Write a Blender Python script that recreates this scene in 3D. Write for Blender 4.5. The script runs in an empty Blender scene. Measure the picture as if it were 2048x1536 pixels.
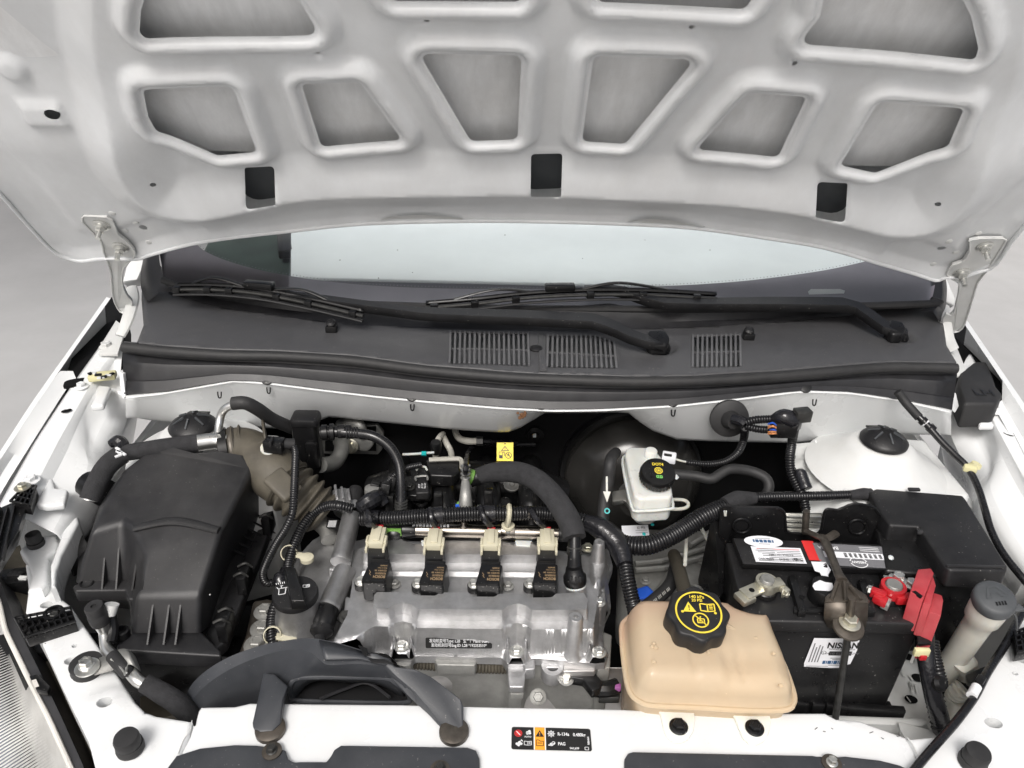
import bpy, bmesh, math, random
import numpy as np
from mathutils import Vector, Matrix, noise
from mathutils.geometry import delaunay_2d_cdt
random.seed(7); np.random.seed(7)
S = bpy.context.scene
COL = S.collection
# ------------------------------------------------------------------ camera
FPX = 1538.0
PITCH, ROLL = math.radians(30), math.radians(1.3)
CAM = Vector((0, 0, 1.68))
CF = Vector((0, math.cos(PITCH), -math.sin(PITCH)))
CU = Vector((0, math.sin(PITCH), math.cos(PITCH)))
CX = Vector((1, 0, 0))
RC = CX*math.cos(ROLL) + CU*math.sin(ROLL)
DC = CX*math.sin(ROLL) - CU*math.cos(ROLL)
cd = bpy.data.cameras.new('camera'); cam = bpy.data.objects.new('camera', cd); COL.objects.link(cam)
cd.sensor_width = 36; cd.lens = 36*FPX/2048; cd.clip_start = .02; cd.clip_end = 500
mw = Matrix.Identity(4)
for i, a in enumerate((RC, -DC, -CF)):
    for j in range(3): mw[j][i] = a[j]
mw.translation = CAM
cam.matrix_world = mw
S.camera = cam
# ------------------------------------------------------------------ light
w = bpy.data.worlds.new('World'); S.world = w; w.use_nodes = True
nt = w.node_tree; bg = nt.nodes['Background']
sk = nt.nodes.new('ShaderNodeTexSky'); sk.sky_type = 'NISHITA'; sk.sun_disc = False
SUN_EL, SUN_AZ = math.radians(52), math.radians(196)      # azimuth clockwise from +y
sk.sun_elevation = SUN_EL; sk.sun_rotation = SUN_AZ; sk.dust_density = 8.0; sk.ozone_density = .6
hs = nt.nodes.new('ShaderNodeHueSaturation'); hs.inputs['Saturation'].default_value = .5   # overcast: the blue is washed out
nt.links.new(sk.outputs[0], hs.inputs['Color']); nt.links.new(hs.outputs[0], bg.inputs['Color'])
bg.inputs['Strength'].default_value = .125
sl = bpy.data.lights.new('sun', 'SUN'); sl.energy = 1.6; sl.angle = math.radians(18); sl.color = (1, .993, .985)
so = bpy.data.objects.new('sun', sl); COL.objects.link(so)
sd = Vector((math.sin(SUN_AZ)*math.cos(SUN_EL), math.cos(SUN_AZ)*math.cos(SUN_EL), math.sin(SUN_EL)))
so.rotation_euler = sd.to_track_quat('Z', 'Y').to_euler(); so.location = (0, -3, 6)
S.view_settings.view_transform = 'Standard'; S.view_settings.look = 'None'
S.view_settings.exposure = 0.10; S.view_settings.gamma = 1
S.cycles.max_bounces = 8; S.cycles.transparent_max_bounces = 12
# ------------------------------------------------------------------ points from sight lines, each on a chosen real plane
def ray(u, v): return CF + RC*((u-1024)/FPX) + DC*((v-768)/FPX)
def P(u, v, z):
    d = ray(u, v); return CAM + d*((z-CAM.z)/d.z)
def PY(u, v, y):
    d = ray(u, v); return CAM + d*((y-CAM.y)/d.y)
def PN(u, v, p0, n):
    d = ray(u, v); return CAM + d*((p0-CAM).dot(n)/d.dot(n))
def mpp(p): return (p-CAM).dot(CF)/FPX          # metres per photo pixel at a point
def L(pts, z=None): return [P(q[0], q[1], q[2] if len(q) > 2 else z) for q in pts]
# ------------------------------------------------------------------ curves
def catmull(pts, per=8, closed=False):
    pts = [Vector(p) for p in pts]; n = len(pts); out = []
    for i in range(n if closed else n-1):
        if closed: p0, p1, p2, p3 = pts[i-1], pts[i], pts[(i+1) % n], pts[(i+2) % n]
        else: p0, p1, p2, p3 = pts[max(i-1, 0)], pts[i], pts[i+1], pts[min(i+2, n-1)]
        for k in range(per):
            t = k/per
            out.append(.5*((2*p1)+(p2-p0)*t+(2*p0-5*p1+4*p2-p3)*t*t+(3*p1-p0-3*p2+p3)*t**3))
    if not closed: out.append(pts[-1].copy())
    return out
def resample(pts, step):
    d = [0]
    for a, b in zip(pts, pts[1:]): d.append(d[-1]+(b-a).length)
    n = max(2, int(round(d[-1]/step))+1); out = []; j = 0
    for i in range(n):
        s = d[-1]*i/(n-1)
        while j < len(d)-2 and d[j+1] < s: j += 1
        t = (s-d[j])/max(1e-9, d[j+1]-d[j]); out.append(pts[j].lerp(pts[j+1], t))
    return out
def lerp_line(pts, n):
    pts = [Vector(p) for p in pts]
    d = [0]
    for a, b in zip(pts, pts[1:]): d.append(d[-1]+(b-a).length)
    return [resample_at(pts, d, d[-1]*i/(n-1)) for i in range(n)]
def resample_at(pts, d, s):
    j = 0
    while j < len(d)-2 and d[j+1] < s: j += 1
    return pts[j].lerp(pts[j+1], (s-d[j])/max(1e-9, d[j+1]-d[j]))
def round_poly(pts, r, n=5):
    pts = [np.array(p[:2], float) for p in pts]; out = []; m = len(pts)
    for i in range(m):
        a, b, c = pts[i-1], pts[i], pts[(i+1) % m]
        ri = r[i] if isinstance(r, (list, tuple)) else r
        u = a-b; v = c-b; lu = np.linalg.norm(u); lv = np.linalg.norm(v)
        if ri <= 0 or lu < 1e-9 or lv < 1e-9: out.append(tuple(b)); continue
        u /= lu; v /= lv
        ang = math.acos(max(-1, min(1, float(u@v)))); t = min(ri/max(math.tan(ang/2), 1e-3), lu*.45, lv*.45)
        p0, p1 = b+u*t, b+v*t
        for k in range(n+1):
            s = k/n; out.append(tuple((1-s)**2*p0+2*s*(1-s)*b+s*s*p1))
    return out
def circle2(c, r, n=20): return [(c[0]+r*math.cos(2*math.pi*k/n), c[1]+r*math.sin(2*math.pi*k/n)) for k in range(n)]
def sdf(X, Y, poly):
    pl = np.array(poly, float); q = np.roll(pl, -1, 0)
    best = np.full(X.shape, 1e9); ins = np.zeros(X.shape, bool)
    for (ax, ay), (bx, by) in zip(pl, q):
        ex, ey = bx-ax, by-ay; l2 = ex*ex+ey*ey+1e-18
        t = np.clip(((X-ax)*ex+(Y-ay)*ey)/l2, 0, 1)
        best = np.minimum(best, np.hypot(X-ax-t*ex, Y-ay-t*ey))
        c = ((ay > Y) != (by > Y)); xx = ax+(Y-ay)/(by-ay if by != ay else 1e-12)*(bx-ax)
        ins ^= (c & (X < xx))
    return np.where(ins, -best, best)
def dens(poly, s):
    out = []; n = len(poly)
    for i in range(n):
        a, b = poly[i], poly[(i+1) % n]; d = math.hypot(b[0]-a[0], b[1]-a[1]); k = max(1, int(math.ceil(d/s-1e-6)))
        out += [(a[0]+(b[0]-a[0])*j/k, a[1]+(b[1]-a[1])*j/k) for j in range(k)]
    return out
def sstep(a, b, x): t = np.clip((x-a)/(b-a), 0, 1); return t*t*(3-2*t)
def offset_poly(poly, d):
    pl = np.array(poly, float); a = np.roll(pl, 1, 0); b = np.roll(pl, -1, 0)
    t1 = pl-a; t2 = b-pl
    n1 = np.stack([t1[:, 1], -t1[:, 0]], 1); n2 = np.stack([t2[:, 1], -t2[:, 0]], 1)
    n1 /= np.linalg.norm(n1, axis=1)[:, None]+1e-12; n2 /= np.linalg.norm(n2, axis=1)[:, None]+1e-12
    n = n1+n2; n /= np.maximum(np.linalg.norm(n, axis=1)[:, None], .3)
    area = np.sum(pl[:, 0]*b[:, 1]-b[:, 0]*pl[:, 1])
    return pl+n*d*(1 if area > 0 else -1)
# ------------------------------------------------------------------ materials
M = {}
def mat(name, base, rough=.5, metal=0, var=.12, nscale=30, bump=0, bscale=400, coat=0, rvar=.1, dust=0, dcol=(.5, .48, .44), spec=.5, ior=1.5, trans=0, sss=0, streak=None, alpha=1, speck=0):
    m = bpy.data.materials.new(name); m.use_nodes = True; n = m.node_tree.nodes; l = m.node_tree.links
    b = n['Principled BSDF']; tc = n.new('ShaderNodeTexCoord'); co = tc.outputs['Object']
    if streak:
        mp = n.new('ShaderNodeMapping'); mp.inputs['Scale'].default_value = streak; l.new(co, mp.inputs[0]); co = mp.outputs[0]
    nz = n.new('ShaderNodeTexNoise'); nz.inputs['Scale'].default_value = nscale; nz.inputs['Detail'].default_value = 6; nz.inputs['Roughness'].default_value = .6; l.new(co, nz.inputs['Vector'])
    mx = n.new('ShaderNodeMix'); mx.data_type = 'RGBA'
    mx.inputs[6].default_value = (*[c*(1-var) for c in base], 1); mx.inputs[7].default_value = (*[min(1, c*(1+var)) for c in base], 1)
    cr = n.new('ShaderNodeValToRGB'); cr.color_ramp.elements[0].position = .3; cr.color_ramp.elements[1].position = .7
    l.new(nz.outputs['Fac'], cr.inputs[0]); l.new(cr.outputs['Color'], mx.inputs[0]); out = mx.outputs[2]
    if dust:
        nd = n.new('ShaderNodeTexNoise'); nd.inputs['Scale'].default_value = 9; nd.inputs['Detail'].default_value = 8; nd.inputs['Roughness'].default_value = .7; l.new(tc.outputs['Object'], nd.inputs['Vector'])
        rd = n.new('ShaderNodeMapRange'); rd.inputs[1].default_value = .42; rd.inputs[2].default_value = .75; rd.inputs[4].default_value = dust; l.new(nd.outputs['Fac'], rd.inputs[0])
        m2 = n.new('ShaderNodeMix'); m2.data_type = 'RGBA'; l.new(rd.outputs[0], m2.inputs[0]); l.new(out, m2.inputs[6]); m2.inputs[7].default_value = (*dcol, 1); out = m2.outputs[2]
    if speck:
        ns = n.new('ShaderNodeTexNoise'); ns.inputs['Scale'].default_value = 330; ns.inputs['Detail'].default_value = 1; l.new(tc.outputs['Object'], ns.inputs['Vector'])
        nl = n.new('ShaderNodeTexNoise'); nl.inputs['Scale'].default_value = 17; l.new(tc.outputs['Object'], nl.inputs['Vector'])
        sm = n.new('ShaderNodeMath'); sm.operation = 'MULTIPLY_ADD'; sm.inputs[1].default_value = .18; l.new(nl.outputs['Fac'], sm.inputs[0]); l.new(ns.outputs['Fac'], sm.inputs[2])
        rs_ = n.new('ShaderNodeMapRange'); rs_.inputs[1].default_value = .825; rs_.inputs[2].default_value = .89; rs_.inputs[4].default_value = speck; l.new(sm.outputs[0], rs_.inputs[0])
        m3 = n.new('ShaderNodeMix'); m3.data_type = 'RGBA'; l.new(rs_.outputs[0], m3.inputs[0]); l.new(out, m3.inputs[6]); m3.inputs[7].default_value = (.30, .29, .27, 1); out = m3.outputs[2]
    l.new(out, b.inputs['Base Color'])
    mr = n.new('ShaderNodeMapRange'); mr.inputs[3].default_value = max(.02, rough-rvar); mr.inputs[4].default_value = min(1, rough+rvar)
    l.new(nz.outputs['Fac'], mr.inputs[0]); l.new(mr.outputs[0], b.inputs['Roughness'])
    b.inputs['Metallic'].default_value = metal; b.inputs['IOR'].default_value = ior; b.inputs['Specular IOR Level'].default_value = spec
    b.inputs['Coat Weight'].default_value = coat; b.inputs['Coat Roughness'].default_value = .08
    b.inputs['Transmission Weight'].default_value = trans; b.inputs['Alpha'].default_value = alpha
    if sss:
        b.inputs['Subsurface Weight'].default_value = sss; b.inputs['Subsurface Radius'].default_value = (.03, .02, .012); b.inputs['Subsurface Scale'].default_value = .5
    if bump:
        nb = n.new('ShaderNodeTexNoise'); nb.inputs['Scale'].default_value = bscale; nb.inputs['Detail'].default_value = 3; l.new(tc.outputs['Object'], nb.inputs['Vector'])
        bp = n.new('ShaderNodeBump'); bp.inputs['Strength'].default_value = bump; bp.inputs['Distance'].default_value = .001
        l.new(nb.outputs['Fac'], bp.inputs['Height']); l.new(bp.outputs[0], b.inputs['Normal'])
    M[name] = m; return m
mat('white', (.74, .755, .76), .28, var=.03, nscale=6, coat=.4, dust=.2, dcol=(.62, .60, .56))
mat('white_dusty', (.66, .67, .665), .4, var=.06, nscale=14, coat=.1, dust=.35, dcol=(.56, .54, .49))
mat('hood_paint', (.665, .68, .69), .40, var=.06, nscale=16, bump=.05, bscale=250, coat=.25, dust=.32, dcol=(.52, .515, .50), streak=(1, 1, .35))
mat('hood_skin', (.74, .75, .755), .5, var=.09, nscale=34, bump=.04, dust=.45, dcol=(.50, .485, .46), streak=(1.6, .5, .5))
mat('hinge_paint', (.62, .63, .62), .42, var=.07, dust=.35)
mat('cowl', (.064, .064, .067), .46, var=.12, nscale=60, bump=.25, bscale=900, speck=.5, dust=.08, dcol=(.085, .082, .08))
mat('cowl_dark', (.016, .016, .018), .42, var=.3, nscale=40, bump=.15, bscale=600, dust=.2, dcol=(.06, .058, .055))
mat('black', (.007, .007, .0075), .30, speck=.6, spec=.38, var=.25, nscale=60, dust=.10, dcol=(.03, .029, .027))
mat('black_matte', (.011, .011, .012), .44, speck=.6, spec=.4, var=.3, nscale=50, bump=.2, bscale=700, dust=.18, dcol=(.055, .052, .048))
mat('airbox', (.017, .017, .0185), .40, speck=.2, spec=.45, var=.25, nscale=30, bump=.28, bscale=1100, dust=.45, dcol=(.055, .054, .052))
mat('duct', (.034, .037, .043), .42, speck=.4, var=.14, nscale=18, bump=.1, bscale=500, dust=.3, dcol=(.085, .085, .085))
mat('rubber', (.018, .018, .019), .62, var=.25, nscale=60, dust=.2, dcol=(.06, .057, .052))
mat('rubber_brown', (.072, .063, .047), .62, var=.3, nscale=30, bump=.2, bscale=300, dust=.45, dcol=(.125, .115, .092))
mat('foam', (.022, .022, .024), .95, var=.35, nscale=120, bump=.8, bscale=500, dust=.1, dcol=(.05, .05, .05))
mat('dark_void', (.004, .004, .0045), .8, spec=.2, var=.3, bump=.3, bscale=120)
mat('loom', (.009, .009, .010), .26, var=.25, nscale=120)
mat('tape', (.010, .010, .012), .22, var=.3, nscale=150, bump=.9, bscale=130)
mat('alu', (.53, .53, .535), .35, metal=.85, var=.15, nscale=60, bump=.55, bscale=800, rvar=.10, dust=.28, dcol=(.22, .21, .19))
mat('alu_dirty', (.33, .33, .315), .5, metal=.6, var=.2, nscale=26, bump=.4, bscale=500, dust=.5, dcol=(.20, .19, .17))
mat('alu_tube', (.68, .68, .66), .3, metal=.95, var=.1, nscale=40, dust=.15)
mat('shield', (.46, .45, .44), .40, metal=.8, var=.12, nscale=14, dust=.4, dcol=(.34, .31, .29))
mat('chrome', (.30, .27, .235), .22, metal=1, var=.08, rvar=.05)
mat('zinc', (.66, .66, .63), .3, metal=.9, var=.1, nscale=80)
mat('zinc_yellow', (.62, .60, .50), .34, metal=.85, var=.15, nscale=80)
mat('steel_worn', (.10, .09, .078), .45, metal=.7, var=.35, nscale=60, dust=.3, dcol=(.16, .11, .07))
mat('bolt_dark', (.05, .05, .048), .4, metal=.5, var=.3, nscale=90)
mat('beige', (.52, .49, .37), .42, var=.05)
mat('red', (.42, .012, .018), .3, var=.1, coat=.3)
mat('red_dull', (.38, .035, .045), .42, var=.12, nscale=40, dust=.12)
mat('tank', (.78, .65, .47), .24, var=.10, nscale=7, sss=.35, coat=.15, dust=.4, dcol=(.72, .56, .36))
mat('tab', (.83, .82, .74), .4, var=.05, sss=.3)
mat('milk', (.62, .63, .60), .3, var=.05, sss=.4)
mat('milk_dirty', (.58, .57, .51), .4, var=.08, sss=.3, dust=.3)
mat('yellow', (.86, .66, .02), .4, var=.04)
mat('yellow_ink', (.72, .56, .05), .5, var=.04)
mat('orange_ink', (.90, .36, .03), .5, var=.03)
mat('red_ink', (.62, .03, .03), .5, var=.03)
mat('paper', (.78, .79, .82), .45, var=.04, nscale=60)
mat('ink', (.012, .012, .012), .5, var=.05)
mat('ink_grey', (.16, .16, .17), .5, var=.05)
mat('white_ink', (.78, .79, .80), .5, var=.03)
mat('copper_ink', (.33, .23, .13), .5, var=.05)
mat('blue_ink', (.03, .10, .22), .5, var=.05)
mat('green', (.16, .34, .07), .4, var=.1)
mat('green_ink', (.14, .42, .10), .5, var=.05)
mat('blue', (.02, .10, .55), .35, var=.1)
mat('teal', (.0, .36, .36), .4, var=.05)
mat('pipe_grey', (.36, .35, .31), .4, var=.15, dust=.3)
mat('slat', (.115, .115, .12), .5, var=.1)  # cowl plastic made paler: sky catching the slats is put into the colour
mat('plenum', (.085, .087, .092), .6)
mat('grey_cap', (.055, .06, .065), .55, var=.12, nscale=60, dust=.3, dcol=(.12, .12, .12))
mat('booster', (.035, .034, .032), .22, metal=.3, var=.25, nscale=10, dust=.25, dcol=(.06, .055, .05))
mat('tape_white', (.72, .73, .74), .35, var=.1, bump=.6, bscale=150)
mat('rust', (.15, .07, .03), .8, var=.4, nscale=150)
mat('yellowed', (.66, .62, .36), .45, var=.1)
mat('wire_orange', (.60, .25, .10), .4)
mat('purple', (.32, .10, .30), .4)
mat('frit', (.24, .225, .255), .14, var=.1, nscale=8)  # black ceramic painted purple-grey: the sky's reflection is in its base colour
mat('pale_backing', (.76, .79, .80), .6, var=.09, nscale=2.5)  # pale tone stands in for the sky mirrored by the glass; also serial window
mat('dash_dark', (.035, .05, .044), .5, var=.3, nscale=20)
mat('dash_mark', (.74, .77, .78), .7, var=.03)
mat('ground', (.41, .41, .408), .85, var=.07, nscale=2.2, bump=.2, bscale=60, dust=.3, dcol=(.36, .355, .35))
mat('wall_paint', (.52, .515, .505), .8, var=.04, nscale=1.5)
def glass_mat(name, tint, ior, extra=None):
    m = bpy.data.materials.new(name); m.use_nodes = True; n = m.node_tree.nodes; l = m.node_tree.links
    n.remove(n['Principled BSDF']); t = n.new('ShaderNodeBsdfTransparent'); t.inputs[0].default_value = (*tint, 1)
    g = n.new('ShaderNodeBsdfGlossy'); g.inputs['Roughness'].default_value = .03; f = n.new('ShaderNodeFresnel'); f.inputs[0].default_value = ior
    x = n.new('ShaderNodeMixShader'); l.new(f.outputs[0], x.inputs[0]); l.new(t.outputs[0], x.inputs[1]); l.new(g.outputs[0], x.inputs[2]); l.new(x.outputs[0], n['Material Output'].inputs[0])
    M[name] = m; return m
# stained band of the coolant tank: pinkish residue above the fluid, its own wavy edge
_m = M['tank']; _n = _m.node_tree.nodes; _l = _m.node_tree.links; _b = _n['Principled BSDF']; _src = _b.inputs['Base Color'].links[0].from_socket
_tc = _n.new('ShaderNodeTexCoord'); _sp = _n.new('ShaderNodeSeparateXYZ'); _l.new(_tc.outputs['Object'], _sp.inputs[0])
_nz = _n.new('ShaderNodeTexNoise'); _nz.inputs['Scale'].default_value = 14; _l.new(_tc.outputs['Object'], _nz.inputs[0])
_ad = _n.new('ShaderNodeMath'); _ad.operation = 'MULTIPLY_ADD'; _ad.inputs[1].default_value = .05; _l.new(_nz.outputs['Fac'], _ad.inputs[0]); _l.new(_sp.outputs['Y'], _ad.inputs[2])
_mr = _n.new('ShaderNodeMapRange'); _mr.inputs[1].default_value = .055; _mr.inputs[2].default_value = .085; _mr.inputs[4].default_value = .75; _l.new(_ad.outputs[0], _mr.inputs[0])
_mx = _n.new('ShaderNodeMix'); _mx.data_type = 'RGBA'; _l.new(_mr.outputs[0], _mx.inputs[0]); _l.new(_src, _mx.inputs[6]); _mx.inputs[7].default_value = (.72, .52, .38, 1); _l.new(_mx.outputs[2], _b.inputs['Base Color'])
_tl = _n.new('ShaderNodeBsdfTranslucent'); _l.new(_mx.outputs[2], _tl.inputs[0]); _ms = _n.new('ShaderNodeMixShader'); _ms.inputs[0].default_value = .28
_b.inputs['Transmission Weight'].default_value = .22; _b.inputs['IOR'].default_value = 1.3; _l.new(_b.outputs[0], _ms.inputs[1]); _l.new(_tl.outputs[0], _ms.inputs[2]); _l.new(_ms.outputs[0], _n['Material Output'].inputs[0]); _b.inputs['Subsurface Weight'].default_value = 0
mat('fluid', (.56, .33, .15), .2, var=.05)
glass_mat('glass', (.93, .96, .955), 2.5)
glass_mat('lens_glass', (.93, .93, .92), 1.55)
# ------------------------------------------------------------------ things, parts
def thing(name, label, cat, loc=(0, 0, 0), group=None, kind=None):
    o = bpy.data.objects.new(name, None); COL.objects.link(o); o.location = loc; o.empty_display_size = .02
    tag(o, label, cat, group, kind); return o
def tag(o, label=None, cat=None, group=None, kind=None):
    if label: o['label'] = label
    if cat: o['category'] = cat
    if group: o['group'] = group
    if kind: o['kind'] = kind
    return o
def base_of(o):
    b = Vector((0, 0, 0))
    while o is not None: b += o.location; o = o.parent
    return b
def axes(n, ref=None):
    n = Vector(n).normalized(); r = Vector(ref) if ref is not None else (Vector((1, 0, 0)) if abs(n.x) < .9 else Vector((0, 1, 0)))
    x = (r-n*r.dot(n)).normalized(); return x, n.cross(x), n
class MB:
    def __init__(s): s.V = []; s.F = []
    def add(s, vs, fs):
        k = len(s.V); s.V += [Vector(v) for v in vs]; s.F += [tuple(i+k for i in f) for f in fs]; return s
    def box(s, c, size, X=(1, 0, 0), Z=(0, 0, 1)):
        x, y, z = axes(Z, X); c = Vector(c); a, b, h = [q/2 for q in size]
        vs = [c+x*a*i+y*b*j+z*h*k for k in (-1, 1) for i, j in ((-1, -1), (1, -1), (1, 1), (-1, 1))]
        return s.add(vs, [(3, 2, 1, 0), (4, 5, 6, 7), (0, 1, 5, 4), (1, 2, 6, 5), (2, 3, 7, 6), (3, 0, 4, 7)])
    def prism(s, pts, vec, taper=1.0):
        pts = [Vector(p) for p in pts]; n = len(pts); vec = Vector(vec); c = sum(pts, Vector())/n
        lo = [c+(p-c)*taper+vec for p in pts]
        return s.add(pts+lo, [tuple(range(n)), tuple(range(2*n-1, n-1, -1))]+[(i, (i+1) % n, (i+1) % n+n, i+n) for i in range(n)])
    def hull(s, top, bot):
        n = len(top)
        return s.add(list(top)+list(bot), [tuple(range(n)), tuple(range(2*n-1, n-1, -1))]+[(i, (i+1) % n, (i+1) % n+n, i+n) for i in range(n)])
    def lathe(s, o, axis, prof, n=24, ref=None, cap=True):
        x, y, z = axes(axis, ref); o = Vector(o); vs = []; fs = []
        for r, h in prof:
            for k in range(n):
                a = 2*math.pi*k/n; rr = r(a) if callable(r) else r
                vs.append(o+x*rr*math.cos(a)+y*rr*math.sin(a)+z*h)
        for i in range(len(prof)-1):
            for k in range(n):
                fs.append((i*n+k, i*n+(k+1) % n, (i+1)*n+(k+1) % n, (i+1)*n+k))
        if cap: fs += [tuple(range(n-1, -1, -1)), tuple(range((len(prof)-1)*n, len(prof)*n))]
        return s.add(vs, fs)
    def cyl(s, a, b, r0, r1=None, n=16):
        a, b = Vector(a), Vector(b); d = b-a
        return s.lathe(a, d, [(r0, 0), (r0 if r1 is None else r1, d.length)], n)
    def tube(s, path, r, n=12, cap=True, rib=0, pitch=.0042, smooth=8, step=None, flat=None):
        pts = catmull(path, smooth) if smooth else [Vector(p) for p in path]
        tot = sum((b-a).length for a, b in zip(pts, pts[1:]))
        if rib: pts = resample(pts, pitch/4)
        elif step: pts = resample(pts, step)
        m = len(pts); vs = []; fs = []; t0 = (pts[1]-pts[0]).normalized(); x, y, _ = axes(t0); acc = 0
        for i, p in enumerate(pts):
            t = (pts[min(i+1, m-1)]-pts[max(i-1, 0)]).normalized(); x = (x-t*x.dot(t)).normalized(); y = t.cross(x)
            if i: acc += (p-pts[i-1]).length
            f = acc/max(tot, 1e-9)
            if callable(r): rr = r(f)
            elif isinstance(r, (list, tuple)):
                q = f*(len(r)-1); j = min(int(q), len(r)-2); rr = r[j]+(r[j+1]-r[j])*(q-j)
            else: rr = r
            if rib: rr += rib*(0, .8, 1, .8)[i % 4] - rib*.5
            for k in range(n):
                a = 2*math.pi*k/n; vs.append(p+x*math.cos(a)*rr+y*math.sin(a)*rr*(flat or 1))
        for i in range(m-1):
            for k in range(n): fs.append((i*n+k, i*n+(k+1) % n, (i+1)*n+(k+1) % n, (i+1)*n+k))
        if cap: fs += [tuple(range(n-1, -1, -1)), tuple(range((m-1)*n, m*n))]
        return s.add(vs, fs)
    def loft(s, lines, n=None, closed=False):
        if n: lines = [lerp_line(l, n) for l in lines]
        m = len(lines[0]); vs = [p for l in lines for p in l]; fs = []
        for i in range(len(lines)-1):
            for k in range(m if closed else m-1): fs.append((i*m+k, i*m+(k+1) % m, (i+1)*m+(k+1) % m, (i+1)*m+k))
        return s.add(vs, fs)
    def hexbolt(s, o, axis, r, head=None, washer=1.45, ref=None):
        h = head or r*.8; o = Vector(o); z = Vector(axis).normalized()
        if washer: s.lathe(o, z, [(r*washer, 0), (r*washer, r*.18), (r*1.05, r*.34)], 20)
        s.lathe(o+z*r*(.3 if washer else 0), z, [(r, 0), (r, h*.85), (r*.86, h), (r*.55, h), (r*.5, h*.9)], 6, ref)
        return s
    def build(s, name, m, parent=None, sharp=35, bevel=0, seg=2, sub=0, solid=0, off=1, label=None, merge=0, flat=False, bang=30, recalc=True):
        b = base_of(parent) if parent is not None else Vector((0, 0, 0))
        me = bpy.data.meshes.new(name); me.from_pydata([tuple(v-b) for v in s.V], [], s.F)
        bm = bmesh.new(); bm.from_mesh(me)
        if merge: bmesh.ops.remove_doubles(bm, verts=bm.verts, dist=merge)
        if recalc: bmesh.ops.recalc_face_normals(bm, faces=bm.faces)
        if bevel:
            bm.normal_update()
            es = [e for e in bm.edges if len(e.link_faces) == 2 and e.calc_face_angle(0) > math.radians(bang)]
            bmesh.ops.bevel(bm, geom=es, offset=bevel, segments=seg, profile=.5, affect='EDGES', clamp_overlap=True)
        bm.to_mesh(me); bm.free()
        if not flat:
            me.shade_smooth(); me.set_sharp_from_angle(angle=math.radians(sharp))
        me.materials.append(M[m] if isinstance(m, str) else m)
        o = bpy.data.objects.new(name, me); COL.objects.link(o)
        if parent is not None: o.parent = parent
        if solid:
            md = o.modifiers.new('t', 'SOLIDIFY'); md.thickness = solid; md.offset = off
        if sub:
            md = o.modifiers.new('s', 'SUBSURF'); md.levels = md.render_levels = sub
        if label: o['label'] = label
        return o
def copy_thing(root, loc, label, group=None):
    r = root.copy(); COL.objects.link(r); r.location = loc; r['label'] = label
    if group: r['group'] = group
    for ch in list(root.children):
        c = ch.copy(); COL.objects.link(c); c.parent = r
        for g in ch.children:
            d = g.copy(); COL.objects.link(d); d.parent = c
    return r
def panel(outline, holes=(), grid=.006, rings=(), frame=None, hf=None, keep=None):
    """sheet over a 2-D outline with true holes; rings = extra constraint contours; hf(X,Y)->height; frame = (origin, X, Y, N)"""
    outline = dens(outline, grid); holes = [dens(h, grid) for h in holes]; rings = [dens(h, grid) for h in rings]
    pts = []; edges = []
    def ringadd(pl):
        k = len(pts); n = len(pl); pts.extend([Vector((float(p[0]), float(p[1]))) for p in pl]); edges.extend([(k+i, k+(i+1) % n) for i in range(n)])
    ringadd(outline)
    for h in holes: ringadd(h)
    for h in rings: pts.extend([Vector((float(p[0]), float(p[1]))) for p in h])
    o = np.array(outline); lo = o.min(0); hi = o.max(0)
    gx, gy = np.meshgrid(np.arange(lo[0]+grid*.5, hi[0], grid), np.arange(lo[1]+grid*.5, hi[1], grid)); gx[1::2] += grid*.5
    gx = gx.ravel(); gy = gy.ravel()
    ok = sdf(gx, gy, outline) < -grid*.4
    for h in holes: ok &= sdf(gx, gy, h) > grid*.4
    for h in rings: ok &= np.abs(sdf(gx, gy, h)) > grid*.35
    pts.extend([Vector((float(a), float(b))) for a, b in zip(gx[ok], gy[ok])])
    vs, _, fs, _, _, _ = delaunay_2d_cdt(pts, edges, [], 0, 1e-7)
    A = np.array([(v[0], v[1]) for v in vs]); fa = np.array(fs); c = A[fa].mean(1)
    good = sdf(c[:, 0], c[:, 1], outline) < 0
    for h in holes: good &= sdf(c[:, 0], c[:, 1], h) > 0
    fa = fa[good]; Hh = hf(A[:, 0], A[:, 1]) if hf else np.zeros(len(A))
    O, X, Y, N = [np.array(q) for q in frame]
    W = O+A[:, :1]*X+A[:, 1:]*Y+Hh[:, None]*N
    mb = MB(); mb.V = [Vector(q) for q in W]; mb.F = [tuple(int(i) for i in f) for f in fa]; return mb
FONT = {}
def text(body, size, o, X, Y, m, parent, name='lettering', ax='CENTER', ay='CENTER', bold=0, sx=1):
    key = (body, ax, ay, bold)
    if key not in FONT:
        c = bpy.data.curves.new('f', 'FONT'); c.body = body; c.align_x = ax; c.align_y = ay; c.offset = bold; c.resolution_u = 3
        ob = bpy.data.objects.new('f', c); COL.objects.link(ob); bpy.context.view_layer.update()
        me = bpy.data.meshes.new_from_object(ob.evaluated_get(bpy.context.evaluated_depsgraph_get()))
        FONT[key] = ([v.co.copy() for v in me.vertices], [tuple(p.vertices) for p in me.polygons]); bpy.data.objects.remove(ob)
    vs, fs = FONT[key]; X = Vector(X).normalized(); Y = Vector(Y).normalized(); o = Vector(o)
    mb = MB().add([o+X*v.x*size*sx+Y*v.y*size for v in vs], fs)
    return mb.build(name, m, parent, flat=True, recalc=False)
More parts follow.
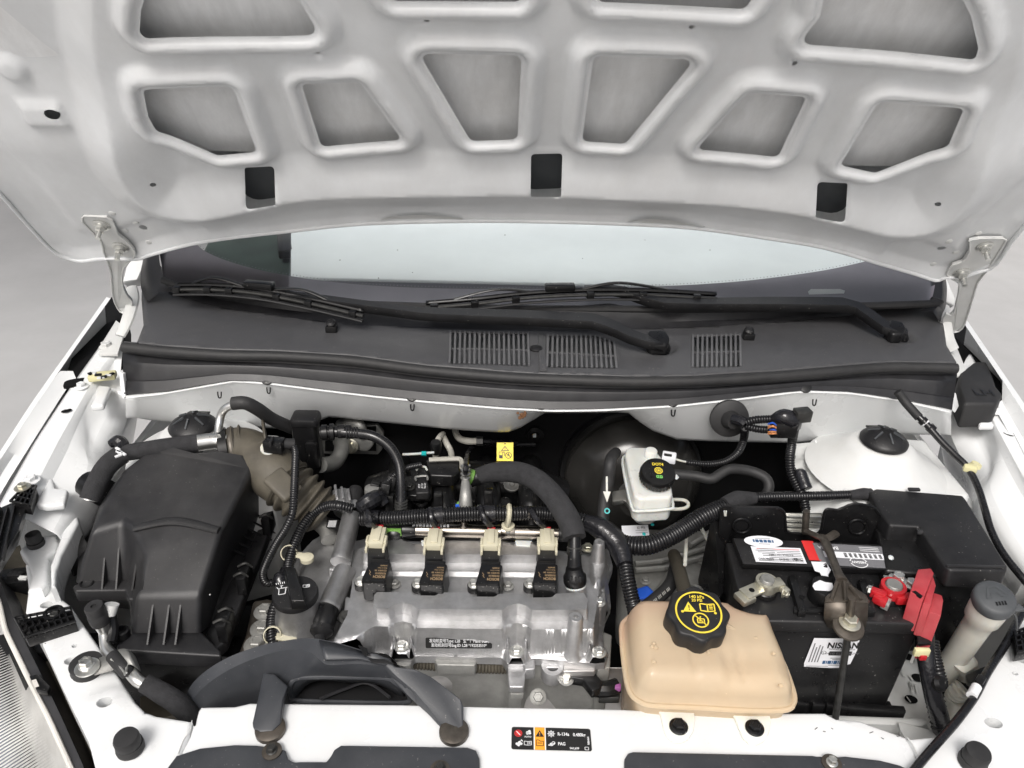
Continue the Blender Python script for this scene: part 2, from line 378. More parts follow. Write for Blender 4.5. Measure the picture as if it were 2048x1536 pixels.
# ================================================================== the place
def sheet(name, pts, m, kind=None, parent=None):
    o = MB().add(pts, [tuple(range(len(pts)))]).build(name, m, parent, flat=True, recalc=False)
    if kind: o['kind'] = kind
    return o
sheet('ground', [(-60, -60, 0), (60, -60, 0), (60, 60, 0), (-60, 60, 0)], 'ground', 'structure')
wl = MB(); wl.box((0, 7.6, 1.6), (40, .25, 3.2)); wl.build('background_wall', 'wall_paint')
bpy.data.objects['background_wall']['kind'] = 'structure'
# ================================================================== hood
HT = math.radians(55)
HO = PY(1100, 437, 1.167); HX = Vector((1, 0, 0)); HB = Vector((0, -math.cos(HT), math.sin(HT))); HN = Vector((0, -math.sin(HT), -math.cos(HT)))
def hp(u, v, h=0): p = PN(u, v, HO+HN*h, HN)-HO; return (p.dot(HX), p.dot(HB))
def H3(a, b, h=0): return HO+HX*a+HB*b+HN*h
def hpoly(px, h=0): return [hp(q[0], q[1], q[2] if len(q) > 2 else h) for q in px]
rear = [(222, 512), (275, 513), (300, 505), (385, 482), (480, 467), (590, 455), (680, 446), (770, 439), (940, 436), (1100, 437), (1280, 443), (1400, 452), (1540, 470), (1650, 490), (1760, 522), (1830, 543), (1870, 556), (1890, 550)]
left = [(0, 345, -.02), (55, 420, -.013), (105, 484, -.005), (135, 507, 0), (165, 516, .002), (195, 513, .002)]
right = [(1925, 548, .002), (1955, 538, .002), (1990, 520, 0), (2048, 425, -.012)]
out2 = hpoly(left, -.02)+hpoly(rear, .002)+hpoly(right, -.02)
a0, b0 = out2[0]; a1, b1 = out2[-1]
out2 = [(a0-.035, .93), (a0-.06, .7), (a0-.05, .45), (a0-.028, .25)]+out2+[(a1+.028, .25), (a1+.05, .45), (a1+.06, .7), (a1+.035, .93)]
pk = [  # openings of the inner panel
 ([(325, -110), (282, 20), (279, 66), (292, 77), (640, 68), (592, -12), (545, -110)], .014),
 ([(1665, -90), (1640, 32), (1597, 86), (1950, 118), (1956, 95), (1942, 32), (1915, -20), (1870, -90)], .014),
 ([(286, 178), (465, 172), (514, 302), (436, 311), (314, 260), (298, 232)], .011),
 ([(603, 167), (718, 163), (804, 280), (643, 293)], .009),
 ([(838, 108), (1043, 109), (1035, 278), (942, 280)], .011),
 ([(1187, 111), (1390, 120), (1250, 287), (1164, 283)], .011),
 ([(1497, 184), (1613, 193), (1556, 315), (1393, 297)], .009),
 ([(1757, 203), (1928, 216), (1895, 289), (1750, 344), (1680, 329)], .011),
 ([(740, -90), (785, 2), (1043, 2), (1046, -90)], .009),
 ([(1192, -85), (1196, 3), (1490, 17), (1555, -80)], .009)]
pockets = [round_poly(hpoly(p, .0075), r, 6) for p, r in pk]
rects = [round_poly(hpoly(p, .014), .006, 5) for p in ([(487, 345, .010), (547, 340, .010), (551, 412, .021), (492, 420, .021)], [(1062, 319, .010), (1125, 319, .010), (1122, 396, .021), (1061, 398, .021)], [(1636, 370, .010), (1697, 375, .010), (1690, 448, .021), (1631, 437, .021)])]
dots = [circle2(hp(u, v, .004 if v < 200 else .012 if v < 430 else .004), r, 14) for u, v, r in ((853, 46, .0032), (1384, 59, .0032), (634, 107, .0032), (1590, 130, .0032), (306, 370, .0042), (1876, 408, .0042), (285, 460, .0062), (1884, 500, .0062))]
dots.append([(hp(110, 213, -.015)[0]+.0105*math.cos(t), hp(110, 213, -.015)[1]+.007*math.sin(t)) for t in np.linspace(0, 2*math.pi, 18, endpoint=False)])
AC = hp(1093, 357)[0]
cl_ = hpoly([(186, -20, 0), (187, 60, 0), (193, 130, 0), (207, 193, .002), (222, 250, .004), (234, 310, .008), (256, 372, .014), (305, 424, .019), (380, 442, .021), (460, 431, .022), (560, 409, .022), (700, 397, .022), (900, 394, .022)])
crest = cl_+[(AC, hp(1093, 394, .022)[1])]+[(2*AC-a, b) for a, b in cl_[::-1]]
crest = [(x, y) for x, y, _ in catmull([(a, b, 0) for a, b in crest], 5)]
ca, cb = crest[0], crest[-1]
crest_poly = [(ca[0]+.05, .86), (ca[0]+.01, .62)]+crest+[(cb[0]-.01, .62), (cb[0]-.05, .86)]
padL = hp(92, 217, -.016); bumpL = hp(22, 140, -.016)
allholes = pockets+rects
def hood_h(X, Y):
    s = -sdf(X, Y, crest_poly)
    rearness = sstep(.28, .12, Y)
    top = .022*rearness
    def ramp(x): x = np.clip(x, 0, 1); return np.where(x > .8, 1-(1-x)**2/.4*1.0-.1+.1*(1-(1-x)/.2)*0, x*1.0) if False else x*x*(3-2*x)*.35+x*.65
    inn_ = ramp(1-s/.078)
    h = np.where(s >= 0, top*inn_, top-(.022-.003*rearness)*ramp(-s/.046))
    d = np.full(X.shape, 1.0)
    for p in pockets: d = np.minimum(d, sdf(X, Y, p))
    rim = .0145*(1-sstep(.017, .033, d))*sstep(-.004, .02, s)
    lip = .0065*(1-sstep(.0052, .0092, d))
    dr = np.full(X.shape, 1.0)
    for p in rects: dr = np.minimum(dr, sdf(X, Y, p))
    h = h+rim-lip-.002*(1-sstep(0, .003, dr))
    # the flange beside the ribs: pressed pad, dimple and edge roll
    for c, sx in ((padL, 1), ((2*hp(1092, 357)[0]-padL[0], padL[1]), 1)):
        q = np.maximum(np.abs(X-c[0])-.022, np.abs(Y-c[1])-.012); h = h+.007*(1-sstep(0, .010, q))*(s < 0)
    h = h+.009*(1-sstep(.010, .024, np.hypot(X-bumpL[0], Y-bumpL[1])))*(s < 0)
    e = -sdf(X, Y, out2)
    h = h+.004*(1-sstep(.004, .012, e))-.004*(1-sstep(.018, .034, np.abs(e-.045)))*(s < -.02)*(np.abs(X) > .55)
    h = h+.0012*np.sin(X*23+Y*7)*np.cos(Y*19)
    return h
hood = thing('hood', 'raised white hood seen from below, its ribbed inner panel with large cut-outs', 'hood', H3(0, 0))
rings = []
for p in pockets: rings += [offset_poly(p, .0050), offset_poly(p, .0072), offset_poly(p, .0094), offset_poly(p, .0150)]
rings += [crest]
mb = panel(out2, pockets+rects+dots, .0055, rings, (HO, HX, HB, HN), hood_h)
hin = mb.build('inner_panel', 'hood_paint', hood, sharp=60, recalc=False)
for f in hin.data.polygons: pass
# outer skin behind the openings
sk2 = offset_poly(out2, .004)
mb = panel(sk2, [], .03, [], (HO, HX, HB, HN), lambda X, Y: -.021-.055*sstep(.11, .08, Y)*sstep(.0, .05, -sdf(X, Y, sk2))-.010*(1-sstep(.0, .06, -sdf(X, Y, sk2)))+.003*np.cos(X*3))
mb.build('outer_skin', 'hood_skin', hood, sharp=60, solid=.0012, off=-1, recalc=False)
for p in rects:
    MB().add([H3(a, b-.012, -.017) for a, b in offset_poly(p, .013)], [tuple(range(len(p)))]).build('hole_shade_plate', 'grey_cap', hood, flat=True)  # dark plates behind the rectangular holes: deep-beam shade put in as colour
hem = [H3(a, b, float(h_)+.001) for (a, b), h_ in zip(out2, hood_h(np.array([q[0] for q in out2]), np.array([q[1] for q in out2])))]
MB().tube(hem+[hem[0]], .0032, 8, smooth=3).build('hem', 'hood_paint', hood)
# seams of scalloped stiffening beads at the rear edge
for px in ([(760, 440), (790, 433), (840, 430), (890, 433), (925, 437)], [(1255, 443), (1290, 438), (1340, 441), (1390, 450), (1410, 455)]):
    q = [H3(*hp(u, v, .010), .010) for u, v in px]
    lo = [H3(*hp(u, 440+max(0, u-1180)*.052, .006), .006) for u, v in px]
    MB().loft([catmull(q, 6), catmull(lo, 6)]).build('edge_bead', 'hinge_paint', hood, recalc=False)
for px in ((306-15, 0),): pass
# weld spots beside each hinge
for u, v in ((224, 427), (271, 445), (250, 461), (298, 485), (1957, 467), (1898, 483), (1912, 504), (1866, 528)):
    q_ = hp(u, v, .0); hh_ = float(hood_h(np.array([q_[0]]), np.array([q_[1]]))[0]); q_ = hp(u, v, hh_); c = H3(*q_, float(hood_h(np.array([q_[0]]), np.array([q_[1]]))[0]))
    MB().lathe(c-HN*.001, HN, [(.0055, 0), (.005, .0018), (.003, .0026)], 14).build('weld_spot', 'hinge_paint', hood)
# ------------------------------------------------------------------ hinges
def hinge(px, ysplit, studs, label, rod, base):
    h = thing('hinge', label, 'hinge', H3(*hp(*studs[0])), 'hood hinges')
    q = []
    for u, v in px:
        if v < ysplit: q.append(PN(u, v, HO+HN*.004, HN))
        else:
            k = min(1, (v-ysplit)/110); y0 = PN(u, ysplit, HO+HN*.004, HN).y
            q.append(PY(u, v, y0+.10*k))
    MB().add(q, [tuple(range(len(q)))]).build('arm', 'hinge_paint', h, solid=.004, off=0, flat=True)
    rim = [p+HN*.003 for p in q]
    MB().tube(rim+[rim[0]], .0017, 6, smooth=2).build('rolled_edge', 'hinge_paint', h)
    for u, v in studs:
        c = PN(u, v, HO+HN*.006, HN)
        w_ = MB().lathe(c, HN, [(.0135, 0), (.0135, .002), (.010, .0035), (.010, .005)], 24).build('washer', 'zinc', h)
        MB().hexbolt(c+HN*.005, HN, .0072, .007, washer=1.25).build('nut', 'zinc', h)
        st = MB().cyl(c+HN*.010, c+HN*.026, .0042, .0040, 14)
        st.build('stud', 'zinc', h)
    # lower curved link and its foot on the body
    MB().tube(L(rod), [.010, .012, .012, .010], 10, flat=.45).build('link', 'hinge_paint', h)
    MB().prism(L(base), (0, 0, -.005)).build('foot', 'hinge_paint', h, bevel=.001)
    c = sum(L(base), Vector())/len(base)
    return h, c
hg, c = hinge([(169, 429), (214, 431), (229, 444), (236, 465), (256, 482), (270, 499), (267, 513), (250, 530), (245, 550), (247, 572), (256, 590), (265, 600), (261, 615), (246, 623), (236, 614), (226, 588), (222, 540), (208, 501), (202, 479), (166, 441)], 505,
          ((203, 450), (241, 494)), 'grey painted hood hinge left of the windshield, bolted to the hood underside', [(263, 575, 1.085), (266, 598, 1.075), (255, 640, 1.05), (240, 672, 1.03)], [(203, 688, 1.005), (232, 640, 1.02), (252, 655, 1.02), (235, 708, 1.005), (197, 708, 1.005)])
MB().hexbolt(P(213, 694, 1.006), (0, 0, 1), .009).build('bolt', 'hinge_paint', hg)
hg, c = hinge([(1938, 478), (1958, 474), (2006, 474), (2008, 484), (1990, 512), (1972, 540), (1955, 562), (1946, 590), (1934, 630), (1924, 654), (1908, 662), (1890, 655), (1885, 638), (1892, 625), (1900, 628), (1908, 620), (1915, 590), (1918, 565), (1905, 556), (1893, 545), (1905, 527), (1925, 520), (1938, 500)], 558,
          ((1969, 493), (1923, 545)), 'grey painted hood hinge right of the windshield, bolted to the hood underside', [(1888, 612, 1.085), (1890, 640, 1.075), (1896, 675, 1.05), (1908, 700, 1.03)], [(1888, 690, 1.02), (1908, 680, 1.02), (1935, 745, 1.005), (1915, 752, 1.005)])
# ================================================================== windshield and dashboard
GO = P(1090, 606, 1.10); GN = Vector((0, -math.sin(math.radians(29)), math.cos(math.radians(29))))
def gp(u, v, off=0): return PN(u, v, GO+GN*off, GN)
ws = thing('windshield', 'windshield under the hood edge, mirroring a pale sky above its dark lower band', 'windshield', GO)
gpx = [(318, 498), (330, 568), (520, 592), (760, 606), (1000, 612), (1250, 612), (1500, 612), (1700, 612), (1858, 604), (1866, 560), (1850, 470), (1780, 330), (400, 330), (330, 440)]
def sheet_from(px, off): return MB().add([gp(u, v, off) for u, v in px], [tuple(range(len(px)))])
sheet_from(gpx, 0).build('glass', 'glass', ws, flat=True, recalc=False)
fr_top = catmull([(300, 380, 0), (385, 480, 0), (430, 512, 0), (520, 540, 0), (650, 562, 0), (800, 574, 0), (1000, 578, 0), (1250, 575, 0), (1450, 565, 0), (1600, 548, 0), (1700, 530, 0), (1770, 508, 0), (1800, 470, 0), (1820, 400, 0)], 6)
fr = MB().loft([[gp(p.x, p.y, -.005) for p in fr_top], lerp_line([gp(u, v, -.005) for u, v in ((285, 420), (318, 500), (330, 572), (760, 614), (1250, 622), (1700, 622), (1862, 610), (1872, 560), (1860, 420))], len(fr_top))])
fr.build('frit_band', 'frit', ws, flat=True, recalc=False)
dots_ = MB()
for i, p in enumerate(resample(fr_top, 7)):
    if 390 < p.x < 1770:
        c = gp(p.x, p.y-3, -.0051); dots_.lathe(c, GN, [(.0011, 0), (.0002, .0001)], 6, cap=False)
d_ = dots_.build('frit_dots', 'frit', ws, flat=True); d_['kind'] = 'stuff'
for px in ([(1616, 583), (1622, 578), (1680, 578), (1690, 581), (1688, 587), (1618, 589)],):
    sheet_from(px, -.0042).build('serial_window', 'pale_backing', ws, flat=True)
for u, v in ((795, 500), (825, 545), (757, 556), (1165, 517), (1010, 470), (1420, 500), (1290, 480), (680, 520)):
    MB().lathe(gp(u, v, .0003), GN, [(random.uniform(.0008, .0016), 0), (.0004, .0006)], 7).build('dirt_speck', 'bolt_dark', ws)
# seal along the bottom and sides
MB().tube([gp(u, v, .003) for u, v in ((326, 560), (400, 582), (520, 596), (760, 610), (1090, 618), (1500, 617), (1850, 608), (1862, 600))], .007, 10, smooth=5).build('glass_seal', 'rubber', ws)
def dz(y): return 0
db = thing('dashboard', 'dark dashboard glimpsed through the left end of the windshield', 'dashboard', (0.05, 1.6, 1.06))
MB().hull([(-.66, 1.42, 1.070), (.74, 1.42, 1.070), (.85, 2.0, 1.085), (-.75, 2.0, 1.085)], [(-.66, 1.42, .98), (.74, 1.42, .98), (.85, 2.0, 1.0), (-.75, 2.0, 1.0)]).build('dash_top', 'dash_dark', db, bevel=.01)
MB().box((-.42, 1.62, 1.095), (.20, .12, .02), X=(1, .3, 0)).build('dark_tray', 'cowl_dark', db, bevel=.004)
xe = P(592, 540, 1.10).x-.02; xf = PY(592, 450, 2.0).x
srf = thing('sky_reflection', 'added pale sheet behind most of the windshield, standing in for the reflected sky', 'sky_reflection', (0.1, 1.6, 1.1))  # added sheet: the reflected sky is put into its pale colour
MB().hull([(xe+.02, 1.40, 1.102), (.76, 1.40, 1.102), (.86, 2.0, 1.115), (xf, 2.0, 1.115)], [(xe+.02, 1.40, 1.094), (.76, 1.40, 1.094), (.86, 2.0, 1.107), (xf, 2.0, 1.107)]).build('sheet', 'pale_backing', srf, bevel=.003)
MB().hull([(xf, 2.0, 1.115), (.86, 2.0, 1.115), (.86, 2.25, 1.75), (xf-.03, 2.25, 1.75)], [(xf, 2.02, 1.11), (.86, 2.02, 1.11), (.86, 2.27, 1.75), (xf-.03, 2.27, 1.75)]).build('upright_sheet', 'pale_backing', srf)
# ================================================================== cowl
SEAL = [(247, 694), (330, 703), (450, 711), (560, 713), (700, 722), (850, 741), (1000, 754), (1100, 759), (1250, 764), (1400, 762), (1550, 753), (1640, 746), (1780, 735), (1913, 737)]
cow = thing('cowl_panel', 'dark grey plastic cowl panel with louvred grilles below the windshield', 'cowl panel', P(1090, 720, 1.07))
cz = 1.072
def cp(u, v): p = P(u, v, cz); return (p.x, p.y)
front = [(u, v-12) for u, v in SEAL]
back = [(1893, 690), (1888, 655), (1880, 625), (1868, 600), (1800, 612), (1600, 640), (1380, 654), (1150, 661), (900, 657), (650, 643), (450, 615), (345, 587), (285, 545), (283, 600), (287, 650), (272, 690)]
vents = [[(901, 664), (1056, 667), (1058, 731), (899, 727)], [(1096, 672), (1190, 671), (1228, 684), (1233, 737), (1094, 734)], [(1386, 672), (1480, 669), (1481, 733), (1385, 735)]]
vh = [round_poly([cp(*q) for q in v_], .004, 4) for v_ in vents]
well1 = (1318, 690); well2 = (1795, 668)
cw1 = cp(*well1); cw2 = cp(*well2)
def cowl_h(X, Y):
    h = .004*np.sin((X-.05)*2.2)*0
    for cx_, cy_, r in ((cw1[0], cw1[1], .036), (cw2[0], cw2[1], .034)):
        h = h-.016*(1-sstep(r*.55, r, np.hypot(X-cx_, (Y-cy_)*1.0)))
    return h+.0006*np.sin(X*31)*np.sin(Y*27)
fr_o = (Vector((0, 0, cz)), Vector((1, 0, 0)), Vector((0, 1, 0)), Vector((0, 0, 1)))
mb = panel([cp(*q) for q in front+back], vh, .008, [offset_poly(v_, .004) for v_ in vh], fr_o, cowl_h)
mb.build('top', 'cowl', cow, sharp=50, solid=.003, off=-1, recalc=False)
for v_, n in zip(vents, (16, 14, 10)):
    tl, tr = v_[0], v_[-3] if len(v_) == 5 else v_[1]; bl, br = v_[-1], v_[-2]
    for k in range(n+1):
        t = k/n
        tv = tl[1]+(tr[1]-tl[1])*t
        if len(v_) == 5: tv = 672 if t < .7 else 672+13*(t-.7)/.3
        a = P(tl[0]+(v_[2][0]-tl[0])*t if len(v_) == 5 else tl[0]+(tr[0]-tl[0])*t, tv, cz-.001); b = P(bl[0]+(br[0]-bl[0])*t, bl[1]+(br[1]-bl[1])*t, cz-.001)
        d = (b-a); m_ = (a+b)/2
        MB().box(m_, (d.length+.002, .0036, .005), X=d).build('slat', 'slat', cow, flat=True)
    a = P(bl[0], (tl[1]+bl[1])/2+2, cz-.003); b = P(br[0], (tr[1]+br[1])/2+2, cz-.003)
    MB().box((a+b)/2, ((b-a).length, .0022, .003), X=b-a).build('crossbar', 'slat', cow, flat=True)
# grey duct floor under the grilles
MB().box((.05, 1.32, 1.02), (1.1, .24, .01)).build('plenum_floor', 'plenum', cow)
# the dark raised rear band that meets the glass
crease = [(284, 548), (318, 572), (345, 590), (450, 617), (650, 645), (900, 659), (1150, 663), (1380, 656), (1600, 642), (1790, 618), (1870, 600)]
mid = [(293, 530), (325, 556), (360, 574), (460, 602), (650, 628), (900, 643), (1150, 646), (1380, 642), (1600, 632), (1790, 610), (1874, 585)]
top_ = [(300, 508), (330, 540), (370, 566), (470, 588), (650, 604), (900, 616), (1150, 620), (1380, 620), (1600, 618), (1780, 612), (1868, 566)]
MB().loft([catmull(L(crease, cz-.001), 5), catmull(L(mid, cz+.006), 5), catmull(L(top_, 1.096), 5)]).build('rear_band', 'cowl_dark', cow, recalc=False)
for o_, i_ in (([(296, 470, 1.175), (286, 520, 1.13), (281, 548, 1.11), (283, 580, 1.085), (296, 604, 1.075)], [(322, 440, 1.20), (318, 505, 1.155), (323, 540, 1.13), (334, 570, 1.108), (352, 584, 1.098)]), ([(1868, 470, 1.19), (1888, 540, 1.14), (1894, 580, 1.11), (1890, 620, 1.085), (1880, 645, 1.075)], [(1835, 470, 1.20), (1856, 540, 1.15), (1862, 575, 1.125), (1860, 606, 1.104), (1840, 622, 1.095)])):
    o_, i_ = catmull(L(o_), 5), catmull(L(i_), 5); m2 = [a.lerp(b, .5)+Vector((0, -.004, .012)) for a, b in zip(o_, i_)]
    MB().loft([[p+Vector((0, .02, -.03)) for p in o_], o_, m2, i_]).build('pillar_trim', 'cowl_dark', cow, recalc=False, sharp=60)
# centre joint and its clip, washer nozzles
a, b = P(1083, 668, cz+.001), P(1086, 742, cz+.001)
MB().box((a+b)/2, ((b-a).length, .012, .003), X=b-a).build('joint_strap', 'cowl', cow, bevel=.0008)
MB().lathe(P(1072, 698, cz+.0005), (0, 0, 1), [(.0115, 0), (.0112, .002), (.008, .0045), (.002, .0055)], 24).build('clip', 'black_matte', cow)
for u, v in ((663, 657), (1497, 672)):
    nzl = MB().box(P(u, v, cz+.006), (.020, .015, .012)); c = P(u, v-8, cz+.013)
    n_ = nzl.build('washer_nozzle', 'black', cow, bevel=.002)
    MB().lathe(c, (0, -.4, 1), [(.009, 0), (.0085, .006), (.005, .009)], 16).build('jet', 'black_matte', n_)
# ------------------------------------------------------------------ bulb seal and front face
ss = thing('hood_seal', 'long black rubber bulb seal along the front edge of the cowl', 'rubber seal', P(1090, 755, 1.065))
sp = catmull(L(SEAL, 1.066), 5)
MB().tube(sp, .0088, 14, smooth=0).build('bulb', 'rubber', ss)
LIP = [(250, 788), (320, 784), (400, 770), (470, 758), (540, 763), (640, 776), (750, 789), (850, 799), (1000, 812), (1100, 817), (1200, 816), (1350, 808), (1480, 794), (1600, 779), (1700, 782), (1800, 797), (1903, 818)]
sd_ = [(247, 706), (330, 716), (450, 724), (560, 727), (700, 736), (850, 755), (1000, 769), (1100, 774), (1250, 778), (1400, 776), (1550, 766), (1640, 759), (1780, 748), (1912, 750)]
def vlerp(A, B, t, n=40):
    A = lerp_line([Vector((*q, 0)) for q in A], n); B = lerp_line([Vector((*q, 0)) for q in B], n)
    return [(a.x+(b.x-a.x)*t, a.y+(b.y-a.y)*t) for a, b in zip(A, B)]
l0 = vlerp(SEAL, LIP, .03); l1 = vlerp(sd_, LIP, 0); l2 = vlerp(sd_, LIP, .22); l3 = vlerp(sd_, LIP, .30); l4 = vlerp(sd_, LIP, .68); l5 = vlerp(sd_, LIP, .72); l6 = vlerp(sd_, LIP, .97); l7 = vlerp(sd_, LIP, 1.0)
fb = thing('cowl_front_trim', 'black stepped plastic trim under the bulb seal, clipped to the white bulkhead', 'trim', P(1090, 790, 1.04))
_sx = [p[0] for p in vlerp(sd_, LIP, 0)]; _ss = [b[1]-a[1] for a, b in zip(vlerp(sd_, LIP, 0), vlerp(sd_, LIP, 1))]
def lipz(u): return 1.050-.00069*float(np.interp(u, _sx, _ss))
def LZ(l, t): return [P(u, v, 1.050+(lipz(u)-1.050)*t) for u, v in l]
MB().loft([L(l0, 1.060), LZ(l1, 0), LZ(l2, .14), LZ(l3, .22), LZ(l4, .66), LZ(l5, .67), LZ(l6, .9), LZ(l7, 1)]).build('face', 'cowl_dark', fb, sharp=24, solid=.003, off=-1, recalc=False)
for u, v in ((262, 777), (535, 757), (825, 790), (1083, 808), (1345, 801), (1610, 773), (1888, 804)):
    MB().lathe(P(u, v, lipz(u)+.005), (0, -.55, .83), [(.0115, -.002), (.011, .001), (.007, .0022), (.001, .0025)], 20).build('push_clip', 'black_matte', fb)
for l_, t_ in ((l3, .22), (l5, .67)): MB().tube([p+Vector((0, -.001, .001)) for p in LZ(l_, t_)], .0011, 6, smooth=0).build('ledge_highlight', 'grey_cap', fb)  # paler thin tubes: edge highlights of the ledges put into the colour
# ================================================================== bulkhead (white, two lobes) and dark firewall
bk = thing('bulkhead', 'white painted bulkhead panel hanging below the cowl trim, rust spot at its middle', 'body panel', P(1090, 830, 1.0))
LOW = [(272, 834), (330, 842), (450, 851), (590, 856), (660, 831), (760, 842), (900, 856), (985, 862), (1022, 862), (1050, 848), (1085, 824), (1110, 822), (1255, 822), (1300, 857), (1355, 877), (1420, 880), (1600, 884), (1700, 872), (1800, 866), (1885, 868)]
n = 70
LI = lerp_line([Vector((*q, 0)) for q in [(252, 791)]+LIP[1:-1]+[(1902, 820)]], n)
# match by u so that the lobes hang straight down
lo = []
for p in LI:
    u = p.x
    for (u0, v0), (u1, v1) in zip(LOW, LOW[1:]):
        if u0 <= u <= u1 or (u < LOW[0][0] and u0 == LOW[0][0]) or (u > LOW[-1][0] and u1 == LOW[-1][0]):
            t = min(1, max(0, (u-u0)/(u1-u0))); lo.append((u, max(v0+(v1-v0)*t, p.y+7))); break
A0 = [P(p.x, p.y+1, lipz(p.x)-.0005) for p in LI]; A1 = [P(p.x, p.y+5, lipz(p.x)-.0025) for p in LI]
A2 = [PY(p.x, min(p.y+10, q[1]-3), a.y+.006) for p, q, a in zip(LI, lo, A1)]
A3 = [PY(u, v-4, a.y+.028) for (u, v), a in zip(lo, A1)]; A4 = [PY(u, v, a.y+.038) for (u, v), a in zip(lo, A1)]; A5 = [PY(u, v-1, a.y+.075) for (u, v), a in zip(lo, A1)]
MB().loft([A0, A1, A2, A3, A4, A5]).build('panel', 'white', bk, sharp=50, solid=.002, off=-1, recalc=False)
c = PY(1043, 829, P(1043, 817, lipz(1043)).y+.001)
for k in range(14):
    q = PY(1043+random.gauss(0, 6), 829+random.gauss(0, 4), P(1043, 817, lipz(1043)).y-.0008+k*.00004)
    MB().lathe(q, (0, -1, .1), [(random.uniform(.0015, .004), 0), (.0005, .0012)], 7).build('rust_spot', 'rust', bk)
for u, v in ((440, 787), (538, 778), (825, 812), (1346, 823), (1628, 802)):
    c = PY(u, v, P(u, v-8, lipz(u)-.003).y+.004)
    MB().tube([c+Vector((-.003, -.001, .004)), c+Vector((-.002, -.004, -.005)), c+Vector((.002, -.004, -.005)), c+Vector((.003, -.001, .004))], .0012, 6).build('hook', 'black', bk)
for px in ([(238, 742, 1.03), (246, 748, 1.03), (252, 792, .995), (246, 800, .992), (240, 772, 1.01)], [(1905, 790, 1.02), (1912, 786, 1.02), (1918, 812, .995), (1910, 826, .985), (1903, 820, .99)]):
    MB().prism([P(*q) for q in px], (0, .012, -.003)).build('end_bracket', 'white', bk, bevel=.001)
for nm, px in (('pillar_corner', [(244, 566, 1.075), (252, 535, 1.10), (266, 511, 1.12), (289, 516, 1.125), (283, 540, 1.10), (276, 560, 1.075)]), ('pillar_corner', [(1868, 556, 1.12), (1892, 552, 1.125), (1912, 598, 1.09), (1910, 612, 1.075), (1875, 596, 1.09)])):
    MB().prism([P(*q) for q in px], (0, .02, -.02)).build(nm, 'white', bk, bevel=.003)
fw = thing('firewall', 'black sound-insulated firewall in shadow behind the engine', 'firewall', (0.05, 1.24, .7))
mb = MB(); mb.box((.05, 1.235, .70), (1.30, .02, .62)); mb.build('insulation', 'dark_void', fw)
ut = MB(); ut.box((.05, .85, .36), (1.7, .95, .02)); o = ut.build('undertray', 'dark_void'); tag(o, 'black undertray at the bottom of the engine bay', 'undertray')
# ================================================================== strut towers
def strut(u, v, label, caplabel, plate):
    c = P(u, v, .985)
    t = thing('strut_tower', label, 'strut tower', c, 'strut towers')
    MB().lathe(Vector((c.x, c.y, 0)), (0, 0, 1), [(.112, .928), (.106, .931), (.096, .937), (.084, .945), (.070, .954), (.057, .967), (.047, .976), (.03, .98)], 48).build('dome', 'white_dusty', t, sharp=80)
    MB().prism(L(plate, .930), (0, 0, -.25), .92).build('housing', 'white_dusty', t, bevel=.008, seg=3)
    k = thing('rubber_cap', caplabel, 'cap', c+Vector((0, 0, -.008)), 'strut tower caps')
    MB().lathe(c+Vector((0, 0, -.008)), (0, 0, 1), [(.026, 0), (.030, .004), (.0372, .005), (.0375, .009), (.033, .014), (.022, .021), (.010, .0245), (.001, .025)], 36).build('cover', 'black_matte', k, sharp=50)
    for j in range(6):
        a = math.radians(-90+60*j)+.02
        d = Vector((math.cos(a), math.sin(a), 0)); p = c+d*.019+Vector((0, 0, .0145))
        MB().box(p, (.019, .0026, .003), X=d*.019+Vector((0, 0, -.010)), Z=d*.010+Vector((0, 0, .019))).build('rib', 'grey_cap', k, flat=True)
    MB().box(c+Vector((0, .031, .005)), (.034, .012, .004), Z=(0, .4, 1)).build('tab', 'black_matte', k, bevel=.001)
strut(385, 851, 'white strut tower dome behind the airbox', 'round black strut cap on the left dome, behind the airbox', [(262, 912), (320, 868), (420, 862), (560, 868), (585, 900), (540, 960), (430, 985), (262, 985)])
strut(1768, 880, 'white strut tower dome behind the fuse box', 'round black strut cap on the right dome, behind the fuse box', [(1634, 886), (1640, 905), (1657, 925), (1668, 955), (1690, 985), (1760, 1000), (1945, 992), (1850, 878), (1740, 870)])
st_r = bpy.data.objects['strut_tower.001']
ft_ = lerp_line(L([(1630, 884, .93), (1640, 905, .93), (1656, 926, .93), (1668, 955, .93), (1692, 986, .93), (1712, 1012, .93)]), 60); fb_2 = lerp_line(L([(1586, 888, .915), (1590, 925, .905), (1594, 965, .90), (1602, 1005, .895), (1612, 1045, .89), (1620, 1080, .885)]), 60)
rows_ = []
for k in range(6):
    rows_.append([a.lerp(b, k/5)+Vector((-.9, -.3, .3))*(.0030*math.sin(i*.62) if k else 0) for i, (a, b) in enumerate(zip(ft_, fb_2))])
MB().loft(rows_).build('fluted_side', 'hinge_paint', st_r, recalc=False, sharp=80)
MB().tube([p+Vector((0, 0, .002)) for p in ft_[::6]], .0026, 8).build('seam_edge', 'white', st_r)
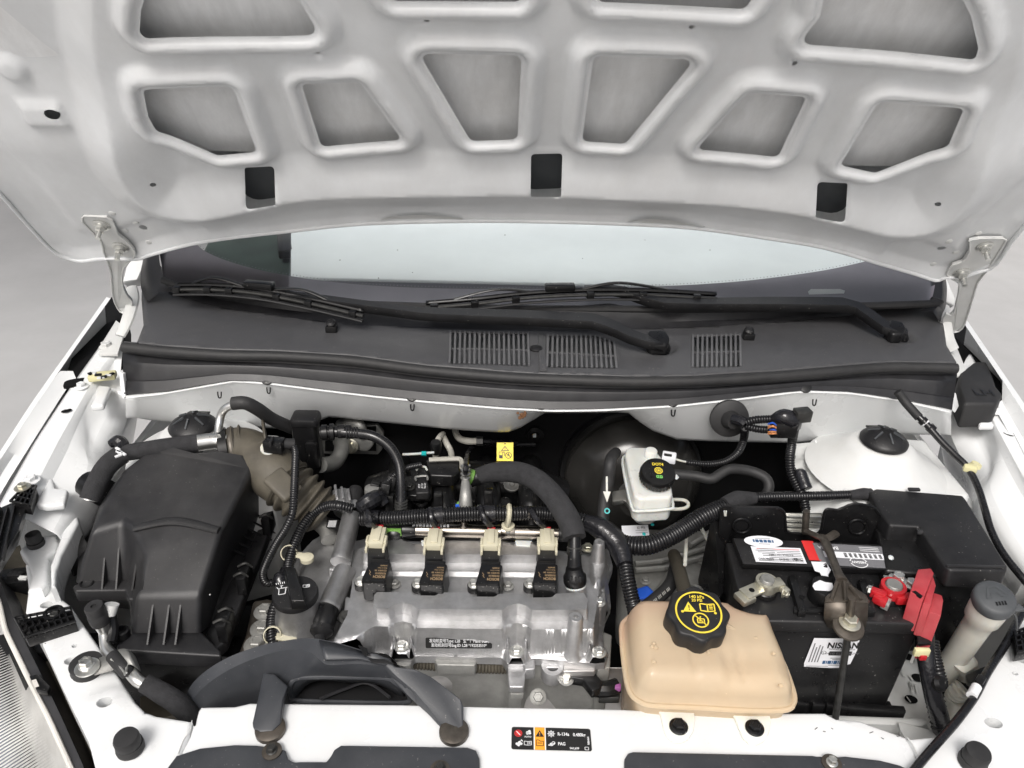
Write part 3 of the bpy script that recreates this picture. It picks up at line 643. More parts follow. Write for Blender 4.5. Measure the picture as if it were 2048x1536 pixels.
# ================================================================== fenders and inner rails
def fender(name, label, lines, blackpx, cat='fender'):
    t = thing(name, label, cat, lines[1][len(lines[1])//2])
    MB().loft([catmull(lerp_line(q, 14), 3) for q in lines]).build('panel', 'white', t, sharp=50, recalc=False)
    return t
def outer(cr, sx): c = L(cr); return [[p+Vector((sx*.05, 0, -.40)) for p in c], [p+Vector((sx*.022, 0, -.10)) for p in c], [p+Vector((sx*.007, 0, -.012)) for p in c]]
LC = [(-40, 966, .938), (0, 903, .955), (60, 810, .98), (102, 750, .997), (145, 690, 1.015), (213, 594, 1.045)]
LF2 = [(-32, 968, .938), (10, 905, .955), (70, 812, .98), (112, 752, .996), (153, 692, 1.014), (221, 597, 1.044)]
LF = [LC, LF2]
LFB = [LF2[:4]+[(120, 742, .998)], [(-18, 984, .921), (0, 952, .93), (60, 862, .96), (118, 782, .98), (143, 748, .99), (146, 742, .992)],
      [(-6, 1000, .915), (16, 962, .925), (75, 868, .955), (130, 782, .978), (148, 760, .985), (152, 757, .986)]]
LFl = outer(LC, -1)+[L(q) for q in LF]
fL = fender('fender', 'white fender edge along the left of the bay, beside the airbox', LFl, None)
MB().loft([catmull(lerp_line(L(q), 14), 3) for q in LFB]).build('flange', 'white', fL, sharp=50, recalc=False)
RC_ = [(2140, 960, .955), (2048, 806, .995), (1990, 722, 1.017), (1931, 636, 1.045)]
RF2 = [(2128, 962, .955), (2038, 810, .995), (1982, 727, 1.016), (1924, 641, 1.044)]
RF = [RC_, RF2]
RFB = [RF2[:2]+[(2005, 760, 1.008)], [(2125, 990, .93), (2048, 880, .96), (2010, 815, .98), (2004, 800, .985)],
      [(2110, 1000, .925), (2030, 888, .957), (1995, 825, .978), (1990, 810, .982)]]
fR = fender('fender', 'white fender edge along the right of the bay, beside the foam block', outer(RC_, 1)+[L(q) for q in RF], None)
MB().loft([catmull(lerp_line(L(q), 14), 3) for q in RFB]).build('flange', 'white', fR, sharp=50, recalc=False)
def rail(label, lines, w=26):
    t = thing('inner_rail', label, 'body rail', lines[2][len(lines[2])//2], 'inner body rails')
    MB().loft(lines, w).build('rail', 'white', t, sharp=30, recalc=False, sub=1, solid=.0015, off=-1)
    return t
RL = rail('white inner rail with bolts and holes on the left side of the bay', [
    L([(-14, 1030, .913), (0, 1002, .920), (70, 880, .952), (146, 765, .984), (200, 690, .999), (232, 640, 1.01)]),
    L([(46, 1036, .908), (60, 1010, .915), (125, 880, .950), (187, 766, .984), (225, 712, .999), (246, 680, 1.01)]),
    L([(50, 1040, .895), (64, 1014, .902), (129, 884, .937), (189, 772, .974), (226, 718, .990), (246, 690, 1.0)]),
    L([(113, 1070, .880), (160, 985, .896), (181, 958, .902), (184, 934, .908), (172, 908, .917), (175, 876, .925), (205, 820, .945), (222, 772, .965), (240, 765, .975)]),
    L([(116, 1072, .876), (164, 987, .892), (185, 958, .899), (188, 934, .905), (176, 908, .914), (179, 876, .922), (209, 820, .942), (227, 772, .962), (243, 765, .972)]),
    L([(140, 1120, .83), (196, 1040, .85), (215, 1000, .87), (225, 965, .885), (228, 935, .89), (238, 895, .905), (252, 860, .92), (266, 815, .94), (270, 800, .95)]),
    L([(150, 1160, .72), (206, 1080, .72), (225, 1040, .73), (240, 1000, .74), (246, 960, .75), (256, 920, .76), (266, 885, .79), (274, 840, .86), (276, 825, .88)])])
RR = rail('white inner rail with bolt and hole on the right side of the bay', [
    L([(2200, 1180, .905), (2100, 1010, .935), (2052, 910, .955), (2004, 815, .977), (1975, 765, .988), (1940, 700, 1.0)]),
    L([(2110, 1070, .915), (2048, 963, .937), (2005, 885, .958), (1963, 806, .978), (1945, 770, .987), (1925, 730, .998)]),
    L([(2106, 1074, .903), (2045, 968, .925), (2002, 889, .946), (1961, 811, .967), (1943, 776, .977), (1922, 740, .99)]),
    L([(2062, 1150, .872), (2048, 1125, .876), (2012, 1067, .886), (1987, 1023, .893), (1974, 994, .898), (1973, 970, .903), (1987, 945, .910), (1985, 926, .914), (1975, 901, .920), (1943, 840, .940), (1929, 809, .955), (1912, 800, .965)]),
    L([(2058, 1152, .868), (2044, 1127, .872), (2008, 1069, .882), (1983, 1025, .889), (1970, 995, .894), (1969, 970, .899), (1983, 945, .906), (1981, 926, .910), (1971, 901, .916), (1939, 842, .936), (1925, 811, .951), (1909, 802, .962)]),
    L([(2030, 1190, .82), (2016, 1165, .83), (1985, 1110, .85), (1965, 1070, .86), (1950, 1040, .87), (1945, 1010, .88), (1948, 985, .885), (1945, 960, .89), (1925, 925, .90), (1900, 880, .92), (1892, 840, .945), (1885, 825, .955)]),
    L([(2015, 1230, .72), (1995, 1205, .72), (1965, 1160, .72), (1948, 1120, .72), (1935, 1080, .73), (1930, 1050, .74), (1930, 1030, .75), (1925, 1010, .75), (1905, 970, .76), (1885, 930, .79), (1880, 880, .86), (1876, 850, .9)])])
def bolt_on(par, u, v, z, r, m='white', n=(0, 0, 1), name='bolt', washer=1.6): return MB().hexbolt(P(u, v, z), n, r, washer=washer).build(name, m, par)
bolt_on(RL, 163, 774, .981, .0075); bolt_on(RL, 62, 962, .930, .0085)
bolt_on(RR, 1988, 822, .9755, .0085)
def holepatch(par, u, v, z, rx, ry=None, n=(0, 0, 1), rot=0):
    # flat near-black disc on the sheet; the shade in the hole is its colour
    c = P(u, v, z); x, y, zz = axes(n, (math.cos(rot), math.sin(rot), 0)); ry = ry or rx
    pts = [c+x*rx*math.cos(t)+y*ry*math.sin(t)+zz*.0006 for t in np.linspace(0, 2*math.pi, 20, endpoint=False)]
    return MB().add(pts, [tuple(range(20))]).build('hole', 'dark_void', par, flat=True)
holepatch(RL, 133, 822, .968, .0085, .006, rot=.6); holepatch(RR, 2017, 868, .9625, .009, .006, rot=-.9)
# raised pads pressed in the rails
for par, px, z in ((RL, [(70, 1008), (102, 945), (108, 975), (136, 978), (128, 1008), (90, 1012)], .915), (RL, [(186, 800), (196, 770), (222, 772), (206, 810), (180, 812)], .974), (RR, [(1950, 820), (1968, 815), (1990, 850), (1960, 850)], .966)):
    MB().prism(L(px, z+.004), (0, 0, -.012)).build('pad', 'white', par, bevel=.004, seg=3)
# near-black blocks standing in for the shade in the gaps between fender and rail
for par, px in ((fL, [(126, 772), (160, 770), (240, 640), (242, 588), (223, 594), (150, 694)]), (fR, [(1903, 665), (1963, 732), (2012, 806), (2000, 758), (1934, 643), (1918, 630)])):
    q = L(px, .986); MB().prism(q, (0, 0, -.1)).build('gap_shade', 'dark_void', par)
# worn sealer patch
mb = MB().box(P(205, 752, .993), (.045, .020, .012), X=(1, .25, 0)); mb.build('sealer_block', 'yellowed', RL, bevel=.003)
for k in range(7):
    q = P(178+k*8+random.uniform(-3, 3), 752+random.uniform(-6, 5), 1.0); MB().box(q, (random.uniform(.006, .013), random.uniform(.004, .008), .003), X=(1, random.uniform(-1, 1), 0)).build('sealer_flake', 'white_dusty' if k % 2 else 'black', RL, bevel=.0008)
# foam block
fo = thing('foam_block', 'black foam block embossed LH wedged beside the right hinge', 'foam block', P(1960, 770, .99))
top = L([(1920, 745), (1949, 722), (1974, 722), (1988, 756), (1993, 772), (2006, 787), (1994, 806), (1930, 806), (1916, 772)], 1.008)
MB().hull(top, [p+Vector((0, -.004, -.05)) for p in top]).build('block', 'rubber', fo, bevel=.006, seg=3)
text('LH', .030, P(1968, 785, 1.0092), (1, -.08, 0), (.1, 1, 0), 'black', fo, bold=.02)

roof_mb = MB(); roof_mb.box((-3.22, 2.6, 4.6), (3.5, 3.6, .16)); o = roof_mb.build('unseen_roof', 'cowl_dark'); o['kind'] = 'structure'  # unseen dark roof, added to darken the reflection at the windshield's left
roof_mb = MB(); roof_mb.box((-4.2, 4.2, 2.26), (.12, .12, 4.52)); o = roof_mb.build('unseen_roof_post', 'cowl_dark'); o['kind'] = 'structure'  # unseen post, added only to carry that roof
# ================================================================== radiator support
def slab(par, name, px, z, depth, m, holes=(), r=.005, grid=.010, extra=None, label=None, curve=0):
    pts = [tuple(P(*q, z))[:2] for q in px]
    if curve: pts = [(a, b) for a, b, _ in catmull([(a, b, 0) for a, b in pts], curve, True)]
    pts = dens(pts, grid); hs = []
    for h in holes:
        c = P(h[0], h[1], z); rx = h[2]; ry = h[3] if len(h) > 3 else rx
        hs.append([(c.x+rx*math.cos(t), c.y+ry*math.sin(t)) for t in np.linspace(0, 2*math.pi, 22, endpoint=False)]); hs[-1] = dens(hs[-1], grid)
    rings = [offset_poly(pts, -r*k) for k in (.08, .3, .6, 1.0)]
    O = Vector((0, 0, z))
    def hf(X, Y):
        e = np.clip(-sdf(X, Y, pts), 0, r); h = -(r-np.sqrt(np.maximum(0, r*r-(r-e)**2)))
        if extra: h = h+extra(X, Y)
        return h
    mb = panel(pts, hs, grid, rings, (O, (1, 0, 0), (0, 1, 0), (0, 0, 1)), hf)
    for ring, d0, d1 in [(pts, -r, -depth)]+[(h, 0, -.034) for h in hs]:
        A = [Vector((p[0], p[1], z+d0+(float(extra(np.array([p[0]]), np.array([p[1]]))[0]) if extra else 0))) for p in ring]; B_ = [Vector((p[0], p[1], z+d1)) for p in ring]
        mb.loft([A, B_], closed=True)
    for h in hs: mb.add([Vector((p[0], p[1], z-.0119)) for p in h], [tuple(range(len(h)))]) if False else None
    o = mb.build(name, m, par, sharp=50, merge=1e-5, label=label)
    for h in hs:
        MB().add([Vector((p[0], p[1], z-.033)) for p in h], [tuple(range(len(h)))]).build('hole', 'dark_void', par, flat=True)
    return o
def bumps(lst, z):
    L_ = [(P(u, v, z), r0, r1, h) for u, v, r0, r1, h in lst]
    def f(X, Y):
        out = np.zeros(X.shape)
        for c, r0, r1, h in L_: out = out+h*(1-sstep(r0, r1, np.hypot(X-c.x, Y-c.y)))
        return out
    return f
rs = thing('radiator_support', 'glossy white radiator support frame across the front of the bay', 'radiator support', P(1090, 1450, .84))
ZR = .845
slab(rs, 'side_arm', [(70, 1075), (116, 1066), (150, 1034), (130, 1085), (112, 1131), (111, 1166), (124, 1196), (141, 1210), (173, 1256), (205, 1302), (238, 1352), (270, 1402), (288, 1420), (312, 1430), (384, 1441), (378, 1470), (364, 1500), (350, 1565), (197, 1565), (176, 1481), (123, 1372), (79, 1276), (50, 1222), (56, 1176), (50, 1130)], ZR, .05, 'white',
     [(94, 1213, .0085, .0065), (149, 1292, .0038, .003), (140, 1322, .0075, .006), (211, 1411, .0095, .0075)], extra=bumps([(211, 1411, .014, .034, .006), (262, 1497, .016, .026, .004), (94, 1213, .012, .02, .003), (172, 1345, .012, .024, .003)], ZR))
slab(rs, 'crossbeam', [(385, 1447), (389, 1449), (396, 1420), (402, 1412), (470, 1411), (500, 1404), (800, 1407), (1000, 1412), (1240, 1416), (1400, 1424), (1650, 1424), (1672, 1436), (1720, 1440), (1752, 1452), (1764, 1456), (1814, 1474), (1828, 1500), (1843, 1540), (1843, 1600), (346, 1600), (363, 1503), (379, 1472)], ZR-.002, .05, 'white')
slab(rs, 'side_arm', [(1817, 1476), (1876, 1471), (1900, 1440), (1935, 1396), (1975, 1330), (2010, 1270), (2048, 1212), (2110, 1120), (2150, 1230), (2110, 1400), (2075, 1500), (2045, 1600), (1847, 1600), (1845, 1535), (1830, 1500)], ZR, .05, 'white',
     [(1987, 1446, .011, .0075), (2046, 1320, .008, .006), (2030, 1347, .004, .003)], extra=bumps([(1943, 1525, .016, .026, .004)], ZR))
# raised latch bracket on the left arm
slab(rs, 'bracket', [(38, 1100), (52, 1084), (84, 1068), (110, 1070), (118, 1084), (112, 1100), (97, 1112), (93, 1165), (84, 1180), (54, 1181), (62, 1150), (54, 1122)], ZR+.016, .02, 'white', r=.006, grid=.005)
slab(rs, 'flange_lip', [(143, 1020), (155, 1026), (157, 1044), (124, 1108), (113, 1140), (111, 1172), (101, 1176), (100, 1130), (116, 1086), (132, 1044)], ZR+.030, .04, 'white', r=.005, grid=.005)
# hairline seams in the sealer
for px in ([(384, 1441), (380, 1462), (370, 1475), (362, 1492), (356, 1508)], [(1815, 1475), (1826, 1490), (1832, 1504), (1840, 1518), (1846, 1534)]):
    MB().tube(L(px, ZR+.0002), .0006, 5).build('sealer_crack', 'hinge_paint', rs)
# scuffs
for k in range(9):
    u, v = random.choice([(1770, 1462), (1790, 1470), (100, 1290), (1660, 1460)]); q = P(u+random.gauss(0, 14), v+random.gauss(0, 5), ZR-.0014 if u > 1000 else ZR+.0005)
    MB().box(q, (random.uniform(.001, .006), .0008, .0003), X=(1, random.uniform(-1, 1), 0)).build('scuff', 'bolt_dark', rs, flat=True)
def bump_stop(u, v, label, r=.0155):
    c = P(u, v, ZR+.003); t = thing('bump_stop', label, 'bump stop', c, 'rubber hood bump stops')
    MB().lathe(c, (0, 0, 1), [(r*.85, -.002), (r, .001), (r*1.03, .005), (r*.98, .009), (r*.98, .011)], 28).build('base', 'rubber', t)
    MB().lathe(c, (.0, -.06, 1), [(r*.90, .010), (r*.93, .0125), (r*.93, .022), (r*.85, .0255), (r*.5, .0262), (.0005, .0262)], 28).build('pad', 'rubber', t, sharp=45)
bump_stop(262, 1499, 'round black rubber bump stop at the lower left of the white frame')
bump_stop(1943, 1527, 'round black rubber bump stop at the lower right of the white frame')
c = P(73, 1090, ZR+.016)
t = thing('bump_stop', 'small black rubber bump stop on the white bracket above the left headlight', 'bump stop', c, 'rubber hood bump stops')
MB().lathe(c, (0, 0, 1), [(.0118, 0), (.0125, .003), (.0122, .008)], 24).build('base', 'rubber', t)
MB().lathe(c, (-.1, .1, 1), [(.0112, .007), (.0112, .018), (.010, .021), (.0005, .0218)], 24).build('pad', 'rubber', t, sharp=45)
# ------------------------------------------------------------------ trim panels at the bottom edge
def trim(label, px, bolts):
    t = thing('grille_trim', label, 'trim panel', P(*px[4], ZR+.008), 'plastic trim panels at the front edge')
    slab(t, 'panel', px, ZR+.007, .012, 'duct', r=.003, extra=bumps([(u, v, .012, .018, -.003) for u, v in bolts], ZR+.007))
    for u, v in bolts:
        c = P(u, v, ZR+.0045)
        MB().lathe(c, (0, 0, 1), [(.0115, 0), (.0115, .0016), (.0085, .0022)], 24).build('washer', 'steel_worn', t)
        MB().hexbolt(c+Vector((0, 0, .002)), (0, 0, 1), .0052, .006, washer=1.3).build('bolt', 'zinc' if u > 1000 else 'bolt_dark', t)
trim('left dark grey plastic trim with a notch, along the bottom edge under the intake duct', [(300, 1610), (330, 1540), (352, 1510), (400, 1495), (470, 1488), (555, 1490), (570, 1497), (576, 1516), (585, 1522), (652, 1522), (661, 1511), (668, 1498), (682, 1489), (935, 1493), (952, 1499), (959, 1515), (961, 1610)], [(544, 1503), (880, 1540)])
trim('right dark grey plastic trim along the bottom edge under the coolant tank', [(1249, 1610), (1249, 1516), (1256, 1505), (1266, 1502), (1690, 1511), (1760, 1519), (1800, 1529), (1840, 1548), (1850, 1610)], [(1663, 1527)])
# ------------------------------------------------------------------ stickers
class Face:
    """a flat face: origin at its centre, X along the reading direction, Y up the reading direction"""
    def __init__(s, tl, tr, bl, lift=0):
        tl, tr, bl = Vector(tl), Vector(tr), Vector(bl)
        s.X = (tr-tl).normalized(); d = (tl-bl); s.w = (tr-tl).length
        s.N = s.X.cross(d).normalized(); s.Y = s.N.cross(s.X); s.h = d.dot(s.Y); s.C = (tr+bl)/2 + s.N*lift
    def p(s, x, y, l=0): return s.C+s.X*(x*s.w/2)+s.Y*(y*s.h/2)+s.N*l
    def rect(s, par, x0, y0, x1, y1, m, l=.0003, r=0, name='print'):
        q = [(x0*s.w/2, y0*s.h/2), (x1*s.w/2, y0*s.h/2), (x1*s.w/2, y1*s.h/2), (x0*s.w/2, y1*s.h/2)]
        if r: q = round_poly(q, r, 4)
        return MB().add([s.C+s.X*a+s.Y*b+s.N*l for a, b in q], [tuple(range(len(q)))]).build(name, m, par, flat=True, recalc=False)
    def poly(s, par, pts, m, l=.0005, name='print'):
        return MB().add([s.p(a, b, l) for a, b in pts], [tuple(range(len(pts)))]).build(name, m, par, flat=True, recalc=False)
    def lines(s, par, segs, wd, m, l=.0005, name='print'):
        mb = MB()
        for (a, b), (c, d) in segs:
            A, B_ = s.p(a, b, l), s.p(c, d, l); t = (B_-A)
            if t.length < 1e-7: continue
            n = s.N.cross(t.normalized())*wd/2; mb.add([A-n, B_-n, B_+n, A+n], [(0, 1, 2, 3)])
        return mb.build(name, m, par, flat=True, recalc=False)
    def ring(s, par, x, y, r, wd, m, l=.0005, n=28, asp=1):
        c = s.p(x, y, l); vs = []
        for k in range(n):
            d = s.X*math.cos(2*math.pi*k/n)+s.Y*math.sin(2*math.pi*k/n)*asp; vs += [c+d*r, c+d*(r-wd)]
        return MB().add(vs, [(2*k, 2*((k+1) % n), 2*((k+1) % n)+1, 2*k+1) for k in range(n)]).build('print', m, par, flat=True, recalc=False)
    def disc(s, par, x, y, r, m, l=.0005, n=24):
        c = s.p(x, y, l); return MB().add([c+s.X*r*math.cos(2*math.pi*k/n)+s.Y*r*math.sin(2*math.pi*k/n) for k in range(n)], [tuple(range(n))]).build('print', m, par, flat=True, recalc=False)
    def text(s, par, body, x, y, size, m, l=.0006, ax='CENTER', bold=0, sx=1, rot=0):
        X, Y = s.X, s.Y
        if rot: X, Y = s.Y*rot, -s.X*rot
        return text(body, size, s.p(x, y, l), X, Y, m, par, ax=ax, bold=bold, sx=sx)
def tri(f, par, x, y, r, m, l=.0007, inner=None):
    k = f.w/f.h
    f.poly(par, [(x-r, y-r*k*.8), (x+r, y-r*k*.8), (x, y+r*k*.9)], m, l)
    if inner: f.text(par, '!', x, y-r*k*.18, r*f.w*.62, inner, l+.0003, bold=.02)
def book(f, par, x, y, rw, m, l=.0006, wd=.0007):
    k = f.w/f.h; h = rw*k*.62
    f.lines(par, [((x, y-h), (x, y+h)), ((x-rw, y-h*.8), (x, y-h)), ((x, y-h), (x+rw, y-h*.8)), ((x-rw, y+h), (x, y+h*.8)), ((x, y+h*.8), (x+rw, y+h)), ((x-rw, y-h*.8), (x-rw, y+h)), ((x+rw, y-h*.8), (x+rw, y+h))], wd, m, l)
    f.lines(par, [((x+rw*.25, y+h*q), (x+rw*.75, y+h*q)) for q in (-.3, .1, .5)], wd*.8, m, l)
al = thing('refrigerant_label', 'black and orange refrigerant warning label on the white crossbeam', 'label', P(1102, 1480, ZR))
f = Face(P(1022, 1454, ZR-.001), P(1179, 1458, ZR-.001), P(1024, 1499, ZR-.001), .0002)
f.rect(al, -1, -1, 1, 1, 'ink', .0002, r=.003, name='backing')
f.rect(al, -.43, -1, -.15, 1, 'orange_ink', .0005); f.lines(al, [((-.43, -1), (-.43, 1)), ((-.15, -1), (-.15, 1))], .0012, 'white_ink', .0006)
tri(f, al, -.29, .42, .11, 'ink', .0008, 'orange_ink')
f.lines(al, [((-.38, -.65), (-.20, -.65)), ((-.38, -.65), (-.38, -.15)), ((-.20, -.65), (-.20, -.25)), ((-.38, -.15), (-.31, -.15)), ((-.31, -.15), (-.29, -.25)), ((-.29, -.25), (-.20, -.25)), ((-.35, -.42), (-.23, -.42))], .0009, 'ink', .0008)
f.ring(al, -.83, .42, .0048, .0010, 'red_ink'); f.disc(al, -.83, .42, .0032, 'red_ink'); f.lines(al, [((-.88, .60), (-.78, .24))], .0010, 'white_ink', .0008)
for sx_, sy_ in ((-.62, .52), (-.57, .62), (-.62, .42), (-.56, .45)): f.disc(al, sx_+.02, sy_, .0017, 'white_ink')
f.text(al, 'AUTO', -.59, .12, .0030, 'white_ink', bold=.02)
for sx_, sy_ in ((-.86, -.52), (-.80, -.40), (-.82, -.62), (-.76, -.50)): f.disc(al, sx_, sy_, .0018, 'white_ink')
f.lines(al, [((-.80, -.3), (-.72, -.2)), ((-.76, -.12), (-.72, -.3))], .0008, 'white_ink')
book(f, al, -.59, -.45, .09, 'white_ink')
for k in range(4):
    a = math.pi*k/4; dx, dy = .10*math.cos(a), .10*math.sin(a)*f.w/f.h; f.lines(al, [((0-dx, .45-dy), (dx, .45+dy))], .0009, 'white_ink')
f.ring(al, 0, .45, .0036, .0009, 'white_ink')
f.text(al, 'R-134a', .16, .42, .0062, 'white_ink', ax='LEFT', bold=.02, sx=.8); f.text(al, '0.480kg', .55, .40, .0062, 'white_ink', ax='LEFT', bold=.02, sx=.78)
f.disc(al, .0, -.50, .0022, 'white_ink'); f.lines(al, [((-.08, -.55), (.0, -.62)), ((.02, -.5), (.09, -.35))], .0012, 'white_ink')
f.ring(al, .05, -.38, .0022, .0007, 'white_ink')
f.text(al, 'PAG', .16, -.44, .0060, 'white_ink', ax='LEFT', bold=.02, sx=.8); f.text(al, 'SAE J639', .45, -.80, .0036, 'white_ink', ax='LEFT', bold=.02, sx=.85)
f.lines(al, [((.83, -.9), (.92, -.9)), ((.92, -.9), (.92, -.66)), ((.92, -.66), (.83, -.66)), ((.83, -.66), (.83, -.9))], .0006, 'white_ink'); f.text(al, '96864644', .93, -.1, .0034, 'white_ink', bold=.02, sx=.8, rot=1)
# ------------------------------------------------------------------ headlight and its bracket
hl = thing('headlight', 'ribbed clear headlight lens at the lower left corner', 'headlight', P(20, 1400, .76))
mt = mat('lens', (.56, .56, .555), .16, var=.14, nscale=14, coat=.6, trans=.45)
mat('reflector', (.70, .695, .68), .36, metal=.5, var=.3, nscale=9)
mt2 = mat('lens_rim', (.62, .60, .56), .3, var=.1)
inn = lerp_line(L([(-40, 1120, .83), (0, 1200, .82), (16, 1265, .80), (58, 1350, .785), (104, 1440, .77), (150, 1540, .755), (170, 1600, .75)]), 420)
outl = lerp_line([Vector((-1.0, .93, .70)), Vector((-.95, .80, .66)), Vector((-.88, .68, .62)), Vector((-.78, .52, .58)), Vector((-.70, .40, .55))], 420)
rows = []
for k in range(21):
    t = k/20; row = []
    for i, (a, b) in enumerate(zip(inn, outl)):
        p = a.lerp(b, t)+Vector((-.3, -.35, .9)).normalized()*(.045*math.sin(math.pi*min(1, t*1.05))); 
        if .12 < t < .92: p = p+Vector((-.2, -.3, .9))*(.00035*math.sin(i*1.57))
        row.append(p)
    rows.append(row)
MB().loft(rows).build('lens', 'lens_glass', hl, sharp=80, recalc=False)
rr_ = []
for k in range(9):
    t = k/8; rr_.append([a.lerp(b, t)+Vector((.05, .03, -.05))*math.sin(math.pi*min(1, t*.9+.05))+Vector((0, 0, .004*(k % 2))) for a, b in zip(inn[::10], outl[::10])])
MB().loft(rr_).build('reflector', 'reflector', hl, sharp=30, recalc=False)
bez = [p.lerp(q, .012)+Vector((0, 0, .004)) for p, q in zip(inn, outl)]
MB().tube(bez[::20], .0035, 8, smooth=3).build('rim', 'lens_rim', hl)
hs_ = L([(-40, 1090, .825), (6, 1178, .815), (30, 1245, .80), (80, 1345, .785), (125, 1440, .77), (170, 1540, .755), (190, 1600, .75)])
MB().loft([[p+Vector((0, 0, .001)) for p in lerp_line(inn[::20], 40)], lerp_line([p+Vector((0, 0, .006)) for p in hs_], 40), lerp_line([p+Vector((.012, .006, -.03)) for p in hs_], 40)]).build('housing_edge', 'cowl_dark', hl, sharp=20, recalc=False)
MB().prism([P(u, v, .795) for u, v in ((58, 1352), (75, 1348), (100, 1372), (94, 1384), (72, 1378))], (0, 0, -.01)).build('clip', 'black', hl, bevel=.001)
MB().prism(L([(63, 1361), (72, 1358), (78, 1372), (69, 1375)], .7956), (0, 0, -.004)).build('clip_window', 'lens_rim', hl)
MB().loft([[p+Vector((.012, .006, -.03)) for p in hs_], L([(40, 1090, .77), (70, 1180, .77), (95, 1290, .765), (150, 1400, .755), (195, 1500, .745), (207, 1560, .74), (217, 1600, .74)])]).build('wheel_side_liner', 'rubber_brown', hl, recalc=False)
hb = thing('headlight', 'dark edge of the headlight housing at the lower right corner', 'headlight', P(2040, 1480, .8))
e = L([(2048, 1418, .80), (2035, 1480, .79), (2012, 1540, .78), (1990, 1610, .77)])
MB().loft([[p for p in e], [p+Vector((.03, .01, -.01)) for p in e], [p+Vector((.2, -.1, -.12)) for p in e]]).build('housing_edge', 'cowl_dark', hb, recalc=False)
def lattice(t, px, z, cells, m='black'):
    """honeycomb-backed bracket: slab with raised rim and crossing ribs"""
    q = L(px, z); MB().prism([p+Vector((0, 0, -.006)) for p in q], (0, 0, -.016)).build('base', m, t, bevel=.0015)
    rim = [p for p in q]; MB().tube([p+Vector((0, 0, -.002)) for p in rim+[rim[0]]], .0022, 6, smooth=0).build('rim', m, t)
    a, b, c, d = q[0], q[1], q[2], q[3]
    for i in range(1, cells[0]):
        s = i/cells[0]; p0, p1 = a.lerp(b, s), d.lerp(c, s); dv = p1-p0
        MB().box((p0+p1)/2+Vector((0, 0, -.003)), (dv.length, .0018, .007), X=dv).build('cross_rib', m, t, flat=True)
    for i in range(1, cells[1]):
        s = i/cells[1]; p0, p1 = a.lerp(d, s), b.lerp(c, s); dv = p1-p0
        MB().box((p0+p1)/2+Vector((0, 0, -.003)), (dv.length, .0018, .007), X=dv).build('long_rib', m, t, flat=True)
hb1 = thing('headlight_bracket', 'black latticed headlight bracket bolted across the white left arm', 'bracket', P(100, 1235, ZR+.02), 'latticed headlight brackets')
lattice(hb1, [(30, 1234), (140, 1213), (150, 1240), (50, 1272)], ZR+.022, (8, 3))
bolt_on(hb1, 110, 1233, ZR+.017, .006, 'bolt_dark'); MB().lathe(P(110, 1233, ZR+.014), (0, 0, 1), [(.013, 0), (.013, .009), (.010, .009), (.010, .003)], 24, cap=False).build('boss', 'black', hb1)
hb2 = thing('headlight_bracket', 'black latticed bracket with a zinc bolt at the far left, beside the fender', 'bracket', P(30, 990, .93), 'latticed headlight brackets')
lattice(hb2, [(20, 1000), (52, 966), (71, 970), (58, 1008)], .937, (4, 4))
MB().hull(L([(-10, 1020), (26, 1004), (54, 1010), (36, 1064), (-20, 1160)], .925), L([(-10, 1030), (26, 1014), (56, 1030), (36, 1090), (-20, 1180)], .88)).build('leg', 'black', hb2, bevel=.002)
for k in range(3):
    a, b = P(2+k*14, 1018-k*2, .928), P(-26+k*16, 1118, .928); MB().box((a+b)/2, ((b-a).length, .002, .008), X=b-a).build('leg_rib', 'black_matte', hb2)
bolt_on(hb2, 45, 975, .938, .0065, 'zinc_yellow', washer=1.8)
hb3 = thing('headlight_bracket', 'black latticed bracket cut off by the right edge of the photo', 'bracket', P(2046, 1270, ZR+.02), 'latticed headlight brackets')
lattice(hb3, [(2030, 1262), (2090, 1240), (2100, 1290), (2036, 1302)], ZR+.03, (6, 4))
hc = thing('headlight_connector', 'black wiring plug under the white arm at the far left', 'connector', P(30, 1170, .78))
MB().box(P(30, 1165, .79), (.05, .035, .03), X=(1, .2, 0)).build('plug', 'black', hc, bevel=.002)
for k in range(3): MB().box(P(22+k*9, 1150, .806), (.008, .01, .006)).build('latch', 'black_matte', hc, bevel=.001)
MB().box(P(46, 1156, .808), (.012, .006, .004)).build('clip', 'hinge_paint', hc)
# ================================================================== engine
eng = thing('engine', 'cast aluminium engine top with ribbed cam cover in the middle of the bay', 'engine', P(960, 1200, .88))
def terr(px, z, r=.004): 
    p = [tuple(P(*q, z))[:2] for q in px]; return [(a, b) for a, b in round_poly(p, r, 3)]
OUT = [(600, 1105), (625, 1078), (652, 1062), (690, 1060), (712, 1085), (770, 1071), (812, 1076), (833, 1082), (852, 1075), (1003, 1075), (1030, 1082), (1063, 1075), (1106, 1100), (1175, 1102), (1216, 1094), (1226, 1130), (1216, 1160), (1220, 1190), (1222, 1210), (1212, 1232), (1206, 1262), (1208, 1288), (1217, 1305), (1212, 1322), (1192, 1324), (1100, 1316), (1062, 1314), (1050, 1325), (1015, 1325), (1004, 1313), (830, 1309), (822, 1317), (788, 1317), (778, 1308), (735, 1312), (690, 1325), (640, 1345), (585, 1345), (540, 1322), (532, 1290), (545, 1250), (560, 1190), (580, 1140)]
ZF = .836
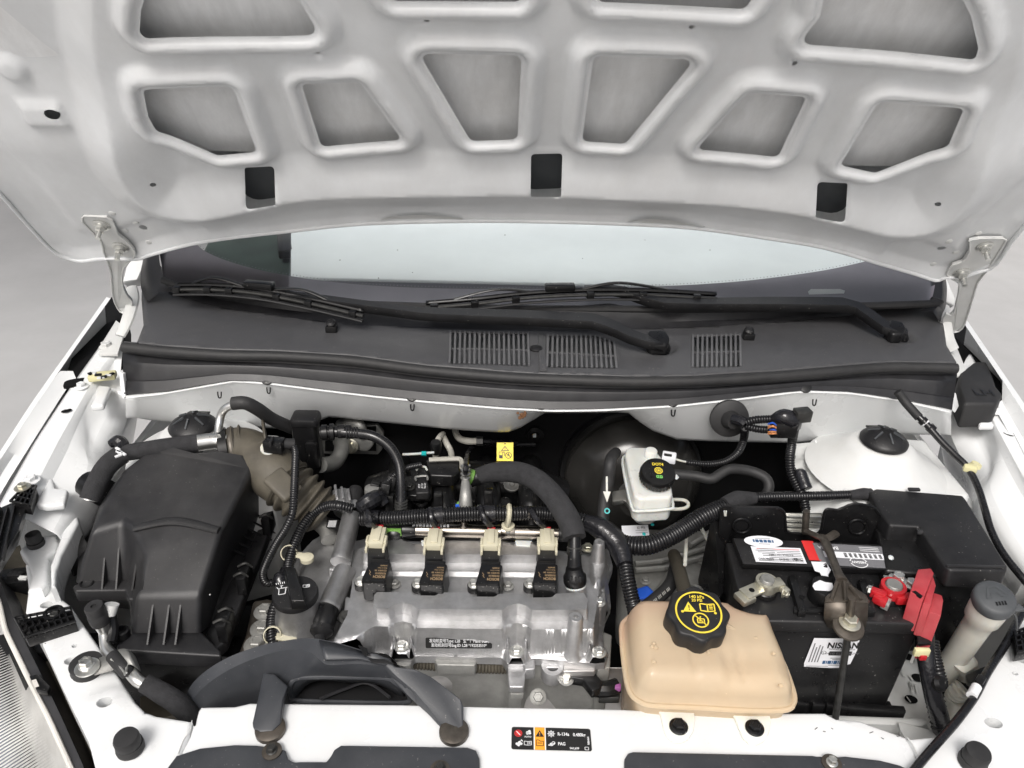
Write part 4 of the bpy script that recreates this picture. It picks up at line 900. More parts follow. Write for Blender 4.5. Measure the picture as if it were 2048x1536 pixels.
T = [  # polygon, top level, rounding inside, slope width outside
 (terr([(606, 1110), (630, 1082), (655, 1066), (700, 1070), (1205, 1105), (1215, 1140), (1206, 1175), (1205, 1240), (1195, 1290), (1060, 1304), (1005, 1304), (830, 1300), (700, 1298), (640, 1320), (575, 1318), (552, 1285), (566, 1200)], .842), .842, .003, .006),
 (terr([(700, 1100), (770, 1080), (1065, 1082), (1108, 1106), (1200, 1108), (1208, 1150), (1200, 1200), (1190, 1262), (1062, 1263), (1052, 1254), (1034, 1249), (1016, 1254), (1004, 1262), (832, 1259), (822, 1250), (805, 1246), (788, 1250), (778, 1257), (748, 1256), (722, 1272), (690, 1296), (655, 1302), (668, 1270), (690, 1230), (700, 1170)], .877), .877, .003, .0055),
 (terr([(722, 1098), (1100, 1104), (1108, 1149), (720, 1146)], .882), .882, .003, .005),
 (terr([(730, 1092), (772, 1079), (800, 1074), (812, 1079), (833, 1086), (852, 1079), (1003, 1079), (1030, 1086), (1063, 1079), (1102, 1106), (1100, 1113), (722, 1110)], .896), .896, .003, .006),
 (terr([(752, 1181), (822, 1180), (830, 1188), (870, 1188), (877, 1181), (938, 1182), (946, 1190), (988, 1190), (995, 1184), (1052, 1185), (1060, 1192), (1102, 1191), (1110, 1184), (1170, 1182), (1180, 1200), (1178, 1222), (1062, 1224), (1051, 1214), (1035, 1210), (1018, 1215), (1006, 1223), (834, 1221), (822, 1212), (805, 1208), (789, 1213), (778, 1220), (752, 1219), (743, 1210), (744, 1190)], .896), .896, .003, .0055),
 (terr([(1178, 1106), (1206, 1100), (1214, 1130), (1205, 1160), (1190, 1172), (1180, 1150)], .884), .884, .004, .010),
 (terr([(1183, 1150), (1212, 1150), (1216, 1200), (1200, 1225), (1190, 1200)], .866), .866, .004, .006),
 (terr([(610, 1120), (640, 1085), (680, 1085), (690, 1180), (650, 1250), (590, 1250), (580, 1180)], .858), .858, .008, .020)]
for u, v in ((803, 1296), (1033, 1304), (1198, 1308)): T.append((terr([(u-17, v+12), (u-17, v-14), (u+17, v-14), (u+17, v+12)], .848, .010), .848, .002, .003))
for u in (788, 822, 1016, 1052, 1180): T.append((terr([(u-3, 1268), (u+2, 1268), (u+2, 1293), (u-3, 1293)], .862, .001), .858, .001, .003))
out2e = [tuple(P(*q, ZF))[:2] for q in OUT]; out2e = dens(round_poly(out2e, .004, 3), .0042)
def eng_h(X, Y):
    H = np.full(X.shape, ZF)
    for pl, z, r, w_ in T:
        d = sdf(X, Y, pl); hz = ZF-.01+(z-ZF+.01)*(1-sstep(-r, w_, d)); k = .0016
        m_ = np.maximum(H, hz); H = m_+k*np.exp(-np.abs(H-hz)/k*1.2)*.5
    e = -sdf(X, Y, out2e)
    return H-.003*(1-sstep(0, .003, e))+.00035*np.sin(X*90)*np.sin(Y*75)
rings = []
for pl, z, r, w_ in T: rings += [offset_poly(pl, q) for q in (-r, 0, w_*.5, w_)]
mb = panel(out2e, [], .0042, rings, (Vector((0, 0, 0)), (1, 0, 0), (0, 1, 0), (0, 0, 1)), eng_h)
mb.loft([[Vector((a, b, ZF-.003)) for a, b in out2e], [Vector((a, b, ZF-.016)) for a, b in out2e]], closed=True)
mb.build('cam_cover', 'alu', eng, sharp=70, merge=1e-5)
# gasket and head below the cover
o3 = offset_poly(out2e, -.003); MB().prism([Vector((a, b, ZF-.016)) for a, b in o3], (0, 0, -.004)).build('gasket', 'black_matte', eng)
o4 = offset_poly(out2e, -.006); MB().prism([Vector((a, b, ZF-.020)) for a, b in o4], (0, 0, -.12)).build('cylinder_head', 'alu_dirty', eng)
# posts
def post(u, v, z0, z1, r0, r1, par=eng, m='alu'):
    c = P(u, v, z1); MB().lathe((c.x, c.y, 0), (0, 0, 1), [(r0*1.5, z0-.004), (r0, z0+.006), (r1, z1-.002), (r1*.85, z1), (r1*.35, z1-.0003), (r1*.3, z1-.006)], 24).build('post', m, par, sharp=50)
post(1199, 1083, .870, .918, .0125, .0080); post(1152, 1233, .836, .9017, .0125, .0098)
for u, v, z, r, m in ((803, 1293, .849, .0066, 'zinc'), (1033, 1303, .849, .0066, 'zinc'), (1198, 1305, .849, .0066, 'zinc'), (1198, 1205, .868, .0062, 'zinc'), (790, 1169, .879, .0058, 'alu_dirty'), (1016, 1173, .879, .0058, 'alu_dirty'), (1175, 1097, .858, .0068, 'zinc_yellow')): bolt_on(eng, u, v, z, r, m, washer=1.5)
# front boss with a bore, bracket tongue, ears below the flange
def block(px, z, d, m, par, name, bevel=.002, label=None): return MB().prism(L(px, z), d if isinstance(d, (tuple, Vector)) else (0, 0, -d)).build(name, m, par, bevel=bevel, seg=3, label=label)
block([(1006, 1322), (1052, 1322), (1052, 1338), (1048, 1374), (1018, 1374), (1015, 1336)], .826, .012, 'alu', eng, 'tongue')
block([(1019, 1375), (1048, 1375), (1047, 1388), (1021, 1388)], .812, .010, 'alu_dirty', eng, 'tongue_foot', .0005)
block([(1048, 1315), (1070, 1318), (1070, 1338), (1050, 1340), (1045, 1330)], .832, .02, 'alu', eng, 'ear')
c = P(1105, 1333, .822)
MB().lathe(c, (0, -.1, 1), [(.0155, -.022), (.0160, 0), (.0150, .002), (.0088, .002), (.0085, -.014)], 28, cap=False).build('lifting_eye', 'alu', eng, sharp=50)
MB().lathe(c, (0, -.1, 1), [(.009, -.012), (.001, -.012)], 16).build('bore', 'dark_void', eng)
block([(1090, 1318), (1120, 1318), (1120, 1335), (1090, 1335)], .824, .018, 'alu', eng, 'ear')
block([(1124, 1326), (1180, 1322), (1192, 1332), (1190, 1342), (1126, 1343)], .822, .016, 'shield', eng, 'sensor_mount')
block([(1200, 1260), (1224, 1270), (1220, 1335), (1195, 1340)], .82, .10, 'alu_dirty', eng, 'side_plate')
block([(788, 1316), (826, 1316), (822, 1328), (810, 1333), (790, 1328)], .828, .03, 'alu_dirty', eng, 'ear')
block([(868, 1317), (955, 1319), (950, 1331), (874, 1330)], .826, .02, 'alu_dirty', eng, 'ear')
MB().tube(L([(815, 1322), (860, 1325), (910, 1329), (960, 1331), (1012, 1332)], .806), .010, 12, rib=.002, pitch=.0045).build('corrugated_sleeve', 'rubber_brown', eng)
sn = thing('position_sensor', 'black camshaft sensor with bolt and purple-clipped plug beside the coolant tank', 'sensor', P(1150, 1350, .81))
block([(1124, 1342), (1188, 1343), (1205, 1362), (1200, 1376), (1185, 1382), (1166, 1358), (1126, 1352)], .812, .016, 'black', sn, 'body')
bolt_on(sn, 1132, 1360, .806, .0065, 'zinc')
MB().tube(L([(1190, 1378), (1215, 1378), (1235, 1372)], .79), .011, 10).build('plug', 'black', sn); block([(1230, 1366), (1242, 1366), (1242, 1376), (1230, 1376)], .80, .008, 'purple', sn, 'lock_clip', .001); block([(1198, 1384), (1240, 1384), (1240, 1396), (1198, 1396)], .78, .012, 'bolt_dark', sn, 'plug_shell', .002)
# engine data plate on the front slope
pl = thing('engine_data_plate', 'black engine data sticker with white Chinese and Latin lettering on the cam cover front', 'label', P(917, 1285, .85))
f = Face(P(851, 1273, .8615), P(984, 1274, .8615), P(852, 1294, .8455), .0022)
f.rect(pl, -1, -1, 1, 1, 'ink', .0003, r=.002, name='backing')
f.text(pl, '发动机型号Type: L2B   生产厂Plant: SGM', 0, .40, .0066, 'white_ink', sx=.70, bold=.006); f.text(pl, '发动机刻印号Eng.ID: L2B *192353510*', 0, -.44, .0066, 'white_ink', sx=.70, bold=.006)
MB().tube(L([(1000, 1274, .862), (999, 1282, .856), (996, 1292, .849)]), .0013, 6).build('paint_mark', 'white_ink', eng)
# ------------------------------------------------------------------ valve solenoids on the left of the cover
def solenoid(label, a, b, c2, r, caps):
    t = thing('cam_solenoid', label, 'solenoid', a, 'cam phaser solenoids'); d = (b-a); x = d.normalized()
    MB().lathe(a, d, [(r*1.0, 0), (r*1.05, .003), (r*1.05, d.length*.9), (r*1.12, d.length*.92), (r*1.1, d.length)], 28).build('housing', 'alu', t, sharp=50)
    return t, x
a, b = P(704, 1030, .905), P(681, 1125, .882)
t, x = solenoid('upper cam solenoid, silver tube with a black plug beside the first coil', a, b, None, .0140, 0)
e = P(712, 975, .925)
MB().lathe(e, a-e, [(.009, 0), (.012, .006), (.0130, .012), (.0130, (a-e).length*.9), (.0142, (a-e).length)], 24).build('plug', 'black_matte', t, sharp=50)
block([(657, 1128), (706, 1131), (700, 1151), (656, 1138)], .872, .02, 'alu', eng, 'saddle', .003)
a, b = P(691, 1140, .880), P(657, 1218, .868)
t, x = solenoid('lower cam solenoid, silver tube with a black connector beside the oil cap', a, b, None, .0152, 0)
e = P(645, 1256, .862); MB().lathe(b, e-b, [(.0150, 0), (.0158, .002), (.0155, (e-b).length*.8), (.0135, (e-b).length)], 24).build('coil_body', 'black', t, sharp=50)
e2 = P(638, 1290, .856); MB().lathe(e, e2-e, [(.0158, 0), (.0162, .006), (.011, .011), (.0080, .013), (.0080, .04)], 16).build('plug', 'black_matte', t, sharp=40)
MB().prism(L([(672, 1212), (702, 1222), (706, 1240), (690, 1246), (662, 1232)], .866), (0, 0, -.006)).build('flange_ear', 'black', t, bevel=.0015)
bolt_on(t, 693, 1233, .867, .0068, 'bolt_dark', (-.15, -.3, 1))
block([(690, 1190), (712, 1196), (716, 1216), (700, 1250), (688, 1222)], .874, .03, 'alu', eng, 'rib_block', .004)
# oil filler neck and cap
c = P(590, 1183, .905)
MB().lathe((c.x, c.y, 0), (0, 0, 1), [(.038, .845), (.034, .856), (.0295, .870), (.029, .893)], 36).build('filler_neck', 'alu', eng, sharp=60)
oc = thing('oil_filler_cap', 'round black oil filler cap with oil can symbol and raised grip, on the engine', 'cap', c)
MB().lathe(c, (0, 0, 1), [(.027, -.014), (.0305, -.011), (.0310, -.003), (.0295, 0), (.001, .0005)], 40).build('disc', 'black_matte', oc, sharp=45)
g0, g1 = P(583, 1141, .912), P(596, 1212, .912); gd = (g1-g0)
MB().hull([g0+Vector((-.009, 0, .006)), g0+Vector((.006, 0, .006)), g1+Vector((.010, 0, .010)), g1+Vector((-.008, 0, .010))], [g0+Vector((-.011, 0, -.005)), g0+Vector((.008, 0, -.005)), g1+Vector((.011, 0, -.008)), g1+Vector((-.010, 0, -.008))]).build('grip', 'black', oc, bevel=.0015, seg=3)
f = Face(P(552, 1166, .9055), P(575, 1162, .9055), P(553, 1200, .9055), .0004)
f.lines(oc, [((-.6, -.5), (.5, -.5)), ((.5, -.5), (.7, .2)), ((.7, .2), (-.5, .2)), ((-.5, .2), (-.6, -.5)), ((.7, .1), (1.2, .5)), ((-.5, .1), (-.9, .4)), ((-.1, .2), (-.1, .5)), ((-.3, .5), (.2, .5))], .0011, 'white_ink')
f.lines(oc, [((-1+.35*k, .95), (-.9+.35*k, .70)) for k in range(6)], .0008, 'white_ink')
f = Face(P(603, 1168, .9055), P(620, 1166, .9055), P(605, 1180, .9055), .0004); book(f, oc, 0, 0, .75, 'white_ink', wd=.0010)
# engine mount bracket with dark bolts, left of the cover
mbk = thing('engine_mount', 'grey-brown engine mount bracket with green-grey bolts between airbox and oil cap', 'engine mount', P(520, 1250, .80))
block([(505, 1200), (535, 1195), (556, 1200), (545, 1320), (470, 1320), (490, 1270)], .815, .05, 'steel_worn', mbk, 'bracket', .006)
for u, v, r in ((530, 1224, .0095), (527, 1258, .0110), (515, 1290, .0110)): bolt_on(mbk, u, v, .818, r, 'zinc_yellow' if 0 else 'alu_dirty', washer=1.7)
# ------------------------------------------------------------------ ignition coils
PX = .00072
def coil(u, v, label):
    c = P(u, v, .914); t = thing('ignition_coil', label, 'ignition coil', c, 'ignition coils'); wx, dy = .0172, .0195
    def q(x, y, z): return c+Vector((x, y, z))
    top = [(a, b) for a, b in round_poly([(-wx-.001, -dy), (wx-.002, -dy), (wx+.002, dy), (-wx+.005, dy)], .004, 4)]
    mb = MB(); mb.hull([q(a*.96, b*.96, 0) for a, b in top], [q(a, b, -.0035) for a, b in top]); mb.hull([q(a, b, -.0035) for a, b in top], [q(a*1.02+.002, b*1.0-.001, -.034) for a, b in top]); mb.build('body', 'black', t, sharp=40, merge=1e-5)
    MB().hull([q(-.012, dy-.001, .0015), q(.015, dy-.001, .0015), q(.016, dy+.004, .0015), q(-.011, dy+.004, .0015)], [q(-.012, dy-.001, -.02), q(.015, dy-.001, -.02), q(.016, dy+.004, -.02), q(-.011, dy+.004, -.02)]).build('back_lip', 'black', t, bevel=.001)
    # bolted ear
    e = P(u-30, v+22, .886); MB().lathe(e, (0, 0, 1), [(.0095, -.012), (.0095, 0), (.008, .001)], 20).build('ear', 'black', t, sharp=45)
    MB().hull([e+Vector((.0, .006, .001)), q(-.006, -dy, -.006), q(.001, -dy, -.024), e+Vector((.004, -.009, .001))], [e+Vector((0, .006, -.012)), q(-.006, -dy+.004, -.034), q(.001, -dy+.004, -.034), e+Vector((.004, -.009, -.012))]).build('gusset', 'black', t, bevel=.001)
    for k in range(2): 
        a_, b_ = e+Vector((.009, -.002-.004*k, -.001)), q(-.002, -dy-.001, -.016-.004*k); MB().box((a_+b_)/2, ((b_-a_).length, .0012, .002), X=b_-a_).build('web', 'black_matte', t, flat=True)
    bolt = MB().hexbolt(e+Vector((0, 0, .001)), (-.08, -.1, 1), .0058, .006, washer=1.45); bolt.build('bolt', 'zinc', t)
    # socket and beige plug
    s0 = P(u+3, v-37, .912)
    MB().hull([s0+Vector((a, b, .004)) for a, b in round_poly([(-.0125, -.012), (.0125, -.012), (.0135, .012), (-.0135, .012)], .004, 3)], [s0+Vector((a, b, -.014)) for a, b in round_poly([(-.0135, -.014), (.0135, -.014), (.0145, .012), (-.0145, .012)], .004, 3)]).build('socket', 'black_matte', t, sharp=40)
    p0 = P(u+4, v-70, .919); pg = MB()
    pg.box(p0+Vector((0, -.004, 0)), (.021, .036, .013)); pg.box(p0+Vector((0, -.010, -.001)), (.029, .017, .011)); pg.box(p0+Vector((-.0125, -.023, -.001)), (.0035, .016, .008)); pg.box(p0+Vector((.0125, -.023, -.001)), (.0035, .016, .008)); pg.box(p0+Vector((0, -.002, .0075)), (.010, .030, .003)); pg.box(p0+Vector((-.0135, -.012, 0)), (.003, .013, .013)); pg.box(p0+Vector((.0135, -.012, 0)), (.003, .013, .013))
    o = pg.build('plug', 'beige', t, bevel=.0008)
    MB().box(p0+Vector((0, .0155, .005)), (.0115, .004, .0055)).build('red_lock', 'red', o, bevel=.0006)
    f = Face(q(wx-.003, -dy+.004, 0), q(-wx+.004, -dy+.004, 0), q(wx-.001, dy-.006, 0), .0003)
    f.text(t, 'BOSCH', -.95, .66, .0072, 'copper_ink', ax='LEFT', bold=.02, sx=.72); f.text(t, 'F01R00A101', -.95, .22, .0052, 'copper_ink', ax='LEFT', bold=.02, sx=.56)
    f.text(t, '0221604014  206', -.95, -.16, .0042, 'copper_ink', ax='LEFT', bold=.02, sx=.56); f.text(t, 'Made in China', -.95, -.50, .0036, 'copper_ink', ax='LEFT', bold=.01, sx=.62); f.text(t, '24106076', -.95, -.84, .0038, 'copper_ink', ax='LEFT', bold=.02, sx=.66)
    f.lines(t, [((.55, .5), (.75, .2)), ((.75, .2), (.6, .15)), ((.6, .15), (.8, -.2))], .0006, 'copper_ink')
    return t
for (u, v), lb in zip(((752, 1143), (866, 1147), (978, 1148), (1090, 1147)), ('leftmost black ignition coil, next to the upper cam solenoid', 'second ignition coil from the left on the cam cover', 'third ignition coil from the left on the cam cover', 'rightmost black ignition coil, next to the foam-sleeved breather hose')): coil(u, v, lb)
# ------------------------------------------------------------------ fuel rail, looms, intake parts behind the cover
fr_ = thing('fuel_rail', 'shiny steel fuel rail tube running behind the ignition coils', 'fuel rail', P(970, 1063, .905))
a, b = P(822, 1060, .905), P(1119, 1067, .905)
MB().cyl(a, b, .0108, n=24).build('tube', 'chrome', fr_)
MB().lathe(a, a-b, [(.0112, -.008), (.0125, 0), (.0125, .012), (.008, .014)], 20).build('end_cap', 'black', fr_, sharp=45); MB().lathe(b, b-a, [(.0112, -.002), (.0125, .002), (.012, .012)], 20).build('end_cap', 'black_matte', fr_, sharp=45)
c = P(1016, 1063, .905); d = (b-a).normalized()
MB().lathe(c-d*.011, d, [(.0122, 0), (.0126, .001), (.0126, .021), (.0122, .022)], 24).build('bracket_band', 'chrome', fr_, sharp=45); MB().lathe(c+Vector((0, -.009, .008)), (0, -.7, .7), [(.004, 0), (.0035, .003)], 12).build('bracket_screw', 'bolt_dark', fr_)
MB().lathe(P(927, 1050, .916), (0, 0, 1), [(.008, -.01), (.008, 0), (.0045, .002), (.004, .008), (.001, .009)], 16).build('test_port', 'chrome', fr_, sharp=45)
for u in (842, 1030): block([(u, 1080), (u+34, 1081), (u+30, 1092), (u+2, 1090)], .898, .01, 'milk', fr_, 'spacer', .001)
f = Face(P(824, 1047, .917), P(900, 1049, .917), P(824, 1053, .917)); f.lines(fr_, [((-1+.06*k, -1), (-1+.06*k, 1)) for k in range(34) if k % 3], .0010, 'white_ink')
def loom(label, path, r, z=None, rib=.0016, pitch=.0042, m='loom', name='wiring_loom', cat='wiring loom', n=12):
    pts = L(path, z); t = thing(name, label, cat, pts[0])
    MB().tube(pts, r, n, rib=rib, pitch=pitch, step=.004 if not rib else None).build('sleeve', m, t, sharp=80); return t
lm = loom('thick black corrugated wiring loom running behind the fuel rail to the battery', [(722, 1037, .92), (790, 1036, .93), (870, 1031, .935), (950, 1027, .935), (1020, 1027, .935), (1090, 1027, .93), (1150, 1037, .925), (1192, 1052, .92), (1228, 1078, .91)], .0108)
loom2 = MB().tube(L([(1222, 1074, .91), (1248, 1088, .908), (1290, 1092, .91), (1330, 1078, .915), (1370, 1056, .92), (1405, 1034, .93), (1440, 1018, .935), (1470, 1006, .94)]), .0135, 14, rib=.0018, pitch=.0046).build('sleeve', 'loom', lm, sharp=80)
MB().tube(L([(1466, 1006, .94), (1500, 996, .94), (1560, 993, .94), (1640, 992, .94), (1700, 990, .94), (1742, 988, .94)]), [.011, .0078, .0074, .0074, .0074, .0074, .009], 12, rib=.0006, pitch=.004).build('sleeve', 'loom', lm, sharp=80)
MB().tube(L([(1450, 1010, .942), (1475, 1000, .944), (1510, 996, .944)]), [.012, .0145, .009], 12, step=.004).build('tape_wrap', 'foam', lm)
MB().tube(L([(1700, 991, .942), (1728, 988, .944), (1744, 994, .936), (1746, 1020, .92)]), [.007, .0095, .0095, .009], 12, step=.004).build('tape_wrap', 'foam', lm)
for px, rr in (([(1170, 1044, .925), (1200, 1056, .922), (1225, 1076, .915), (1240, 1098, .908), (1250, 1130, .90)], [.012, .0165, .0175, .016, .012]), ([(735, 1037, .928), (760, 1037, .93)], [.013, .013]), ([(862, 1032, .935), (885, 1030, .935)], [.0135, .0135]), ([(965, 1028, .936), (990, 1027, .936)], [.0135, .0135])): MB().tube(L(px), rr, 14, step=.004).build('tape_wrap', 'tape', lm)
MB().tube(L([(1250, 1110, .90), (1254, 1150, .89), (1262, 1190, .875), (1270, 1222, .86), (1276, 1260, .82)]), .0105, 12, rib=.0018, pitch=.0046).build('branch', 'loom', lm, sharp=80)
for (u, v), (u2, v2) in (((735, 1030), (752, 1054)), ((860, 1025), (872, 1054)), ((960, 1020), (982, 1054)), ((1062, 1026), (1090, 1054))):
    a_ = P(u, v-6, .952); b_ = P(u2, v2, .925)
    MB().tube([P(u-2, v+6, .935), a_, P((u+u2)/2-2, (v+v2)/2, .945), b_], .0046, 8).build('pigtail', 'tape', lm)
MB().tube(L([(1014, 1052, .918), (1017, 1040, .935), (1019, 1024, .948), (1018, 1014, .946)]), .0042, 8, flat=1.6).build('cable_tie', 'beige', lm)
MB().lathe(P(1016, 1052, .918), (0, 0, 1), [(.010, -.002), (.010, .002), (.008, .003)], 16).build('tie_foot', 'beige', lm)
# intake manifold (black, mostly in shade)
im = thing('intake_manifold', 'black plastic intake manifold in the shade behind the fuel rail', 'intake manifold', P(940, 980, .86))
MB().tube([P(745, 985, .83), P(820, 975, .85), P(940, 972, .855), P(1060, 975, .85), P(1125, 990, .83)], [.030, .042, .045, .042, .028], 16).build('plenum', 'black', im)
for u in (800, 885, 975, 1060): MB().tube([P(u, 930, .80), P(u, 960, .885), P(u+2, 1000, .895), P(u+4, 1050, .868)], .021, 12).build('runner', 'black', im)
for u, v in ((780, 1004), (877, 999), (977, 994), (1074, 992)):
    MB().box(P(u, v, .925), (.013, .016, .026), Z=(0, .3, 1)).build('injector_plug', 'black', im, bevel=.0012); MB().box(P(u, v-9, .940), (.009, .004, .004)).build('injector_latch', 'bolt_dark', im, bevel=.0006)
MB().lathe(P(1024, 970, .90), (0, -.35, .9), [(.014, 0), (.014, .004), (.012, .0045), (.010, .003), (.005, .003), (.004, .0045)], 24).build('round_boss', 'alu_dirty', im, sharp=40)
for u, v in ((820, 998), (842, 1002), (905, 1010), (1010, 1005)): MB().lathe(P(u, v, .90), (0, -.3, 1), [(.011, -.02), (.011, 0), (.008, .003), (.006, 0)], 14).build('boss', 'black', im, sharp=40)
ms = thing('pressure_sensor', 'small black manifold pressure sensor with printed side in front of the two fuel pipes', 'sensor', P(842, 975, .93))
block([(806, 952), (862, 950), (864, 985), (860, 992), (808, 990)], .925, .012, 'black', ms, 'plate', .002); block([(830, 950), (855, 950), (858, 985), (832, 986)], .938, .014, 'black_matte', ms, 'body', .002)
MB().tube(L([(832, 960), (832, 954), (853, 952), (855, 959)], .9415), .0018, 6).build('clip', 'alu_dirty', ms); bolt_on(ms, 819, 975, .926, .0055, 'bolt_dark')
MB().tube(L([(833, 940), (838, 934), (850, 934), (854, 940)], .945), .0018, 6).build('clip', 'milk_dirty', ms); block([(832, 938), (852, 937), (854, 950), (834, 952)], .943, .014, 'black', ms, 'plug', .002)
f = Face(P(856, 962, .9385), P(855, 982, .9385), P(833, 964, .9385), .0005)
for y_, s_ in ((.5, 'SGM 12591290'), (0, 'BOSCH  MAP'), (-.5, '0261230289')): f.text(ms, s_, 0, y_, .0042, 'white_ink', sx=.5)
fp = thing('fuel_pipe_clip', 'pair of grey fuel pipes held in a black clip block, left of the yellow tag', 'pipes', P(885, 940, .95))
block([(852, 918), (918, 918), (920, 942), (905, 952), (860, 950)], .945, .022, 'black', fp, 'clip_block', .003)
MB().tube([PY(873, 975, 1.07), PY(872, 930, 1.075), PY(871, 905, 1.08), PY(872, 890, 1.085), PY(878, 876, 1.10), PY(886, 868, 1.13)], .0052, 10).build('pipe', 'pipe_grey', fp); MB().tube([PY(904, 975, 1.07), PY(904, 930, 1.075), PY(902, 905, 1.08), PY(894, 888, 1.09), PY(886, 872, 1.13)], .0052, 10).build('pipe', 'pipe_grey', fp)
MB().lathe(PY(872, 893, 1.078), (0, -.1, 1), [(.009, -.012), (.010, -.004), (.010, .006), (.008, .010)], 14).build('quick_coupling', 'black', fp, sharp=40)
MB().tube([PY(805, 909, 1.05), PY(830, 908, 1.055), PY(868, 905, 1.065)], .0022, 6).build('thin_line', 'milk', fp); MB().lathe(PY(848, 907, 1.05), (1, 0, 0), [(.004, -.004), (.004, .004)], 8).build('paint_dot', 'teal', fp)
MB().tube(L([(858, 920), (905, 918), (922, 920), (924, 936)], .948), .004, 6).build('bail', 'pipe_grey', fp)
# fuel feed line with quick coupling
fl = thing('fuel_feed_line', 'thin black fuel feed line with ribbed coupling rising beside the yellow tag', 'fuel line', P(930, 1010, .94))
MB().tube([P(931, 1018, .93), P(931, 990, .95), P(931, 960, .96)], [.0115, .0085, .0060], 14).build('coupling', 'alu_dirty', fl); 
for k in range(4): MB().lathe(P(931, 958-k*8, .962+k*.004), (0, .3, 1), [(.0062, 0), (.0078, .001), (.0078, .003), (.0062, .004)], 14).build('ring', 'alu_tube', fl, sharp=40)
MB().tube([P(931, 955, .962), P(932, 928, .98), PY(936, 905, 1.11), PY(946, 893, 1.15), PY(965, 890, 1.17), PY(1020, 890, 1.18), PY(1070, 889, 1.19)], .0042, 8).build('tube', 'loom', fl); MB().lathe(P(927, 1013, .932), (0, 0, 1), [(.011, -.004), (.011, .004)], 14).build('green_lock', 'green', fl); MB().box(P(915, 1014, .935), (.006, .006, .006)).build('blue_tab', 'blue', fl)
mp = thing('fuel_pipe', 'grey metal pipe bending out from under the white bulkhead above the yellow tag', 'pipe', PY(930, 885, 1.13))
MB().tube([PY(912, 845, 1.20), PY(911, 862, 1.17), PY(918, 876, 1.15), PY(935, 882, 1.14), PY(958, 882, 1.14)], .0062, 10).build('pipe', 'pipe_grey', mp); MB().cyl(PY(953, 882, 1.14), PY(966, 882, 1.14), .0085, n=6).build('nut', 'bolt_dark', mp); MB().tube([PY(966, 882, 1.14), PY(1000, 884, 1.15), PY(1035, 885, 1.17)], .0040, 8).build('hose', 'loom', mp)
yt = thing('warning_tag', 'yellow fuel warning tag with black symbols hanging from a thin pipe', 'tag', PY(1010, 900, 1.10))
f = Face(PY(994, 885, 1.125), PY(1027, 885, 1.125), PY(993, 922, 1.105), 0)
MB().hull([f.p(-1, 1), f.p(1, 1), f.p(1, -1), f.p(-1, -1)], [f.p(-1, 1, -.0008), f.p(1, 1, -.0008), f.p(1, -1, -.0008), f.p(-1, -1, -.0008)]).build('tag_sheet', 'yellow', yt)
f.lines(yt, [((-.45, .12), (.45, .12)), ((-.45, .12), (0, .58)), ((0, .58), (.45, .12))], .0011, 'ink'); f.text(yt, '!', 0, .28, .007, 'ink', bold=.02)
f.rect(yt, -.72, -.72, -.28, -.36, 'ink', .0004); f.lines(yt, [((-.72, -.36), (-.72, -.02)), ((-.28, -.36), (-.28, -.02)), ((-.72, -.02), (-.28, -.02)), ((-.1, 0), (-.05, -.45)), ((-.28, -.1), (-.1, .02))], .0010, 'ink'); f.ring(yt, .42, -.38, .0058, .0010, 'ink'); f.lines(yt, [((.15, -.15), (.7, -.6)), ((.32, -.5), (.42, -.15)), ((.42, -.15), (.55, -.5))], .0010, 'ink'); f.disc(yt, 0, .88, .0013, 'ink')
gm = thing('firewall_grommet', 'round black rubber grommet on the firewall right of the yellow tag', 'grommet', PY(1070, 868, 1.215))
MB().lathe(PY(1070, 868, 1.222), (0, -1, 0), [(.018, 0), (.017, .005), (.009, .007), (.008, .012), (.001, .013)], 24).build('disc', 'black', gm, sharp=40); MB().box(PY(1069, 871, 1.207), (.006, .003, .007)).build('mark', 'milk', gm)
# breather hose in foam sleeve (right) with collar
bh = thing('breather_hose', 'thick foam-sleeved breather hose arching down to the right end of the cam cover', 'hose', P(1100, 1000, .96))
MB().tube(L([(958, 952, .945), (985, 945, .955), (1030, 944, .97), (1068, 957, .98), (1100, 985, .975), (1126, 1020, .965), (1142, 1050, .95), (1149, 1076, .94)]), [.013, .0155, .0165, .0165, .0165, .0168, .0172, .0168], 18, step=.005).build('sleeve', 'foam', bh)
MB().tube(L([(940, 958, .94), (960, 952, .945)]), .0135, 14).build('coupling', 'black', bh); MB().lathe(P(941, 954, .948), (-1, 0, .4), [(.0125, -.003), (.0125, .003)], 18).build('green_lock', 'green', bh)
MB().tube(L([(1149, 1076, .936), (1149, 1100, .925), (1149, 1124, .915), (1149, 1142, .908)]), [.0092, .0098, .0098, .0115], 16).build('end_pipe', 'black', bh)
for k in range(3): MB().lathe(P(1149, 1093+k*6, .928-k*.003), (0, -.5, -.8), [(.0100, 0), (.0112, .001), (.0112, .0025), (.0100, .0035)], 18).build('ring', 'bolt_dark', bh, sharp=40)
c = P(1149, 1148, .908); ax_ = P(1152, 1180, .885)-c
MB().lathe(c, ax_, [(.0115, -.010), (.013, -.002), (.0162, .002), (.0165, .012), (.015, .016)], 22).build('collar', 'black', bh, sharp=45)
for k in (-1, 0, 1): MB().box(c+ax_.normalized()*.007+Vector((.006*k, -.0125+abs(k)*.0015, .0095)), (.003, .003, .009), Z=-ax_).build('collar_rib', 'black_matte', bh, bevel=.0004)
MB().lathe(c+ax_.normalized()*.015, ax_, [(.0148, 0), (.0148, .004)], 22).build('white_ring', 'milk', bh)
MB().lathe(c+ax_.normalized()*.019, ax_, [(.0138, 0), (.0145, .008), (.0155, .022), (.019, .034)], 22).build('breather_boss', 'alu', eng, sharp=60)
